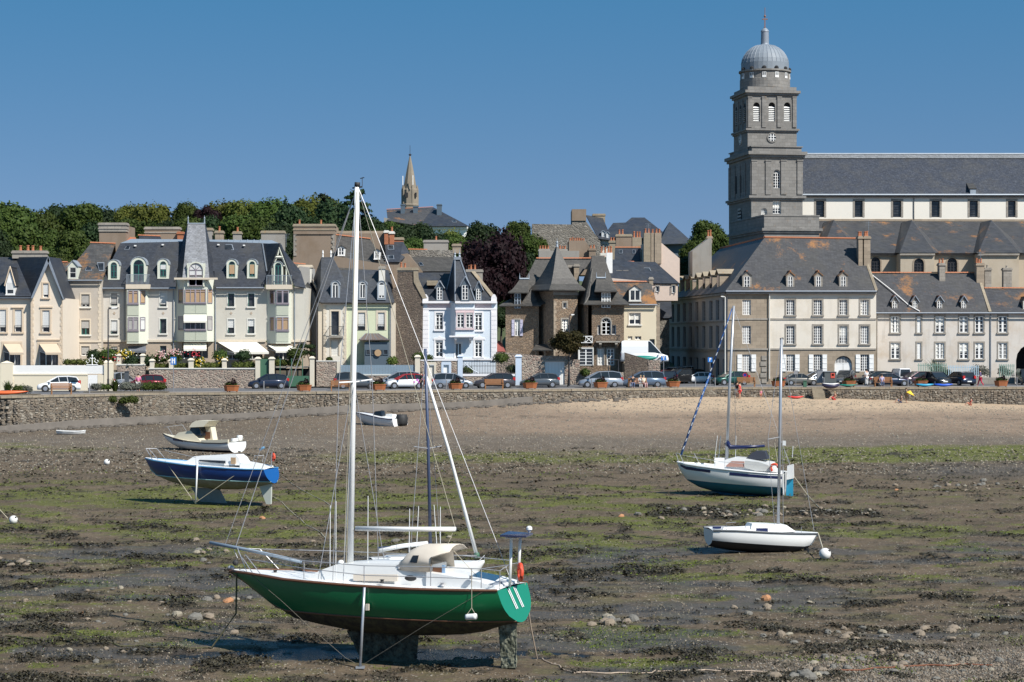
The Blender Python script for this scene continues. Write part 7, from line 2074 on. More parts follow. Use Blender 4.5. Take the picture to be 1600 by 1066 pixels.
 # ================================================================== vehicles, street furniture, people
M['tyre']=simple('tyre_rubber',(.02,.02,.02),.9); M['rim']=simple('alloy_rim',(.45,.45,.47),.35,.7)
M['cglass']=simple('car_glass',(.02,.025,.03),.05,var=0); M['lampw']=simple('headlamp',(.7,.7,.72),.15,var=0); M['lampr']=simple('tail_lamp',(.45,.02,.02),.25,var=0)
M['trim']=simple('black_trim',(.03,.03,.03),.7); M['plate']=simple('number_plate',(.75,.75,.72),.6,var=0)
def paint(name,c,metal=.35):
 if name in MATS: return MATS[name]
 m=simple(name,c,.28,metal,.03); m.node_tree.nodes['Principled BSDF'].inputs['Coat Weight'].default_value=.6; return m
CARP=paint('car_paint_white',(.78,.78,.78),0)
CARS={}
def car_proto(kind):
 P_=dict(hatch=dict(L=4.0,H=1.47,prof=[(-2.0,.55,.95),(-1.9,.95,.98),(-.6,.98,1),(.75,.95,1),(1.35,.86,.97),(1.85,.74,.90),(2.0,.60,.80)],cab=[(-1.9,.95),(-1.62,1.38),(-.9,1.47),(.1,1.45),(1.1,.92)]),mpv=dict(L=4.5,H=1.68,prof=[(-2.25,.6,.95),(-2.15,1.02,.98),(-.6,1.04,1),(.9,1.0,1),(1.6,.90,.97),(2.1,.76,.90),(2.25,.6,.8)],cab=[(-2.15,1.0),(-1.95,1.55),(-1.2,1.68),(.2,1.63),(1.5,.96)]),sedan=dict(L=4.4,H=1.42,prof=[(-2.2,.58,.93),(-2.1,.90,.96),(-1.3,.96,1),(.7,.93,1),(1.5,.82,.97),(2.05,.72,.9),(2.2,.55,.8)],cab=[(-1.75,.94),(-1.05,1.38),(-.5,1.42),(.15,1.40),(1.05,.90)]),van=dict(L=5.2,H=2.45,prof=[(-2.6,.7,.97),(-2.58,1.25,1),(-.6,1.25,1),(1.1,1.22,1),(1.9,1.05,.98),(2.5,.85,.92),(2.6,.6,.85)],cab=[(-2.58,1.2),(-2.52,2.35),(-2.3,2.45),(.6,2.42),(1.75,1.15)]))[kind]
 L,H=P_['L'],P_['H']; W=.88 if kind != 'van' else 1.0
 r=empty('parked_car' if kind != 'van' else 'van',(0,0,0),'x','car' if kind != 'van' else 'van')
 b=MB(); b.sm=True; rings=[]
 for x,zt,wf in P_['prof']:
  w=W*wf
  rings.append([(x,-w*.93,.22),(x,w*.93,.22),(x,w,.45),(x,w*.99,zt*.85),(x,w*.88,zt),(x,-w*.88,zt),(x,-w*.99,zt*.85),(x,-w,.45)])
 b.ring_loft(rings); b.build('body',CARP,r)
 g=MB(); cb=P_['cab']; rg=[]
 for i,(x,z) in enumerate(cb):
  t=(z-cb[0][1])/(H-cb[0][1]); w=W*(.90-.15*max(0,t)); w0=W*.92; zb=.85 if kind != 'van' else 1.1
  rg.append([(x,-w0,zb),(x,w0,zb),(x,w,z),(x,-w,z)])
 g.ring_loft(rg); solid=kind=='van'
 g.build('windows',M['cglass'],r)
 rf=MB(); rf.sm=False
 top=[(x,z) for x,z in cb[1:4]]
 for (x0,z0),(x1,z1) in zip(top[:-1],top[1:]):
  rf.hexa([(x0,-W*.77,z0),(x1,-W*.77,z1),(x1,W*.77,z1),(x0,W*.77,z0),(x0,-W*.72,z0+.05),(x1,-W*.72,z1+.05),(x1,W*.72,z1+.05),(x0,W*.72,z0+.05)])
 for s in (-1,1):
  for (x0,z0),(x1,z1) in ((cb[4],cb[3]),(cb[0],cb[1])):
   rf.tube([(x0,s*W*.9,z0),(x1,s*W*.77,z1)],.05,5)
  for x in ([-.55,.0] if kind=='sedan' else [-.75,.05]): rf.tube([(x-.1,s*W*.915,.95),(x,s*W*.765,H-.04)],.035,4)
  rf.tube([(cb[1][0],s*W*.77,cb[1][1]),(cb[2][0],s*W*.765,H),(cb[3][0],s*W*.77,cb[3][1])],.045,5)
  if solid: rf.box(-2.55,.35,s*W*.93-.03,s*W*.93+.03,1.15,1.9); rf.hexa([(-2.55,s*W*.9,1.85),(.35,s*W*.9,1.85),(.35,s*W*.96,1.85),(-2.55,s*W*.96,1.85),(-2.5,s*W*.74,2.42),(.35,s*W*.74,2.42),(.35,s*W*.8,2.42),(-2.5,s*W*.8,2.42)])
 rf.build('roof',CARP,r)
 for x in (-L*.31,L*.315):
  for s in (-1,1):
   y=s*(W-.1); m1=MB(); m1.sm=False
   def cyl(mb,r0,r1,ya,yb,n=16):
    f=lambda rr,yy: [(x+rr*math.cos(2*math.pi*i/n),yy,.32+rr*math.sin(2*math.pi*i/n)) for i in range(n)]
    mb.ring_loft([f(r0,ya),f(r1,yb)])
   cyl(m1,.32,.32,y-.1,y+.1); w=m1.build('wheel',M['tyre'],r)
   m2=MB(); cyl(m2,.21,.19,y+s*.095,y+s*.12); m2.build('rim',M['rim'],w)
   m3=MB(); cyl(m3,.38,.38,y-s*.02,y+s*.085); m3.build('wheel_arch',M['trim'],r)
 for s in (-1,1):
  h=MB(); x=L/2; h.hexa([(x-.42,s*W*.62,.62),(x-.1,s*W*.45,.60),(x-.02,s*W*.45,.60),(x-.3,s*W*.88,.62),(x-.5,s*W*.62,.76),(x-.16,s*W*.45,.70),(x-.1,s*W*.45,.70),(x-.45,s*W*.87,.78)]); h.build('headlight',M['lampw'],r)
  t=MB(); t.box(-x-.03,-x+.22,s*W*.78-.12,s*W*.78+.14,.78,1.08 if kind != 'sedan' else .92); t.build('tail_light',M['lampr'],r)
  m=MB(); m.box(cb[4][0]-.32,cb[4][0]-.2,s*(W+.02),s*(W+.18),.93,1.06); m.build('wing_mirror',CARP,r)
 for x in (L/2-.02,-L/2-.02):
  p=MB(); p.box(x,x+.04,-.26,.26,.42,.53); p.build('number_plate',M['plate'],r)
 gr=MB(); gr.box(L/2-.06,L/2+.015,-.5,.5,.28,.40); gr.build('grille',M['trim'],r)
 CARS[kind]=r
for k_ in ('hatch','mpv','sedan','van'): car_proto(k_)
index_kids()
cu=set(); EMPTYM=None
def car(kind,px,Y,col,rz,label,z=-.13,group='cars parked along the street',sc=None):
 p=CARS[kind]; o=p if kind in cu else p
 o=copy_tree(p,swap={CARP: col})
 o.location=((px-CX)/F*Y,Y,z); o.rotation_euler=(0,0,R(rz)); o['label']=label; o['group']=group
 if sc: o.scale=(sc,sc,sc)
 return o
cw,cs,cg,ck2,cn,cr,cgn,cbr=CARP,paint('car_silver',(.42,.44,.47),.6),paint('car_grey',(.10,.11,.12)),paint('car_black',(.02,.021,.023)),paint('car_navy',(.02,.026,.05)),paint('car_red',(.16,.01,.02)),paint('car_green',(.01,.06,.045)),paint('car_bluegrey',(.16,.20,.26),.5)
car('hatch',92,194.5,cw,193,'white hatchback parked before the cream garden wall and white fence')
car('mpv',186,204.5,cs,70,'silver people carrier seen from behind beside the stone wall')
car('hatch',227,202,cr,190,'dark red hatchback parked left of the blue sign')
car('hatch',419,206,cn,192,'dark navy hatchback parked before the gateway with cream pillars')
car('mpv',557,206,cg,8,'dark grey estate car behind the white mast, tail to the left')
car('mpv',623,209.5,cs,190,'silver car mostly hidden behind the white car with the red roof')
rc=car('hatch',634,206.5,cw,191,'white small car with red roof and pink decals by the rubble gable')
for ch in rc.children:
 if ch.name.startswith('roof') or ch.name.startswith('wing_mirror'):
  for sl in ch.material_slots: sl.link='OBJECT'; sl.material=paint('roof_red',(.5,.03,.03))
dec=MB(); dec.sm=False
for i,(x,z,r_) in enumerate(((-1.3,.72,.2),(-1.6,.85,.13),(-1.05,.9,.12),(-.75,.7,.1))): dec.ring_loft([[(x+r_*math.cos(a),.885,z+r_*math.sin(a)) for a in (0,1.05,2.1,3.14,4.2,5.2)],[(x+r_*math.cos(a),.90,z+r_*math.sin(a)) for a in (0,1.05,2.1,3.14,4.2,5.2)]])
d_=dec.build('decal',simple('decal_violet',(.55,.12,.5),.5),None); d_.parent=rc
car('mpv',707,208,cs,5,'silver hatchback parked with its tail towards the white garden door',sc=.92)
car('hatch',772,208.5,paint('car_brown',(.065,.055,.06)),188,'dark brown-grey hatchback behind the wooden bench',sc=1.03)
car('hatch',843,211,cg,186,'dark grey hatchback in front of the white garage door')
car('mpv',938,211,cs,184,'silver-grey people carrier in front of the stone villa')
car('mpv',1005,211.5,cbr,183,'blue-grey people carrier behind the bench with seated people')
car('hatch',1045,222,cn,262,'dark car seen from behind beside the blue no-through-road sign')
car('hatch',1044,232,cr,240,'dark red car, second in the row along the shaded flank'); car('mpv',1052,240,cs,225,'silver car, far in the row along the shaded flank')
car('mpv',1062,229,ck2,228,'black people carrier nose-in left of the small white car'); car('hatch',1078,238,ck2,225,'black hatchback behind the small white car')
car('mpv',1068,248,cw,200,'white van-like car parked deep in the side street'); car('sedan',1045,256,cs,200,'pale car deepest in the side street')
car('hatch',1090,230,cw,184,'small white hatchback crossing the mouth of the side street',sc=.86)
car('hatch',1141,222,cgn,205,'dark green hatchback at the corner of the mansion')
car('sedan',1251,221,paint('car_goldgrey',(.17,.16,.14)),6,'grey-gold saloon before the shuttered mansion windows',sc=.9)
car('hatch',1278,223,cs,200,'silver car behind the grey power box'); car('mpv',1321,222.5,cg,250,'dark grey car just right of the power box',sc=.95)
car('hatch',1366,224,ck2,195,'black car before the rightmost shuttered mansion window'); car('sedan',1391,218,cn,8,'dark blue saloon behind the bench with the seated woman',sc=.93)
car('van',1405,224.5,cw,100,'white delivery van seen from behind with glazed rear doors',sc=.72); car('hatch',1431,221,paint('car_plum',(.05,.02,.03)),200,'dark plum car beside the white van')
car('hatch',1464,220,ck2,285,'black car facing the quay above the blue kayaks'); car('hatch',1499,220.5,cn,110,'navy hatchback seen from behind near the pale blue pickets'); car('van',1602,224,ck2,268,'black van in the arched gateway at the right edge',sc=.7)
car('van',1006,224,cw,4,'tall white camper van parked on the raised yard beside the cream house',z=2.2,group='x',sc=1.0)['group']='vans'
for k_ in CARS:
 for o in [CARS[k_]]+[c for c in children(CARS[k_])]+[g for c in children(CARS[k_]) for g in children(c)]: bpy.data.objects.remove(o)
FY=Frame(1000,216)
Yd=empty('yard_wall',FY.P(0,0,0),'dark sloping retaining wall of the raised yard holding the camper van','wall')
mb=MB(); FY.box(mb,FY.u(978),FY.u(1031),.4,11.5,-.3,2.2); mb.build('yard_fill',M['earth'],Yd)
mb=MB(); mb.slab([FY.Q(976,602,0),FY.Q(976,551,0),FY.Q(1014,562,0),FY.Q(1014,602,0)],.4,direction=FY.N); mb.build('wall_face',M['rub_dark'],Yd)
# ---- street furniture
wood=simple('bench_wood',(.28,.13,.05),.6,var=.2); rustp=simple('planter_wood',(.30,.10,.035),.65,var=.2)
def qx(px):
 a=(px-CX)/F; Y=200.0
 for _ in range(12): Y=float(quay_y(a*Y))+2.0
 return a*Y,Y
def bench_proto():
 r=empty('park_bench',(0,0,0),'x','bench')
 for i in range(4): MB().box(-.95,.95,-.25+i*.13,-.14+i*.13,.43,.47).build('seat_slat',wood,r)
 for i in range(4): MB().box(-.95,.95,-.33,-.29,.52+i*.12,.62+i*.12).build('back_slat',wood,r)
 for x in (-.85,.85):
  m=MB(); m.box(x-.05,x+.05,-.3,-.22,0,.98); m.box(x-.05,x+.05,.18,.26,0,.60); m.box(x-.05,x+.05,-.3,.26,.36,.428); m.box(x-.05,x+.05,-.3,.30,.6,.66); m.build('end_frame',wood,r)
 return r
bp=bench_proto()
def planter_proto():
 r=empty('flower_planter',(0,0,0),'x','planter')
 n=6; f=lambda s,z: [(s*.72*math.cos(math.pi*i/3),s*.5*math.sin(math.pi*i/3),z) for i in range(n)]
 MB().ring_loft([f(.86,.08),f(1,.55)]).build('box',rustp,r); MB().ring_loft([f(1.07,.551),f(1.07,.62)]).build('rim',rustp,r)
 for a in (0,2,4): MB().box(.5*math.cos(a)-.06,.5*math.cos(a)+.06,.35*math.sin(a)-.06,.35*math.sin(a)+.06,0,.079).build('foot',wood,r)
 V,Fc=leaf_cloud([(0,0,.75,.45,.35,.2),(.2,0,.9,.25,.2,.28),(-.25,0,.8,.25,.2,.15)],420,.06,8,shell=.3); np_mesh('flowers',V,Fc,LEAF['copper'],r,kind='stuff')
 V,Fc=leaf_cloud([(-.2,-.2,.72,.4,.25,.12),(.35,-.15,.70,.25,.2,.12)],160,.05,9,shell=.3); np_mesh('flowers',V,Fc,LEAF['bush'],r,kind='stuff')
 return r
pp=planter_proto(); index_kids()
first=True
for px,lb in ((96,'wooden bench before the white hatchback at the left'),(532,'wooden bench just left of the white mast'),(772,'wooden bench before the dark brown-grey hatchback'),(996,'wooden bench with two people sitting on it'),(1166,'wooden bench near the corner of the mansion'),(1380,'wooden bench with a seated woman at its right end')):
 o=bp if first else copy_tree(bp); x,Y=qx(px)
 o.location=(x,Y,0); o.rotation_euler=(0,0,R(180+(5 if px<900 else 0)+(12 if px<100 else 0))); o['label']=lb; o['group']='wooden promenade benches'; first=False
first=True
for px,lb in ((363,'orange-brown planter left of the navy hatchback'),(476,'orange-brown planter before the green panel fence'),(592,'orange-brown planter just right of the white mast'),(712,'orange-brown planter before the silver hatchback'),(828,'orange-brown planter left of the white garage door'),(938,'orange-brown planter before the silver people carrier'),(1051,'orange-brown planter at the mouth of the side street'),(1215,'orange-brown planter by the mansion drainpipe'),(1325,'orange-brown planter before the carriage door'),(1437,'orange-brown planter left of the blue kayaks'),(1562,'orange-brown planter near the right-hand arch')):
 o=pp if first else copy_tree(pp); x,Y=qx(px)
 o.location=(x,Y-.6,0); o.rotation_euler=(0,0,rnd.uniform(-.1,.1)); o['label']=lb; o['group']='planters along the promenade'; first=False
M['post_grey']=simple('post_grey',(.30,.30,.31),.5,.4)
first=None
for px in (136,410,577,697,925,1088,1119,1290,1422,1593):
 x,Y=qx(px)
 if first is None:
  r=empty('bollard',(0,0,0),'thin grey metal bollard standing at the kerb of the promenade','bollard','kerb bollards'); MB().lathe([(.05,0),(.05,.88),(.035,.92)],(0,0,0),8).build('post',M['post_grey'],r); first=r; index_kids()
 else: r=copy_tree(first)
 r.location=(x,Y+1.1,0)
def lamp(px,ytop,Y,dx,label,zb=0,mat='iron',r_=.07):
 f=Frame(px,Y); r=empty('street_lamp',f.P(0,0,zb),label,'street lamp'); z=f.z(px,ytop)
 mb=MB(); mb.tube([f.P(0,0,zb),f.P(0,0,zb+1.2)],r_*1.4,8); mb.tube([f.P(0,0,zb+1.2),f.P(0,0,z-.1),f.P(dx*.12,0,z),f.P(dx,0,z+.05)],r_,6,r_*.6); mb.build('pole',M[mat],r)
 mb=MB(); mb.hexa([f.P(dx*.6,-.15,z-.04),f.P(dx*1.5,-.12,z+.02),f.P(dx*1.5,.12,z+.02),f.P(dx*.6,.15,z-.04),f.P(dx*.6,-.12,z+.1),f.P(dx*1.5,-.08,z+.1),f.P(dx*1.5,.08,z+.1),f.P(dx*.6,.12,z+.1)]); mb.build('lantern',M['blind'],r)
lamp(169,482,189.5,.55,'tall black street lamp with a flat white head at the left'); lamp(889.5,492.5,213,.35,'black street lamp before the stone villa'); lamp(1133,464,222,-.3,'tall pale street lamp at the corner of the mansion',mat='offwhite')
def sign(px,y0,y1,yb,w,Y,mat,label,txt=None,rnd_=False):
 f=Frame(px,Y); r=empty('road_sign',f.P(0,0,-.1),label,'road sign')
 mb=MB(); mb.tube([f.P(0,.05,-.1),f.P(0,.05,f.z(px,y0)-.02)],.035,6); mb.build('post',M['post_grey'],r)
 if rnd_: disc(f,0,f.z(px,(y0+y1)/2),w,0,.02,mat,'plate',20,parent=r)
 else: mb=MB(); f.box(mb,-w,w,-.02,.0,f.z(px,y1),f.z(px,y0)); mb.build('plate',mat,r)
 if txt:
  mb=MB(); c=f.z(px,(y0+y1)/2); h=f.z(px,y0)-f.z(px,y1)
  for a,b,d,e in txt: f.box(mb,a*w,b*w,-.03,-.021,c+d*h/2,c+e*h/2)
  mb.build('symbol',M['white'],r)
 return r
blue=simple('sign_blue',(.02,.16,.50),.4,var=.02)
sign(271,558,570,603,.27,191,blue,'blue square parking sign on a grey pole in front of the rubble wall',[(-.6,-.2,-.7,.7),(.2,.6,-.7,.7),(-.2,.2,.05,.3)])
sign(1037,556,563,600,.27,211,blue,'blue square no-through-road sign with a white T mark',[(-.15,.15,-.8,.5),(-.6,.6,.35,.65)])
sign(1109.5,558.5,566,590,.24,213,blue,'small blue sign in front of the shaded mansion flank',[(-.3,0,-.7,.7),(0,.5,.1,.7)])
s_=sign(1164,583,589,600,.22,219,simple('sign_navy',(.03,.03,.25),.4),'round no-parking sign with red rim by the mansion',rnd_=True); f_=Frame(1164,219); disc(f_,0,f_.z(1164,586),.24,-.03,.025,simple('sign_red',(.5,.03,.03),.5),'rim',20,rin=.18,parent=s_)
sign(1243.5,579,585,603,.2,208.5,M['post_grey'],'grey-backed road sign on a thin pole right of the near white mast')
def boxy(name,label,cat,px0,y0,px1,y1,Y,d,mat,rest=()):
 f=Frame((px0+px1)/2,Y); r=empty(name,f.P(0,d/2,f.z(px0,y1)),label,cat); mb=MB(); f.pbox(mb,px0,y0,px1,y1,0,d); mb.build('body',mat,r)
 for nm,a,b,c,e,m in rest: mb=MB(); f.pbox(mb,a,b,c,e,-.04,-.003); mb.build(nm,m,r)
 mb=MB(); f.pbox(mb,px0-.4,y0-1,px1+.4,y0-.05,-.05,d+.05); mb.build('lid',mat,r)
boxy('utility_box','dark grey power box on wheels with a red and white notice','utility box',1288.5,582,1307,600,216.5,1.2,simple('box_grey',(.09,.10,.10),.7),[('notice',1298,583,1304.5,591,simple('notice_red',(.55,.08,.05),.7)),('notice_disc',1299.5,584.5,1303,587.5,M['white'])])
boxy('utility_box','tilted pale grey metal panel box left of the power box','utility box',1277,579,1285.5,598,217.5,.5,M['post_grey'])
boxy('litter_bin','dark green litter bin on the promenade above the steps','litter bin',1255.5,596,1260.5,606.5,207.9,.35,M['green_metal'])
boxy('info_pillar','dark slim parking meter pillar left of the dark red car','parking meter',194.5,581,200.5,600,197,.4,simple('meter_dark',(.07,.08,.09),.6))
# ---- small craft on the quay and sand
def kayak(px,Y,z,L,col,label,rz=0,w=.36,h=.16,name='kayak',cockpit=True):
 x=(px-CX)/F*Y; r=empty(name,(x,Y,z),label,name,rz=R(rz)); mb=MB(); mb.sm=True; rings=[]
 for i in range(13):
  t=-1+2*i/12; s=max(.03,(1-abs(t)**2.4)); xx=t*L/2; lift=.12*t*t
  rings.append([(xx,w*s*math.cos(a),h+lift+h*s*math.sin(a)*1.0) for a in [2*math.pi*k/10 for k in range(10)]])
 mb.ring_loft(rings); o=mb.build('hull',col,None); o.parent=r
 if cockpit:
  mb=MB(); mb.sphere((0,0,h*1.75),.25,10,4,(2.0,.75,.35)); o=mb.build('cockpit',M['trim'],None); o.parent=r
kayak(8,179.0,0,4.0,simple('kayak_orange',(.65,.12,.03),.4,var=.05),'orange kayak lying on the quay edge at the far left',12,.4,.2)
kayak(1445,208.4,.02,1.9,simple('kayak_cyan',(.02,.30,.50),.4,var=.05),'light blue kayak, left one of two on the quay wall',2,.3,.16); kayak(1474,208.5,.02,2.0,simple('kayak_blue',(.02,.10,.55),.4,var=.05),'deep blue kayak, right one of two on the quay wall',-2,.3,.16)
kayak(1243,205.6,float(mudz(28.6,205.6)),1.7,simple('kayak_red',(.60,.04,.03),.4,var=.05),'red kayak on the sand below the promenade',3,.3,.14); kayak(1325,208.3,.02,1.9,simple('canoe_green',(.01,.16,.12),.4,var=.05),'dark green canoe upside down on the quay edge',1,.35,.13,'canoe',False)
kayak(1298,206.3,-.15,1.9,simple('dinghy_navy',(.03,.03,.07),.4,var=.05),'navy inflatable dinghy with white rim hanging over the quay edge',0,.5,.3,'dinghy',False)
kayak(1298,206.3,.24,1.8,M['white'],'white deck rim of the navy inflatable dinghy',0,.45,.09,'dinghy_cover',False)
kayak(1003,220.5,2.4,3.4,simple('canoe_teal',(.01,.20,.16),.5),'teal boat lying upside down on the yard wall before the camper van',-8,.6,.35,'rowing_boat',False)
# ---- people
skin_m=simple('skin',(.48,.28,.19),.6,var=.05)
def skinned(name,verts,edges,radii,mat,parent,root=0):
 me=bpy.data.meshes.new(name); me.from_pydata(verts,edges,[]); o=bpy.data.objects.new(name,me); COL.objects.link(o)
 md=o.modifiers.new('s','SKIN'); sk=me.skin_vertices[0].data
 for i,rr in enumerate(radii): sk[i].radius=(rr,rr)
 sk[root].use_root=True
 o.modifiers.new('u','SUBSURF').levels=1
 dg=bpy.context.evaluated_depsgraph_get(); m2=bpy.data.meshes.new_from_object(o.evaluated_get(dg)); m2.name=name
 m2.materials.clear(); m2.materials.append(mat)
 for p in m2.polygons: p.use_smooth=True
 bpy.data.objects.remove(o); o=bpy.data.objects.new(name,m2); COL.objects.link(o); o.parent=parent; return o
def cloth(n,c): return simple('cloth_'+n,c,.85,var=.08)
POSES={'stand': dict(hip=.92,lean=0,kn=((.02,.49),(-.02,.49)),an=((-.02,.07),(.02,.07)),el=((0,1.12),(.0,1.12)),ha=((.10,.88),(.08,.88))),'walk': dict(hip=.90,lean=.03,kn=((.16,.50),(-.06,.47)),an=((.26,.09),(-.30,.14)),el=((-.12,1.14),(.12,1.14)),ha=((-.10,.90),(.30,.98))),'sit': dict(hip=.50,lean=-.05,kn=((.44,.50),(.44,.50)),an=((.44,.07),(.46,.07)),el=((.04,.72),(.04,.72)),ha=((.26,.62),(.28,.62))),'ground': dict(hip=.13,lean=-.12,kn=((.34,.42),(.36,.40)),an=((.62,.07),(.64,.07)),el=((.0,.36),(.0,.36)),ha=((.2,.3),(.22,.3)))}
def person(px,Y,z,h,rz,pose,top,bottom,hair,label,sleeves=True,long_legs=True,extra=None):
 x=(px-CX)/F*Y; r=empty('person',(x,Y,z),label,'person',rz=R(rz)); k=h/1.75; q=POSES[pose]; hp=q['hip']; ln=q['lean']
 V=[(0,0,hp),(ln*.5,0,hp+.25),(ln,0,hp+.50),(ln,0,hp+.60),(ln+.02,0,hp+.70),(ln+.03,0,hp+.80)]; Rr=[.13,.115,.13,.055,.085,.075]; E=[(0,1),(1,2),(2,3),(3,4),(4,5)]
 for s,i in ((-1,0),(1,1)):
  b=len(V); V += [(0,s*.10,hp-.06),(q['kn'][i][0],s*.11,q['kn'][i][1]),(q['an'][i][0],s*.11,q['an'][i][1]),(q['an'][i][0]+.16,s*.12,q['an'][i][1]-.035)]; Rr += [.10,.062,.042,.035]; E += [(0,b),(b,b+1),(b+1,b+2),(b+2,b+3)]
  b=len(V); V += [(ln,s*.18,hp+.50),(ln+q['el'][i][0],s*.25,q['el'][i][1]+(0 if pose in ('stand','walk') else .0)),(ln+q['ha'][i][0],s*.24,q['ha'][i][1]),(ln+q['ha'][i][0]+.06,s*.235,q['ha'][i][1]-.07)]; Rr += [.06,.042,.028,.03]; E += [(2,b),(b,b+1),(b+1,b+2),(b+2,b+3)]
 V=[(a*k,b_*k,c*k) for a,b_,c in V]; Rr=[a*k for a in Rr]
 skinned('body',V,E,Rr,skin_m,r)
 n=3 if sleeves else 3; idx=[0,1,2,10,11,18,19]
 sub=[V[i] for i in idx]; skinned('shirt',sub,[(0,1),(1,2),(2,3),(3,4),(2,5),(5,6)],[Rr[i]*1.16 for i in idx[:3]]+([Rr[i]*1.3 for i in idx[3:]] if sleeves else [.07*k,.03*k,.07*k,.03*k]),top,r)
 ids=[0,6,7,8,14,15,16] if long_legs else [0,6,7,14,15]
 ed=[(0,1),(1,2),(2,3),(0,4),(4,5),(5,6)] if long_legs else [(0,1),(1,2),(0,3),(3,4)]
 skinned('trousers' if long_legs else 'shorts',[V[i] for i in ids],ed,[Rr[i]*1.22 for i in ids],bottom,r)
 c=V[4]; mb=MB(); mb.sphere((c[0]-.02*k,0,c[2]+.045*k),.105*k,8,6,(1,.92,1)); o=mb.build('hair',hair,None); o.parent=r
 mb=MB()
 for b,s in ((13,-1),(21,1)):
  p=Vector(V[b])
  for f_ in range(5): mb.tube([p+Vector(((f_-2)*.014*k,0,-.02*k)),p+Vector(((f_-2)*.02*k+.01,0,-.09*k+abs(f_-2)*.01))],.009*k,4,.006*k)
 o=mb.build('fingers',skin_m,None,kind='stuff'); o.parent=r
 return r
hd,hb_=simple('hair_dark',(.03,.02,.015),.8),simple('hair_fair',(.35,.25,.14),.8)
def qy(px,d=0): x,Y=qx(px); return Y+d
wht,blk,red_,pnk,jn,org=cloth('white',(.75,.74,.72)),cloth('black',(.03,.03,.035)),cloth('red',(.60,.05,.05)),cloth('pink',(.75,.22,.38)),cloth('denim',(.08,.11,.20)),cloth('orange',(.60,.22,.14))
person(216,192.5,-.1,1.75,90,'stand',pnk,wht,hd,'person in a pink shirt and white shorts walking beside the dark red car',long_legs=False)
person(658,qy(658,.4),0,1.72,200,'stand',blk,blk,hd,'person dressed in black standing just left of the dark mast'); person(664,qy(664,.1),0,1.74,170,'walk',cloth('grey',(.38,.38,.42)),org,hb_,'person in a grey top and salmon trousers beside the dark mast')
person(989,qy(989,.12),0,1.7,-90,'sit',blk,jn,hd,'person in dark clothes sitting at the left end of the crowded bench'); person(1001,qy(1001,.1),0,1.65,-90,'sit',wht,wht,hb_,'person in white sitting on the crowded bench'); person(1006,qy(1006,-.3),0,1.62,-60,'sit',cloth('cream',(.62,.56,.44)),cloth('striped',(.55,.35,.35)),hb_,'person in a cream top at the right end of the crowded bench')
def sand(px,Y): return float(mudz((px-CX)/F*Y,Y))
for a in ((1026,205.0,1.2,200,'stand',red_,red_,hd,'child in a red top standing on the sand left of the blue furled sail',True,False),(1156,204.6,1.66,150,'stand',red_,red_,hd,'person in a red swimsuit standing on the sand by the mast',False,False),(1152,205.0,1.7,40,'stand',blk,wht,hd,'dark-haired person beside the one in red on the sand',True,False),(1189,205.0,.95,260,'stand',pnk,org,hb_,'small bare-shouldered child on the sand between the two masts',False,False),(1303,204.6,1.6,200,'ground',org,red_,hb_,'person in orange sitting on the sand below the navy dinghy',False,False),(1407,203.8,1.6,180,'ground',blk,jn,hd,'dark-haired person sitting on the sand left of the yellow umbrella',False,False),(1416,204.2,1.5,0,'stand',cloth('olive',(.20,.17,.10)),cloth('khaki',(.25,.2,.13)),hd,'person standing on the sand under a small yellow umbrella',True,False),(1516,204.0,1.5,180,'ground',red_,org,hd,'person sunbathing on the sand far right below the wall',False,False)):
 px,Y=a[0],a[1]; person(px,Y,sand(px,Y)-.02,*a[2:])
f_=Frame(1422,204.1); um=empty('umbrella',f_.P(0,0,sand(1422,204.1)),'small yellow umbrella held up on the sand','umbrella'); z=f_.z(1422,612)
mb=MB(); mb.ring_loft([[f_.P(.45*math.cos(a),.45*math.sin(a),z-.25-.2*math.cos(a)) for a in [math.pi*k/4 for k in range(8)]],[f_.P(.05*math.cos(a),.05*math.sin(a),z+.1) for a in [math.pi*k/4 for k in range(8)]]]); mb.build('canopy',simple('umbrella_yellow',(.75,.50,.03),.7),um)
mb=MB(); mb.tube([f_.P(-.3,0,z-.9),f_.P(0,0,z+.1)],.02,5); mb.build('handle',M['iron'],um)
person(1354,219,-.12,1.78,120,'stand',wht,wht,hd,'person dressed all in white standing before the rightmost mansion shutters'); person(1378,qy(1378,.1),0,1.68,-90,'sit',cloth('lilac',(.45,.40,.55)),jn,hd,'person in a lilac top sitting at the end of the right-hand bench')
person(1532,qy(1532,.4),0,1.78,180,'walk',cloth('violet',(.16,.12,.24)),cloth('crimson',(.50,.02,.07)),hd,'person in a violet top and crimson trousers walking on the promenade at the right')
# ================================================================== boats
def gel(n,c,r=.3,v=.05,s=1.0): return simple('boat_'+n,c,r,0,v,s)
BW,BN,BG,BB=gel('white',(.74,.74,.72)),gel('navy',(.012,.018,.07)),gel('green',(.0,.115,.038),.38),gel('blue',(.004,.036,.16),.3)
ALU,STL,ROPE,CAN=simple('mast_grey',(.42,.44,.47),.35,.5),simple('steel_rail',(.42,.42,.43),.45,.4),simple('rope',(.40,.36,.27),.9),simple('sprayhood_canvas',(.60,.53,.44),.85)
TEAK=simple('teak',(.14,.06,.03),.6,var=.2)
def foul(n,c,dirt=(.05,.045,.025),f=.6):
 m,nt,b=node_mat(n); v=coords(nt); a=noise(nt,v,3.5,6,.75)
 nt.links.new(mix(nt,ramp(nt,a,[(.4,gray(0)),(.6,gray(f))]),rgba(c),rgba(dirt)),b.inputs['Base Color']); b.inputs['Roughness'].default_value=.85
 bump(nt,b,a,.5,.03); return m
WEED=foul('weedy_antifouling',(.018,.015,.012),(.075,.075,.035),.7)
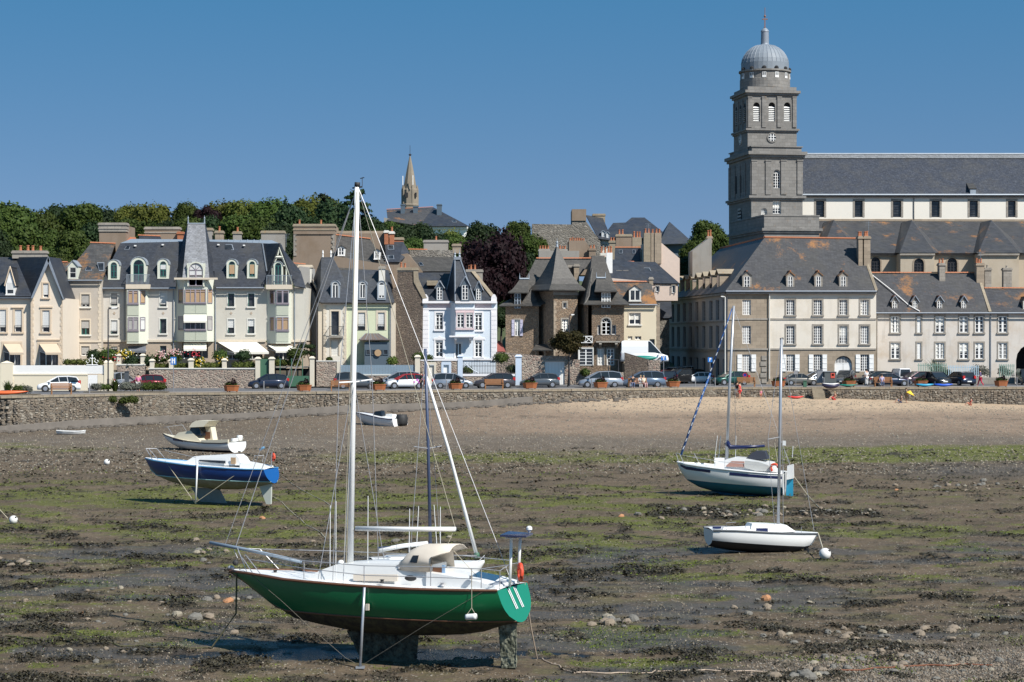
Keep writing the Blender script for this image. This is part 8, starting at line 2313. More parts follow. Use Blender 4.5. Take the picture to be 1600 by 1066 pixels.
def hull(F_,r,st,wl,mt,mb_,p=2.3,deck=BW,rail=None,stripe=None,transom=None,rake=0.0,bands=()):
 """st: (px, sheer row, half beam, keel row); wl: two (px, row, v) points fixing the waterline plane"""
 (xa,ya,va),(xb,yb,vb)=wl; ua,ub=F_.u(xa,va),F_.u(xb,vb); za,zb=F_.z(xa,ya,va),F_.z(xb,yb,vb)
 W=lambda u: za+(zb-za)*(u-ua)/(ub-ua)
 S=[]
 for px,ys,b,yk in st:
  u=F_.u(px,-b); zs=F_.z(px,ys,-b); c=F_.P(u,0,0); zk=CAMZ+(HY-yk)/F*c.y; S.append((u,b,zs,zk))
 def half(u,b,zs,zk,z):
  k=max(0,min(1,(zs-z)/max(.02,zs-zk))); return b*max(0.0,1-k**p)**.62
 n1,n2=5,6; top,bot=[],[]
 last=len(S)-1
 for i,(u,b,zs,zk) in enumerate(S):
  w=max(zk+.01,min(zs-.02,W(u)))
  rk=lambda z: (rake*(zs-z) if i==last else 0)
  lv=[zs+(w-zs)*j/n1 for j in range(n1+1)]; top.append([(u+rk(z),half(u,b,zs,zk,z),z) for z in lv])
  lb=[w+(zk-w)*j/n2 for j in range(n2+1)]; bot.append([(u+rk(z),half(u,b,zs,zk,z),z) for z in lb])
 def skin(rows,mat,nm,par):
  m=MB(); m.sm=True
  for s in (-1,1):
   for A,B in zip(rows[:-1],rows[1:]):
    for j in range(len(A)-1): m.poly([F_.P(a[0],s*a[1],a[2]) for a in (A[j],B[j],B[j+1],A[j+1])])
  o=m.build(nm,mat,par); o.data.validate()
  import bmesh; bm=bmesh.new(); bm.from_mesh(o.data); bmesh.ops.remove_doubles(bm,verts=bm.verts,dist=.002); bmesh.ops.recalc_face_normals(bm,faces=bm.faces); bm.to_mesh(o.data); bm.free(); return o
 h=skin(top,mt,'hull',r); skin(bot,mb_,'bottom',r)
 def at_(row,t): t *= len(row)-1; j=min(int(t),len(row)-2); q=t-j; return [row[j][k]*(1-q)+row[j+1][k]*q for k in range(3)]
 for t0,t1,k0,k1,bm in bands:
  for s in (-1,1):
   m=MB()
   for A,B in zip(top[k0:k1],top[k0+1:k1+1]): m.poly([F_.P(a[0],s*(a[1]+.012),a[2]) for a in (at_(A,t0),at_(B,t0),at_(B,t1),at_(A,t1))])
   m.build('hull_stripe',bm,r)
 for k in (0,last):
  ring=[F_.P(a[0],-a[1],a[2]) for a in top[k]+bot[k][1:]]+[F_.P(a[0],a[1],a[2]) for a in reversed(top[k]+bot[k][1:-1])]
  if S[k][1]>.1: m=MB(); m.poly(ring); m.build('transom',transom or mt,r)
 m=MB()
 for (u,b,zs,_),(u2,b2,zs2,_) in zip(S[:-1],S[1:]):
  m.poly([F_.P(u,-b,zs),F_.P(u2,-b2,zs2),F_.P(u2,0,zs2+.06),F_.P(u,0,zs+.06)]); m.poly([F_.P(u,b,zs),F_.P(u,0,zs+.06),F_.P(u2,0,zs2+.06),F_.P(u2,b2,zs2)])
 m.build('deck',deck,r)
 for mat,dz,rr,nm in ((rail,.0,.045,'rub_rail'),(stripe,None,.03,'boot_stripe')):
  if mat is None: continue
  for s in (-1,1):
   m=MB()
   pts=[F_.P(u,s*(b+.01),zs+dz) for u,b,zs,zk in S] if dz is not None else [F_.P(a[-1][0],s*(a[-1][1]+.008),a[-1][2]) for a in top if a[-1][1]>.02]
   m.tube(pts,rr,6); m.build(nm,mat,r)
 return S
def tb(F_,r,nm,pts,rad,mat,n=6,r1=None):
 m=MB(); m.sm=rad>.03; m.tube([F_.Q(*p) for p in pts],rad,n,r1); return m.build(nm,mat,r)
def plate(F_,r,nm,pts,th,mat,v=0):
 m=MB(); m.slab([F_.Q(a,b,v-th/2) for a,b in pts],th,direction=F_.N); return m.build(nm,mat,r)
def trunk(F_,r,nm,prof,v0,v1,mat,taper=.12):
 """cabin top: near-side outline (px,py) at v0, mirrored at v1"""
 m=MB(); m.sm=False; top=min(p[1] for p in prof); bt=max(p[1] for p in prof)
 A=[]
 for a,b in prof:
  q=F_.Q(a,b,v0); A.append(q+F_.N*taper*(bt-b)/max(1,bt-top))
 B=[q+F_.N*((v1-v0)-2*(q-F_.Q(a,b,v0)).dot(F_.N)) for q,(a,b) in zip(A,prof)]
 m.ring_loft([A,B]); return m.build(nm,mat,r)
 # ---- the green yacht
FG_=Frame(600,61.6,-24)
GY=empty('sailing_yacht',FG_.P(0,0,-4.74),'green-hulled sailing yacht standing on its keel and legs in the foreground','sailing boat')
S=hull(FG_,GY,[(360,892,.03,894),(375,894,.30,908),(389,896,.52,923),(413,900,.82,948),(441,905,1.04,967),(480,909,1.24,977.5),(520,912.5,1.36,986),(560,915.5,1.42,990.5),(599,918,1.44,993),(640,920.5,1.42,993),(690,922,1.34,991.5),(728,922.6,1.26,987),(754,923,1.17,979),(777,923,1.07,971)],((599,967,-1.35),(440,953.5,-.75)),BG,WEED,3.0,BW,TEAK,TEAK,gel('green_transom',(.01,.20,.12)),.32)
mbk=foul('keel_growth',(.014,.013,.010),(.13,.13,.09),.8)
m=MB(); Q=FG_.Q
rud_=foul('rudder_growth',(.05,.055,.035),(.30,.30,.22),.9)
for nm,pr,wd in (('keel',[(543,985,568,1037),(654,986,650,1037)],.16),('rudder',[(779,972,784,1044),(807,966,807,1044)],.10)):
 (a,b,c,d),(e,f,g,h)=pr; m=MB()
 m.hexa([Q(c,d,-wd),Q(g,h,-wd),Q(g,h,wd),Q(c,d,wd),Q(a,b,-wd),Q(e,f,-wd*.8),Q(e,f,wd*.8),Q(a,b,wd)])
 o=m.build(nm,mbk if nm=='keel' else rud_,GY)
 sv_=o.modifiers.new('s','SUBSURF'); sv_.levels=sv_.render_levels=5; sv_.subdivision_type='SIMPLE'; tx_=bpy.data.textures.new('growth','CLOUDS'); tx_.noise_scale=.13; dp_=o.modifiers.new('d','DISPLACE'); dp_.texture=tx_; dp_.strength=.10
trunk(FG_,GY,'cabin',[(476,904),(497,892),(520,883.5),(560,881),(625,882),(665,885),(665,918),(600,915),(540,911)],-.78,.78,BW,.18)
m=MB()
m.slab([Q(552,897,-.80),Q(621,898,-.80),Q(621,908.5,-.86),Q(552,907.5,-.86)],.03,direction=FG_.N); m.build('saloon_window',CAN,GY)
c_=Q(642,903.5,-.86); m=MB(); m.ring_loft([[c_+FG_.U*(.19*math.cos(t))+Vector((0,0,.085*math.sin(t)))-FG_.N*q for t in [math.pi*k/7 for k in range(14)]] for q in (0,.04)]); m.build('porthole',M['glass'],GY)
def hoop(px,ytop,w,zb,n=9):
 c=FG_.Q(px,ytop,0); return [FG_.P(FG_.u(px),w*math.cos(math.pi*k/n)*(1 if abs(math.cos(math.pi*k/n))<.9 else 1),zb+(c.z-zb)*math.sin(math.pi*k/n)**.55) for k in range(n+1)]
zb=FG_.z(660,893,-.7); m=MB(); m.sm=True
hp=[hoop(628,884,.62,zb),hoop(650,856,.72,zb),hoop(664,850,.76,zb),hoop(692,849.5,.78,zb+.0)]
for h in hp: pass
bk=hoop(716,850,.78,zb); bk=[p if k not in (0,1,8,9) else p-FG_.U*.55 for k,p in enumerate(bk)]
m.ring_loft(hp+[bk],cap=False,closed=False); o=m.build('sprayhood',CAN,GY); s_=o.modifiers.new('s','SOLIDIFY'); s_.thickness=.02
m=MB(); m.slab([Q(640,879,-.76),Q(645,868,-.70),Q(654,868,-.74),Q(651,880,-.79)],.02,direction=FG_.N); m.build('sprayhood_window',M['glass'],GY)
plate(FG_,GY,'companionway',[(676,886),(690,886),(690,912),(676,912)],.05,TEAK,-.45); plate(FG_,GY,'washboard',[(690.5,883),(695,883),(695,905),(690.5,905)],.04,gel('pale_blue',(.25,.38,.55)),-.45)
trunk(FG_,GY,'cockpit_coaming',[(665,895),(700,900),(745,909),(774,917),(774,922),(665,920)],-.85,.85,BW,.06)
m=MB(); m.box(-.5,.5,-.5,.5,0,.01);
plate(FG_,GY,'cockpit_grating',[(745,913),(770,913),(772,918),(745,918)],1.0,M['lead'],-.3)
mast_m=gel('mast_white',(.78,.78,.76),.35)
tb(FG_,GY,'mast',[(547.5,884,0),(552,600,0),(558,291,0)],.095,mast_m,12,.075); tb(FG_,GY,'boom',[(556,826,0),(635,827,.1),(712,827,.2)],.075,mast_m,10,.07)
tb(FG_,GY,'masthead_fitting',[(558,292,0),(558.5,285,0)],.085,M['trim'],8); tb(FG_,GY,'masthead_bracket',[(551,294,0),(566,292,0)],.025,M['trim'])
tb(FG_,GY,'wind_vane',[(566,291,0),(566,279,0)],.01,M['trim']); tb(FG_,GY,'wind_vane',[(563,279,0),(569,277.5,0)],.015,M['trim'])
for s in (-1,1): tb(FG_,GY,'spreader',[(551.5,598,0),(551.5+s*3,597,s*.55),(551.5+(30 if s>0 else-22),593 if s>0 else 598,s*.9)],.025,mast_m)
sp=[(529.5,598,-.9),(581.5,593,.9)]; wr=.009
for nm,pts in (('forestay',[(557,297,0),(366,861,0)]),('inner_forestay',[(556,300,0),(350,856,0)]),('backstay',[(561,296,0),(777,850,-.1),(801,914,-.3)]),('shroud',[(557,296,0),sp[0],(520,908,-1.3)]),('shroud',[(559,296,0),sp[1],(592,897,1.3)]),('shroud',[(553,590,0),(497,906,-1.25)]),('shroud',[(553,590,0),(536,911,-1.35)]),('shroud',[(552,590,0),(604,898,1.3)]),('topping_lift',[(560,297,0),(711,824,.2)]),('mainsheet',[(708,831,.2),(700,851,0),(752,908,0)]),('halyard',[(557,300,-.1),(541,880,-.15)]),('halyard',[(557,300,-.1),(537,884,-.3)])):
 tb(FG_,GY,nm,pts,wr*(1.7 if nm=='forestay' else 1.1),STL if 'shroud' in nm or 'stay' in nm else ROPE,4)
for x,y0,y1,v in ((525,783,909,-.9),(516,790,905,.5),(575,775,880,.6)): tb(FG_,GY,'whip_aerial',[(x,y0,v),(x-.5,y1,v)],.012,BW,4)
tb(FG_,GY,'bowsprit',[(328,848,0),(395,861,0),(471,878,.05)],.055,simple('spar_bluegrey',(.22,.28,.34),.5),8)
G_=[('pulpit',[(371,856,-.25),(386,895,-.4)]),('pulpit',[(372,862,.25),(395,896,-.5)]),('pulpit',[(383,866,-.4),(407,897,-.7)]),('pulpit',[(380,857,.3),(406,858,.6),(437,891,.8)]),('pulpit',[(366,860,0),(371,872,0),(368,876,0)]),('guard_rail',[(382,858,-.4),(475,876.5,-1.15),(569,884,-1.4),(673,886,-1.36),(752,889,-1.2),(795,883,-1.05)]),('guard_rail',[(390,874,-.4),(475,888,-1.15),(569,899,-1.4),(673,902,-1.36),(752,905,-1.2)]),('guard_rail',[(406,858,.6),(520,861,1.3),(620,865,1.4),(720,868,1.3),(800,876,1.0)]),('pushpit',[(752,889,-1.2),(781,892,-1.1),(796,882,-.3),(808,880,.6),(806,880,.9)]),('pushpit',[(781,892,-1.1),(781,922,-1.06)]),('pushpit',[(796,882,-.3),(797,916,-.3)])]
for nm,pts in G_: tb(FG_,GY,nm,pts,.013,STL,5)
for x,y,v in ((475,877,-1.15),(569,884,-1.4),(673,886,-1.36),(737,888,-1.24),(752,889,-1.2)): tb(FG_,GY,'stanchion',[(x,y,v),(x,y+(30 if x>600 else 28),v)],.014,STL,5)
m=MB(); m.slab([Q(781,836,-.6),Q(822,837.5,-.6),Q(833,833,.6),Q(795,830,.6)],.05); m.build('solar_panel',simple('solar_cells',(.02,.03,.09),.15,var=.1),GY)
m=MB(); m.slab([Q(789,840,-.5),Q(806,840.5,-.5),Q(806,842,-.5),Q(789,841.5,-.5)],.5,direction=FG_.N); m.build('panel_bracket',BW,GY)
tb(FG_,GY,'panel_post',[(799,841,-.3),(796.5,918,-.4)],.042,BW,8); tb(FG_,GY,'panel_post',[(813,838,.3),(809.5,912,.5)],.042,BW,8)
m=MB(); p=Q(827,831,.5); m.lathe([(.03,-.02),(.05,.03),(.09,.06),(.085,.13),(.04,.17)],p,12); m.build('gps_dome',BW,GY)
def torus(c,R_,r_,axis,mat,r,nm,seg=20,a0=0,a1=6.2832):
 e1=Vector((0,0,1)); e2=axis.cross(e1).normalized(); m=MB(); m.sm=True
 m.tube([c+(e1*math.cos(t)+e2*math.sin(t))*R_ for t in [a0+(a1-a0)*k/seg for k in range(seg+1)]],r_,8); return m.build(nm,mat,r)
life=simple('lifebuoy_orange',(.62,.07,.03),.6)
torus(Q(813,894,.2),.22,.065,(FG_.N+FG_.U*1.5).normalized(),life,GY,'lifebuoy')
m=MB(); m.sphere(Q(368,879.5,-.05),.09,10,7); m.build('anchor_ball',M['trim'],GY); m=MB(); m.sphere(Q(533,879,-.3),.08,8,6,(1.3,1,1)); m.build('deck_vent',BW,GY)
m=MB(); m.sphere(Q(361,887,0),.07,8,6,(1.5,1,1)); m.build('stem_head_roller',STL,GY)
for x,y,v in ((624,888,-.6),(691,916,-.9),(736,905,-.9),(430,896,-.2),(597,911,-1.1)): m=MB(); m.lathe([(.07,0),(.05,.04),(.05,.08),(.075,.1)],Q(x,y,v),10); m.build('winch',STL if x>610 else M['trim'],GY)
for k in (.30,.345,.50,.545):
 S_=S[-1]; u=S_[0]; zt,zq=S_[2]-.03,S_[2]-.62; f=lambda kk,z: FG_.P(u+.32*(S_[2]-z)+.012,S_[1]*(-1+2*kk),z)
 m=MB(); m.slab([f(k,zt),f(k+.025,zt),f(k+.125,zq),f(k+.10,zq)],.01,direction=FG_.U); m.build('transom_stripe',BW,GY)
tb(FG_,GY,'beaching_leg',[(569.5,918,-1.52),(566,980,-1.55),(563,1041,-1.6)],.042,ALU,8); m=MB(); p=Q(563,1043,-1.6); m.box(p.x-.13,p.x+.13,p.y-.13,p.y+.13,p.z-.02,p.z+.03); m.build('leg_foot',ALU,GY)
plate(FG_,GY,'leg_pad',[(571,944),(576,944),(576,954),(571,954)],.05,CAN,-1.5)
tb(FG_,GY,'beaching_leg',[(592,900,1.5),(590,1020,1.5)],.042,ALU,8)
for nm,pts in (('leg_guy',[(390,897,-.55),(440,939,-1.15),(482,978,-1.2),(540,1028,-1.5),(562,1040,-1.6)]),('leg_guy',[(754,925,-1.2),(660,980,-1.45),(565,1040,-1.6)])): tb(FG_,GY,nm,pts,.006,simple('leg_rope',(.17,.15,.12),.9),4)
fe=empty('fender',Q(736,964,-1.5),'white fender hanging on a rope against the green hull near the stern','fender')
tb(FG_,fe,'fender_body',[(728.5,964.5,-1.48),(731,964.2,-1.48),(741,963.5,-1.48),(744,963.3,-1.48)],.09,BW,10); tb(FG_,fe,'fender_rope',[(737,893,-1.25),(737,950,-1.36),(730,960,-1.45)],.01,ROPE,4); tb(FG_,fe,'fender_rope',[(737,950,-1.36),(743,960,-1.45)],.01,ROPE,4)
# ---- navy-masted yacht hidden behind the green one
FH=Frame(660,74,14)
HYt=empty('sailing_yacht',FH.P(0,0,-4.6),'white yacht with dark blue mast half hidden behind the green yacht','sailing boat')
hull(FH,HYt,[(586,878,.8,905),(610,879,1.0,915),(650,881,1.15,918),(690,883,1.05,918),(725,882,.7,915),(745,880,.3,905),(757,878,.03,880)],((620,910,-1),(700,912,-.9)),BW,WEED,2.4)
plate(FH,HYt,'keel',[(640,912),(690,912),(680,952),(650,952)],.2,WEED)
trunk(FH,HYt,'cabin',[(600,880),(612,872),(690,870),(712,882)],-.6,.6,BW)
nm_=simple('mast_navy',(.05,.07,.13),.4); tb(FH,HYt,'mast',[(673,876,0),(669,700,0),(664.5,545,0)],.062,nm_,10,.055)
tb(FH,HYt,'spreader',[(647,698,-.6),(669,701,0)],.02,STL); tb(FH,HYt,'spreader',[(669,701,0),(690,697,.6)],.02,STL)
tb(FH,HYt,'furled_sail',[(666,588,0),(700,700,0),(724,790,0),(746,872,0)],.05,BW,8,.07); tb(FH,HYt,'furler_drum',[(744.5,864,0),(746,872,0)],.1,M['green_metal'],8)
tb(FH,HYt,'boom',[(671,850,0),(590,857,-.2)],.05,nm_,8); tb(FH,HYt,'sail_cover',[(668,849,0),(630,853,-.1),(592,860,-.2)],.08,BW,8)
for x,y0,x1,y1 in ((640,795,639,850),(654,791,650,850),(678,789,684,850),(688,792,688,850)): tb(FH,HYt,'whip_aerial',[(x,y0,.3),(x1,y1+25,.3)],.014,BW,4)
for pts in ([(586,872,-.8),(650,868,-1.1),(745,868,-.3)],[(600,880,-.9),(600,866,-.9)],[(745,880,-.3),(757,868,0),(757,880,0)]): tb(FH,HYt,'guard_rail',pts,.013,STL,4)
for pts in ([(665,546,0),(640,878,-1.1)],[(665,546,0),(690,876,1)]): tb(FH,HYt,'shroud',pts,.009,STL,4)
# ---- blue yacht without mast
FBl=Frame(330,111,-20)
BY=empty('sailing_yacht',FBl.P(0,0,-4),'mastless blue yacht with white cabin propped on its fin keel and a white leg','sailing boat')
hull(FBl,BY,[(227,716.5,.03,718),(232,717.5,.22,733),(240,719.5,.5,744),(256,722,.8,753),(285,726,1.12,760),(320,729.5,1.28,764.5),(355,732,1.26,765),(385,733.5,1.08,761.5),(412,734,.85,755)],((313.7,749.3,-1.2),(245,743.5,-.5)),BB,foul('pale_antifouling',(.26,.26,.23),(.16,.13,.09),.5),2.5,BW,gel('sky_blue',(.10,.28,.48)),gel('pale_teal',(.30,.48,.46)),gel('bright_blue',(.01,.09,.30)),.3)
gk=simple('galvanised_fin',(.20,.22,.22),.7,var=.25)
for nm,a,mt_ in (('keel',[(298,761),(342,765),(353,786.5),(313,784)],gk),('rudder',[(405,760),(424,753),(423,788),(416,788)],gel('rudder_white',(.5,.52,.47),.6))): plate(FBl,BY,nm,a,.12,mt_)
trunk(FBl,BY,'cabin',[(286,724),(301,713.5),(322,712.5),(345,711),(366,711),(372,716),(377,727),(340,728)],-.6,.6,BW,.15)
m=MB(); m.slab([FBl.Q(309,721,-.66),FBl.Q(312,718.5,-.63),FBl.Q(352,720,-.63),FBl.Q(352,724.5,-.68)],.03,direction=FBl.N); m.build('cabin_window',M['glass'],BY)
plate(FBl,BY,'companionway',[(360.5,715),(368,715),(368,725),(360.5,725)],.04,M['blind_tan'],-.63); trunk(FBl,BY,'cockpit_coaming',[(374,723),(409,730),(409,734),(374,733)],-.7,.7,BW)
for nm,pts,rr,mt_ in [('beaching_leg',[(308.5,723,-1.35),(305.5,787,-1.35)],.05,BW),('leg_guy',[(258,720,-.8),(304,785,-1.3)],.02,ROPE),('leg_guy',[(378,735,-1.1),(306,785,-1.3)],.02,ROPE),('pulpit',[(228,701,-.1),(238,718,-.4)],.02,STL),('pulpit',[(228,701,-.1),(245,701,.4),(258,717,.8)],.02,STL),('pulpit',[(233,702,-.3),(247,718,-.6)],.02,STL),('guard_rail',[(258,704,-.8),(306,715,-1.25),(306,729,-1.25)],.016,STL),('pushpit',[(396,722,.5),(398,712,.5),(412,712,.9),(410,722,.9)],.02,STL),('stern_pole',[(424,730,.2),(425,706,.2)],.025,ALU),('wind_paddle',[(406,703,.4),(413,699,.4)],.07,gel('sky_blue2',(.12,.25,.38)))]: tb(FBl,BY,nm,pts,rr,mt_,5)
torus(FBl.Q(427,714.5,.3),.17,.065,(FBl.N+FBl.U*.9).normalized(),life,BY,'lifebuoy')
# ---- cabin motorboat behind the blue yacht
FM=Frame(318,154,-28)
MBT=empty('motor_boat',FM.P(0,0,-3.7),'cream and white cabin motorboat with raised outboard behind the blue yacht','motor boat')
cr_=gel('cream',(.66,.60,.46))
hull(FM,MBT,[(255,678,.03,681),(259,680.5,.4,690),(270,684.5,.78,699),(290,689.5,1.1,705),(320,692.5,1.22,708),(345,693,1.2,709),(356,692,1.15,708.5)],((300,702,-1),(345,704,-1.1)),BW,simple('black_antifouling',(.02,.02,.025),.8),3,cr_,M['trim'],None,None,.1)
trunk(FM,MBT,'foredeck',[(268,685),(278,676),(296,673),(314,690),(290,690)],-.7,.7,cr_); trunk(FM,MBT,'wheelhouse_glass',[(293,680),(297,668),(310,668),(313,681)],-.62,.62,M['glass'],.1); trunk(FM,MBT,'wheelhouse_side',[(312,667),(329,667),(333,689),(312,689)],.2,.8,cr_,0)
trunk(FM,MBT,'wheelhouse_roof',[(295,668),(299,661),(305,657.5),(325,658),(318,667)],-.75,.75,cr_,.1); plate(FM,MBT,'cabin_door',[(320,675),(328,675),(328,686),(320,686)],.05,TEAK,.1)
m=MB(); m.slab([FM.Q(270,685.5,-.86),FM.Q(292,688.5,-1.1),FM.Q(292,691.5,-1.1),FM.Q(270,688,-.86)],.02,direction=FM.N); m.build('hull_window',BN,MBT)
for s in (-1,1): trunk(FM,MBT,'gunwale',[(314,688),(356,687),(356,693),(314,693)],s*1.1-.08,s*1.1+.08,cr_,0)
def outboard(F_,r,px,y,v,col,s=1.0):
 m=MB(); m.sm=True; c=F_.Q(px,y,v); a=F_.U*s; z=Vector((0,0,s)); n=F_.N*s
 m.ring_loft([[c+a*x0+z*z0+n*q for x0,z0,q in ((-.16,-.2+k,-w),(.2,-.2+k,-w),(.22,-.2+k,w),(-.16,-.2+k,w))] for k,w in ((0,.13),(.12,.2),(.35,.2),(.5,.12))]); o=m.build('outboard',col,r)
 m=MB(); m.tube([c-z*.15,c+a*.25-z*.6],.08*s,6); m.tube([c+a*.18-z*.55,c+a*.5-z*.62],.06*s,6); m.build('outboard_leg',M['trim'],o)
outboard(FM,MBT,366,692,.1,BW,1.1); outboard(FM,MBT,374,686,.9,BW,.9)
for pts in ([(262,667,-.3),(285,664,.1),(291,673,.3)],[(256,668,0),(262,667,-.3),(270,680,-.6)]): tb(FM,MBT,'pulpit',pts,.02,STL,4)
# ---- open speedboat near the wall
FO=Frame(592,177,-32)
OY=empty('speed_boat',FO.P(0,0,-3.1),'small white speedboat with a black outboard motor below the quay wall','motor boat')
hull(FO,OY,[(557,645,.03,650),(562,646,.5,661),(575,649,.95,668),(592,653,1.15,672),(606,655,1.18,673.5),(613,655,1.15,673)],((570,664,-.7),(606,669,-.95)),BW,BW,3,BW,BN,None,None,.1)
trunk(FO,OY,'console',[(581,652),(585,643),(594,642),(597,655)],-.4,.3,M['glass'],.1); trunk(FO,OY,'seat',[(600,656),(602,647),(612,648),(613,656)],.1,.9,BW,.1); outboard(FO,OY,627,658,-.1,M['trim'],1.9)
# ---- white yacht at the right with blue sail cover
FR_=Frame(1150,116.5,-14)
RY=empty('sailing_yacht',FR_.P(0,0,-4),'white yacht with navy stripe, blue bottom and furled blue headsail at the right','sailing boat')
bl=foul('blue_antifouling',(.01,.13,.22),(.02,.10,.16),.5)
hull(FR_,RY,[(1058,722,.03,724),(1063,723.5,.3,738),(1072,725.5,.62,751),(1088,728,.95,761),(1110,731,1.25,768),(1140,734.5,1.45,772),(1170,737.5,1.5,774),(1200,740,1.38,775.5),(1222,741,1.1,775)],((1160,758,-1.4),(1085,751,-.8)),BW,bl,2.8,BW,BW,bands=((.14,.34,1,3,BN),(.16,.34,3,4,BN),(.16,.36,5,8,BN)))
trunk(FR_,RY,'cabin',[(1100,731),(1122,722),(1132,719),(1146,715.5),(1165,717),(1205,724),(1214,738),(1150,736)],-.85,.85,BW,.15)
m=MB(); m.slab([FR_.Q(1133,729,-.92),FR_.Q(1143,720.5,-.86),FR_.Q(1163,721,-.86),FR_.Q(1163,730,-.93)],.03,direction=FR_.N); m.build('cabin_window',simple('pink_curtain',(.36,.2,.16),.5),RY)
trunk(FR_,RY,'cockpit_cover',[(1163.5,731),(1163.5,720),(1185,722),(1206,729),(1206,737),(1180,736)],-1.0,-.9,simple('cover_grey',(.45,.45,.43),.8),.05)
trunk(FR_,RY,'sprayhood',[(1163,719),(1174,708),(1180,705.5),(1194,706),(1199,718)],-.6,.7,simple('cover_black',(.02,.025,.04),.8),.2); trunk(FR_,RY,'liferaft',[(1116,723),(1116,716),(1131,716),(1131,723)],-.3,.3,BW)
plate(FR_,RY,'rudder',[(1229,750),(1239,748),(1239,778),(1228,778)],.14,simple('rudder_blue',(.02,.26,.42),.5)); plate(FR_,RY,'transom_skeg',[(1230,728),(1239,726),(1239.5,747.8),(1229,749.8)],.5,BW); plate(FR_,RY,'keel',[(1100,762),(1215,770),(1215,777),(1130,774)],.25,bl)
tb(FR_,RY,'mast',[(1135.5,722,0),(1140,600,0),(1146.5,478,0)],.085,ALU,10,.07); tb(FR_,RY,'furled_headsail',[(1064,711,0),(1089,640,0),(1110,583,0)],.065,simple('sail_blue',(.02,.09,.28),.7),8,.055); tb(FR_,RY,'furled_headsail',[(1110,583,0),(1129,525,0),(1144,482,0)],.052,simple('sail_blue2',(.03,.10,.30),.7),8,.03)
for k in range(17):
 x=1067.5+k*4.3; y=702-k*12.2; tb(FR_,RY,'sail_binding',[(x-.6,y,-.07),(x+1.8,y-5,-.07)],.024,BW,4)
tb(FR_,RY,'sail_cover',[(1135,691,0),(1141,699,0),(1160,699,0),(1195,697,.1)],.17,BN,8,.07)
torus(FR_.Q(1210,731,-1.1),.2,.07,FR_.N.copy(),life,RY,'lifebuoy',a0=-2.6,a1=1.6)
for nm,pts,rr,mt_ in [('pulpit',[(1056,708,-.1),(1060,722,-.1)],.02,STL),('pulpit',[(1056,708,-.1),(1062,709,-.3),(1068,723,-.5)],.02,STL),('pulpit',[(1085,709,.4),(1092,723,.8)],.02,STL),('whip_aerial',[(1121,681,0),(1117,716,0)],.016,BW),('whip_aerial',[(1126,681,.2),(1123,716,.2)],.016,BW),('whip_aerial',[(1150,681,.4),(1149,716,.4)],.016,BW),('boathook',[(1210,692,.3),(1215,722,.3)],.02,ROPE),('gantry',[(1224,738,.5),(1226,703,.5),(1234,722,.8)],.02,STL),('stern_aerial',[(1239,697,.6),(1238,715,.6)],.02,BW),('backstay',[(1146,480,0),(1237,735,0)],.01,STL),('shroud',[(1146,482,0),(1132,733,-1.3)],.01,STL),('shroud',[(1146,482,0),(1150,724,1.3)],.01,STL),('guard_rail',[(1068,712,-.6),(1130,722,-1.35),(1200,728,-1.35),(1222,728,-1.1)],.012,STL)]: tb(FR_,RY,nm,pts,rr,mt_,4)
plate(FR_,RY,'flag',[(1223,688.5),(1228,689),(1228,696.5),(1223,696)],.02,BW,.5)
# ---- small white day sailer at the right
FD_=Frame(1195,89.6,10)
DY=empty('sailing_yacht',FD_.P(0,0,-4.35),'small white day sailer with black bottom and grey mast beside a white buoy','sailing boat')
hull(FD_,DY,[(1114,829,.75,852),(1126,829,.88,856),(1150,829.5,.98,860),(1180,831,1.0,862.5),(1207,832.5,.95,864),(1235,833.5,.78,864),(1258,834,.48,862),(1270,834,.22,852),(1278,834,.03,836)],((1172,849.5,-.9),(1255,854,-.4)),BW,simple('black_bottom',(.015,.016,.02),.7),3,BW,simple('grey_gunwale',(.10,.11,.12),.6),None,None,0)
trunk(FD_,DY,'cabin',[(1172,832),(1177,819),(1196,819.5),(1230,821),(1244,831)],-.55,.55,BW,.15)
for x0,x1,y0,y1,v in ((1182,1200,825.5,830.5,-.67),(1114,1127,823,826,-.5)): m=MB(); m.slab([FD_.Q(x0,y0,v),FD_.Q(x1,y0,v),FD_.Q(x1,y1,v),FD_.Q(x0,y1,v)],.08,direction=FD_.N); m.build('window' if x0>1150 else 'cockpit_seat',BN,DY)
trunk(FD_,DY,'cockpit_coaming',[(1128,829),(1130,824),(1172,822),(1172,830)],-.6,-.5,BW,0)
tb(FD_,DY,'mast',[(1216,820,0),(1219,650,0),(1221,529,0)],.07,ALU,10,.06); tb(FD_,DY,'spreader',[(1200,686.5,-.5),(1219,683,0)],.018,STL); tb(FD_,DY,'masthead_fitting',[(1219,530,0),(1224,529,0)],.05,M['trim'])
for pts in ([(1220,531,0),(1272,829,0)],[(1220,531,0),(1200,686.5,-.5),(1211,833,-.9)],[(1220,531,0),(1224,826,.8)],[(1135,829,-.8),(1135,817,-.8),(1150,816,-.3)],[(1165,827,-.8),(1165,820,-.8)],[(1252,833,-.5),(1252,823,-.5)]): tb(FD_,DY,'shroud' if pts[0][1]<600 else 'stanchion',pts,.01,STL,4)
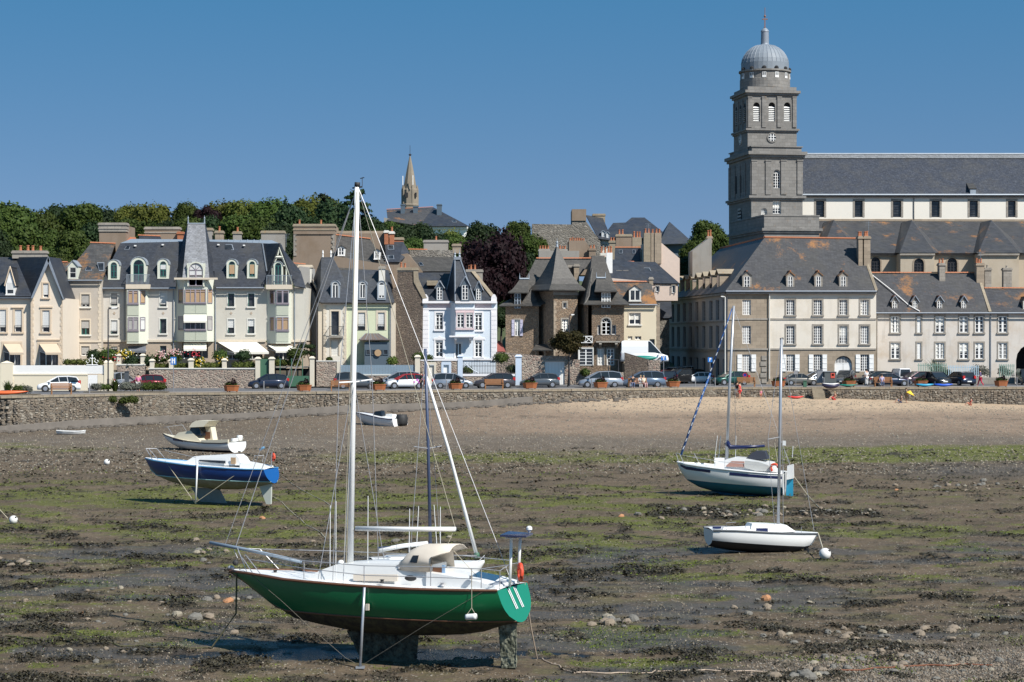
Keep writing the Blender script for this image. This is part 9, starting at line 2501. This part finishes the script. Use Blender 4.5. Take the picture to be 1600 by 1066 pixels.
# ---- buoys, dinghy, mooring lines, sticks
def buoy(px,py,rpx,label,lx=0):
 Y=80.0
 for _ in range(20): Y=F*(CAMZ-(mudz((px-CX)/F*Y,Y)+.0))/(py+rpx-HY)
 r_=rpx*Y/F; x=(px-CX)/F*Y; z=mudz(x,Y)+r_*.93; r=empty('mooring_buoy',(x,Y,z-r_),label,'buoy','mooring buoys'); m=MB(); m.sm=True; m.sphere((x,Y,z),r_,18,12); m.build('float',gel('buoy',(.70,.69,.66),.5,.1,4),r)
 m=MB(); m.lathe([(.05,0),(.05,.06)],(x+.6*r_,Y-.5*r_,z+r_*.5),8); m.tube([(x+.6*r_,Y-.5*r_,z+r_*.55),(x+r_*1.2,Y,z-r_*.4),(x+r_*1.6,Y,z-r_*.9)],.015,4); m.build('buoy_eye',M['trim'],r); return x,Y,z
buoy(167,722,4.8,'white buoy lying on bare mud at the left, beyond the blue yacht'); buoy(21,812,6.8,'white buoy with a dark eye near the left edge')
bx_,by_,bz_=buoy(1289,865,9.3,'large white buoy at the bow of the small day sailer')
FDi=Frame(110,172,0); di=empty('rowing_boat',FDi.P(0,0,-3.3),'tiny white rowing dinghy lying at the foot of the quay wall','rowing boat')
hull(FDi,di,[(88,673,.3,679),(98,674,.5,680.5),(115,674.5,.52,681),(127,674,.4,680),(132,673,.2,678)],((100,679,-.4),(125,679,-.35)),BW,BW,3,M['blind_grey'],BW)
def line(label,pts,rr,mat=ROPE,name='mooring_rope',cat='rope'):
 p3=[]
 for q in pts:
  if len(q)==3: p3.append(Vector(q))
  else: p3.append(Vector((q[0],q[1],mudz(q[0],q[1])+rr)))
 r=empty(name,p3[-1],label,cat); m=MB(); m.tube(p3,rr,5); m.build('strand',mat,r)
def gp(px,py):
 Y=62.0
 for _ in range(15): Y=F*(CAMZ-mudz((px-CX)/F*Y,Y))/(py-HY)
 return ((px-CX)/F*Y,Y)
def catm(ps,n=14):
 a=[gp(*p) for p in ps]; out=[]
 for i in range(len(a)-1):
  for k in range(n): t=k/n; out.append((a[i][0]*(1-t)+a[i+1][0]*t+.04*math.sin(i*9+k*1.7),a[i][1]*(1-t)+a[i+1][1]*t+.08*math.sin(i*5+k)))
 return out
c0=Q(370,893,-.2); g0=gp(330,1014)
line('weedy rope hanging from the bow of the green yacht and trailing left over the mud',[tuple(c0),tuple(c0.lerp(Vector((g0[0]+.55,g0[1],mudz(*g0))),.5)+Vector((.1,0,-.1))),tuple(Vector((g0[0]+.35,g0[1],mudz(*g0)+.5)))]+catm([(330,1014),(240,1012),(120,1004),(0,993)]),.028,foul('weedy_rope',(.10,.085,.05),(.06,.07,.02),.7))
c1=Q(820,912,.9); g1=gp(840,1032)
line('pale rope from the stern of the green yacht lying along the mud to the right',[tuple(c1),tuple(c1.lerp(Vector((g1[0],g1[1],mudz(*g1)+.1)),.55)+Vector((-.03,0,-.08)))]+catm([(840,1032),(895,1052),(1010,1052),(1100,1048),(1300,1052)]),.022,simple('pale_rope',(.42,.33,.25),.9))
line('rusty mooring chain lying on the gravel in the near right corner',catm([(1300,1051),(1420,1042),(1560,1040)]),.03,simple('rust_chain',(.16,.06,.03),.9),'mooring_chain','chain')
a=FBl.Q(426,730,.3)
for lb,ps in (('thin mooring line running right from the stern of the blue yacht',[(440,745),(470,765),(530,800)]),('second mooring line from the blue yacht trailing towards the green yacht',[(432,780),(470,812),(520,850)])): line(lb,[tuple(a if 'thin' in lb else FBl.Q(412,768,0))]+catm(ps,5),.02)
line('short mooring line from the white yacht at the right to the mud',[tuple(FR_.Q(1239,742,0))]+catm([(1262,778),(1290,800)],4),.02)
pb=FD_.Q(1278,833,0); line('short rope from the day sailer bow down to its white buoy',[tuple(pb),(bx_-.1,by_,bz_+.25)],.03)
g=gp(6,815); sk_=empty('mooring_post',(g[0],g[1],mudz(*g)),'weedy stakes and rope standing at the left edge beside a buoy','post'); m=MB(); z=mudz(*g); m.tube([(g[0]-.8,g[1],z),(g[0]-.9,g[1],z+1.3)],.05,6,.02); m.build('stake',WEED,sk_); m=MB(); m.tube([(g[0]-.9,g[1],z+1.4),(g[0]-.3,g[1],z+.7),(g[0]+.2,g[1],z+.15)],.02,4); m.build('rope',ROPE,sk_)
# ================================================================== stones, pebbles and weed on the mud
stm=[foul('stone_tan',(.22,.175,.13),(.20,.16,.11),.6),foul('stone_grey',(.17,.16,.14),(.10,.09,.07),.6),foul('stone_pale',(.32,.28,.21),(.16,.14,.10),.7),foul('stone_rust',(.42,.20,.09),(.25,.14,.08),.5)]
def stone_mesh(seed):
 g=random.Random(seed); m=MB(); m.sphere((0,0,0),1,9,6); q=[g.uniform(.7,1.25) for _ in range(9)]
 m.v=[tuple(c*(1+.22*mnoise.noise(Vector(v)*1.3+Vector((seed,0,0))))*(.9+.2*mnoise.noise(Vector(v)*3+Vector((0,seed,0)))) for c in v) for v in m.v]
 me=bpy.data.meshes.new('stone'); me.from_pydata(m.v,[],m.f); me.update(); me.materials.append(stm[0]); return me
SM=[stone_mesh(i) for i in range(7)]
CL=[('in the cluster at the far left',(28,883),5,26,7,8),('near the left edge above the weed',(176,922),2,14,3,8),('in the row left of the green bow',(340,938),8,55,5,7),('in the pair below the green bow',(300,965),3,22,4,11),('beside the bowsprit tip',(320,862),6,35,8,7),('in the group right of the green stern',(965,975),11,38,7,9),('in the dark weed belt left of the day sailer mast',(1130,802),34,110,8,5.5),('in the dark weed belt right of the day sailer mast',(1290,803),26,120,7,4.5),('in the loose row at the right middle',(1480,760),26,100,7,4.5),('on the mud in the middle right',(1190,942),8,55,9,8),('in the stony row at the lower right',(1390,992),34,190,12,7.5),('on the gravel in the near right corner',(1430,1035),48,160,22,7),('in the rock pile at the bottom edge',(1260,1056),12,34,8,11),('scattered on the near left mud',(170,980),26,170,65,6),('scattered behind the green yacht',(600,860),20,260,40,5)]
for where,(cx_,cy_),n,sx_,sy_,s_ in CL:
 for i in range(n):
  px,py=rnd.gauss(cx_,sx_*.6),min(1062,rnd.gauss(cy_,sy_*.6)); x,Y=gp(px,py); rr=s_*rnd.uniform(.5,1.25)*Y/F
  o=bpy.data.objects.new('stone',rnd.choice(SM)); COL.objects.link(o); o.location=(x,Y,mudz(x,Y)+rr*.22); o.rotation_euler=(rnd.uniform(-.3,.3),rnd.uniform(-.3,.3),rnd.uniform(0,6.3)); o.scale=(rr*rnd.uniform(.9,1.5),rr,rr*rnd.uniform(.5,.8))
  o.material_slots[0].link='OBJECT'; o.material_slots[0].material=stm[rnd.choices((0,1,2,3),(6,5,2,.3))[0]]
  tag(o,'loose weathered stone '+where,'stone','stones '+where)
gvd=foul('gravel_dark',(.085,.068,.05),(.05,.04,.03),.6)
def scatter(name,label,n,mats,fn):
 base=np.array([(1,0,0),(0,1,0),(-1,0,0),(0,-1,0),(0,0,.8),(0,0,-.6)]); tri=np.array([(0,1,4),(1,2,4),(2,3,4),(3,0,4),(1,0,5),(2,1,5),(3,2,5),(0,3,5)])
 g=np.random.default_rng(3); x,y,s=fn(g,n); z=mud_z(x,y); k=len(x); a=g.uniform(0,6.28,k); sc=s[:,None]*g.uniform(.6,1.4,(k,3))
 V=base[None]*sc[:,None,:]; ca,sa=np.cos(a)[:,None],np.sin(a)[:,None]; V=np.stack([V[...,0]*ca-V[...,1]*sa,V[...,0]*sa+V[...,1]*ca,V[...,2]],-1)+np.stack([x,y,z],-1)[:,None]
 for j,mt_ in enumerate(mats):
  sel=np.arange(k) % len(mats)==j; c=sel.sum(); np_mesh(name,V[sel].reshape(-1,3),(tri[None]+6*np.arange(c)[:,None,None]).reshape(-1,3),mt_,kind='stuff',label=label)
def area(g,n,p0,p1,edge=None):
 py=g.uniform(p0,p1,n); px=g.uniform(-60,1660,n); y=F*9.4/(py-HY); x=(px-CX)/F*y; return x,y,px,py
def f_peb(g,n):
 x,y,px,py=area(g,n,760,1085); w=fbm(x/2,y/1.5,88,3); keep=(w>.5) | (sstep(1180,1400,px+(py-1010)*3)*sstep(985,1020,py)>.4); x,y=x[keep],y[keep]; return x,y,g.uniform(.010,.042,len(x))
scatter('pebbles','small pebbles and shell grit strewn over the mud',42000,[stm[0],stm[1],gvd,stm[0],stm[2]],f_peb)
def f_sh(g,n):
 py=g.uniform(640,740,n); px=g.uniform(-40,1640,n); y=np.interp(py,[640,660,700,740],[203,192,158,132]); x=(px-CX)/F*y; ok=y<quay_y(x)-1.2; x,y=x[ok],y[ok]; return x,y,g.uniform(.03,.10,len(x))
def f_gr(g,n):
 x,y,px,py=area(g,n,985,1085); keep=sstep(1150,1380,px+(py-1010)*3)*sstep(985,1020,py)>g.random(n); x,y=x[keep],y[keep]; return x,y,g.uniform(.015,.06,len(x))
scatter('gravel','gravel and pebbles in the near right corner',70000,[stm[0],gvd,stm[1],gvd,stm[0]],f_gr)
scatter('shingle','shingle and pebbles on the upper beach',16000,[stm[0],stm[1],stm[2]],f_sh)
wm=foul('wrack',(.030,.024,.014),(.070,.058,.024),.6); wm.node_tree.nodes['Principled BSDF'].inputs['Roughness'].default_value=.55
def weeds(seed,n,near,far,mat,thr,size,name,label,fieldf):
 g=np.random.default_rng(seed); py=g.uniform(far,near,n); y=F*9.3/(py-HY); px=g.uniform(-80,1680,n); x=(px-CX)/F*y; z=mud_z(x,y); PY=row_of(x,y,mud_base(x,y))
 k=fieldf(x,y,px,PY,g) & (pool_mask(x,y)<.3); x,y,z=x[k],y[k],z[k]; c=len(x); a=g.uniform(0,6.28,c); L=size*g.uniform(.5,1.5,c)*(y/75); w=L*g.uniform(.12,.35,c); h=g.uniform(.0,.09,c)
 d=np.stack([np.cos(a),np.sin(a),g.uniform(-.15,.5,c)],-1); e=np.stack([-np.sin(a),np.cos(a),g.uniform(-.5,.5,c)],-1); P0=np.stack([x,y,z+.01+h*.4],-1)
 V=np.stack([P0-e*w[:,None],P0+e*w[:,None],P0+d*L[:,None]*.6+e*w[:,None]+np.array([0,0,.03]),P0+d*L[:,None]],1).reshape(-1,3); np_mesh(name,V,np.arange(c*4).reshape(-1,4),mat,kind='stuff',label=label)
weeds(1,330000,1085,790,wm,0,.11,'seaweed','dark clumps of stranded seaweed over the mud',lambda x,y,px,PY,g: (weed_field(x,y)-weed_thresh(px,PY))>g.uniform(-.02,.03,len(x)))
weeds(2,60000,790,700,wm,0,.10,'seaweed','thin dark wrack scattered on the middle beach',lambda x,y,px,PY,g: (fbm(x/.9,y/.6,77,4)>.60) & (PY<800) & (PY>700))
weeds(3,260000,1085,800,wm,0,.085,'seaweed','scattered scraps of brown wrack between the larger clumps',lambda x,y,px,PY,g: (fbm(x/.9,y/.6,77,4)>.59) & (g.random(len(x))<.30))
alg=foliage('green_algae',(.075,.105,.018),(.13,.16,.03),.1)
weeds(4,120000,1085,745,alg,0,.07,'green_algae','patches of bright green algae lying on the mud',lambda x,y,px,PY,g: (fbm(x/3.4,y/1.8,61,5,.6)+.05*g.random(len(x))-.10*sstep(1150,1260,px)*(PY<822)-.05*sstep(950,1200,px)*(PY>845)>.60) & (g.random(len(x))<.5))
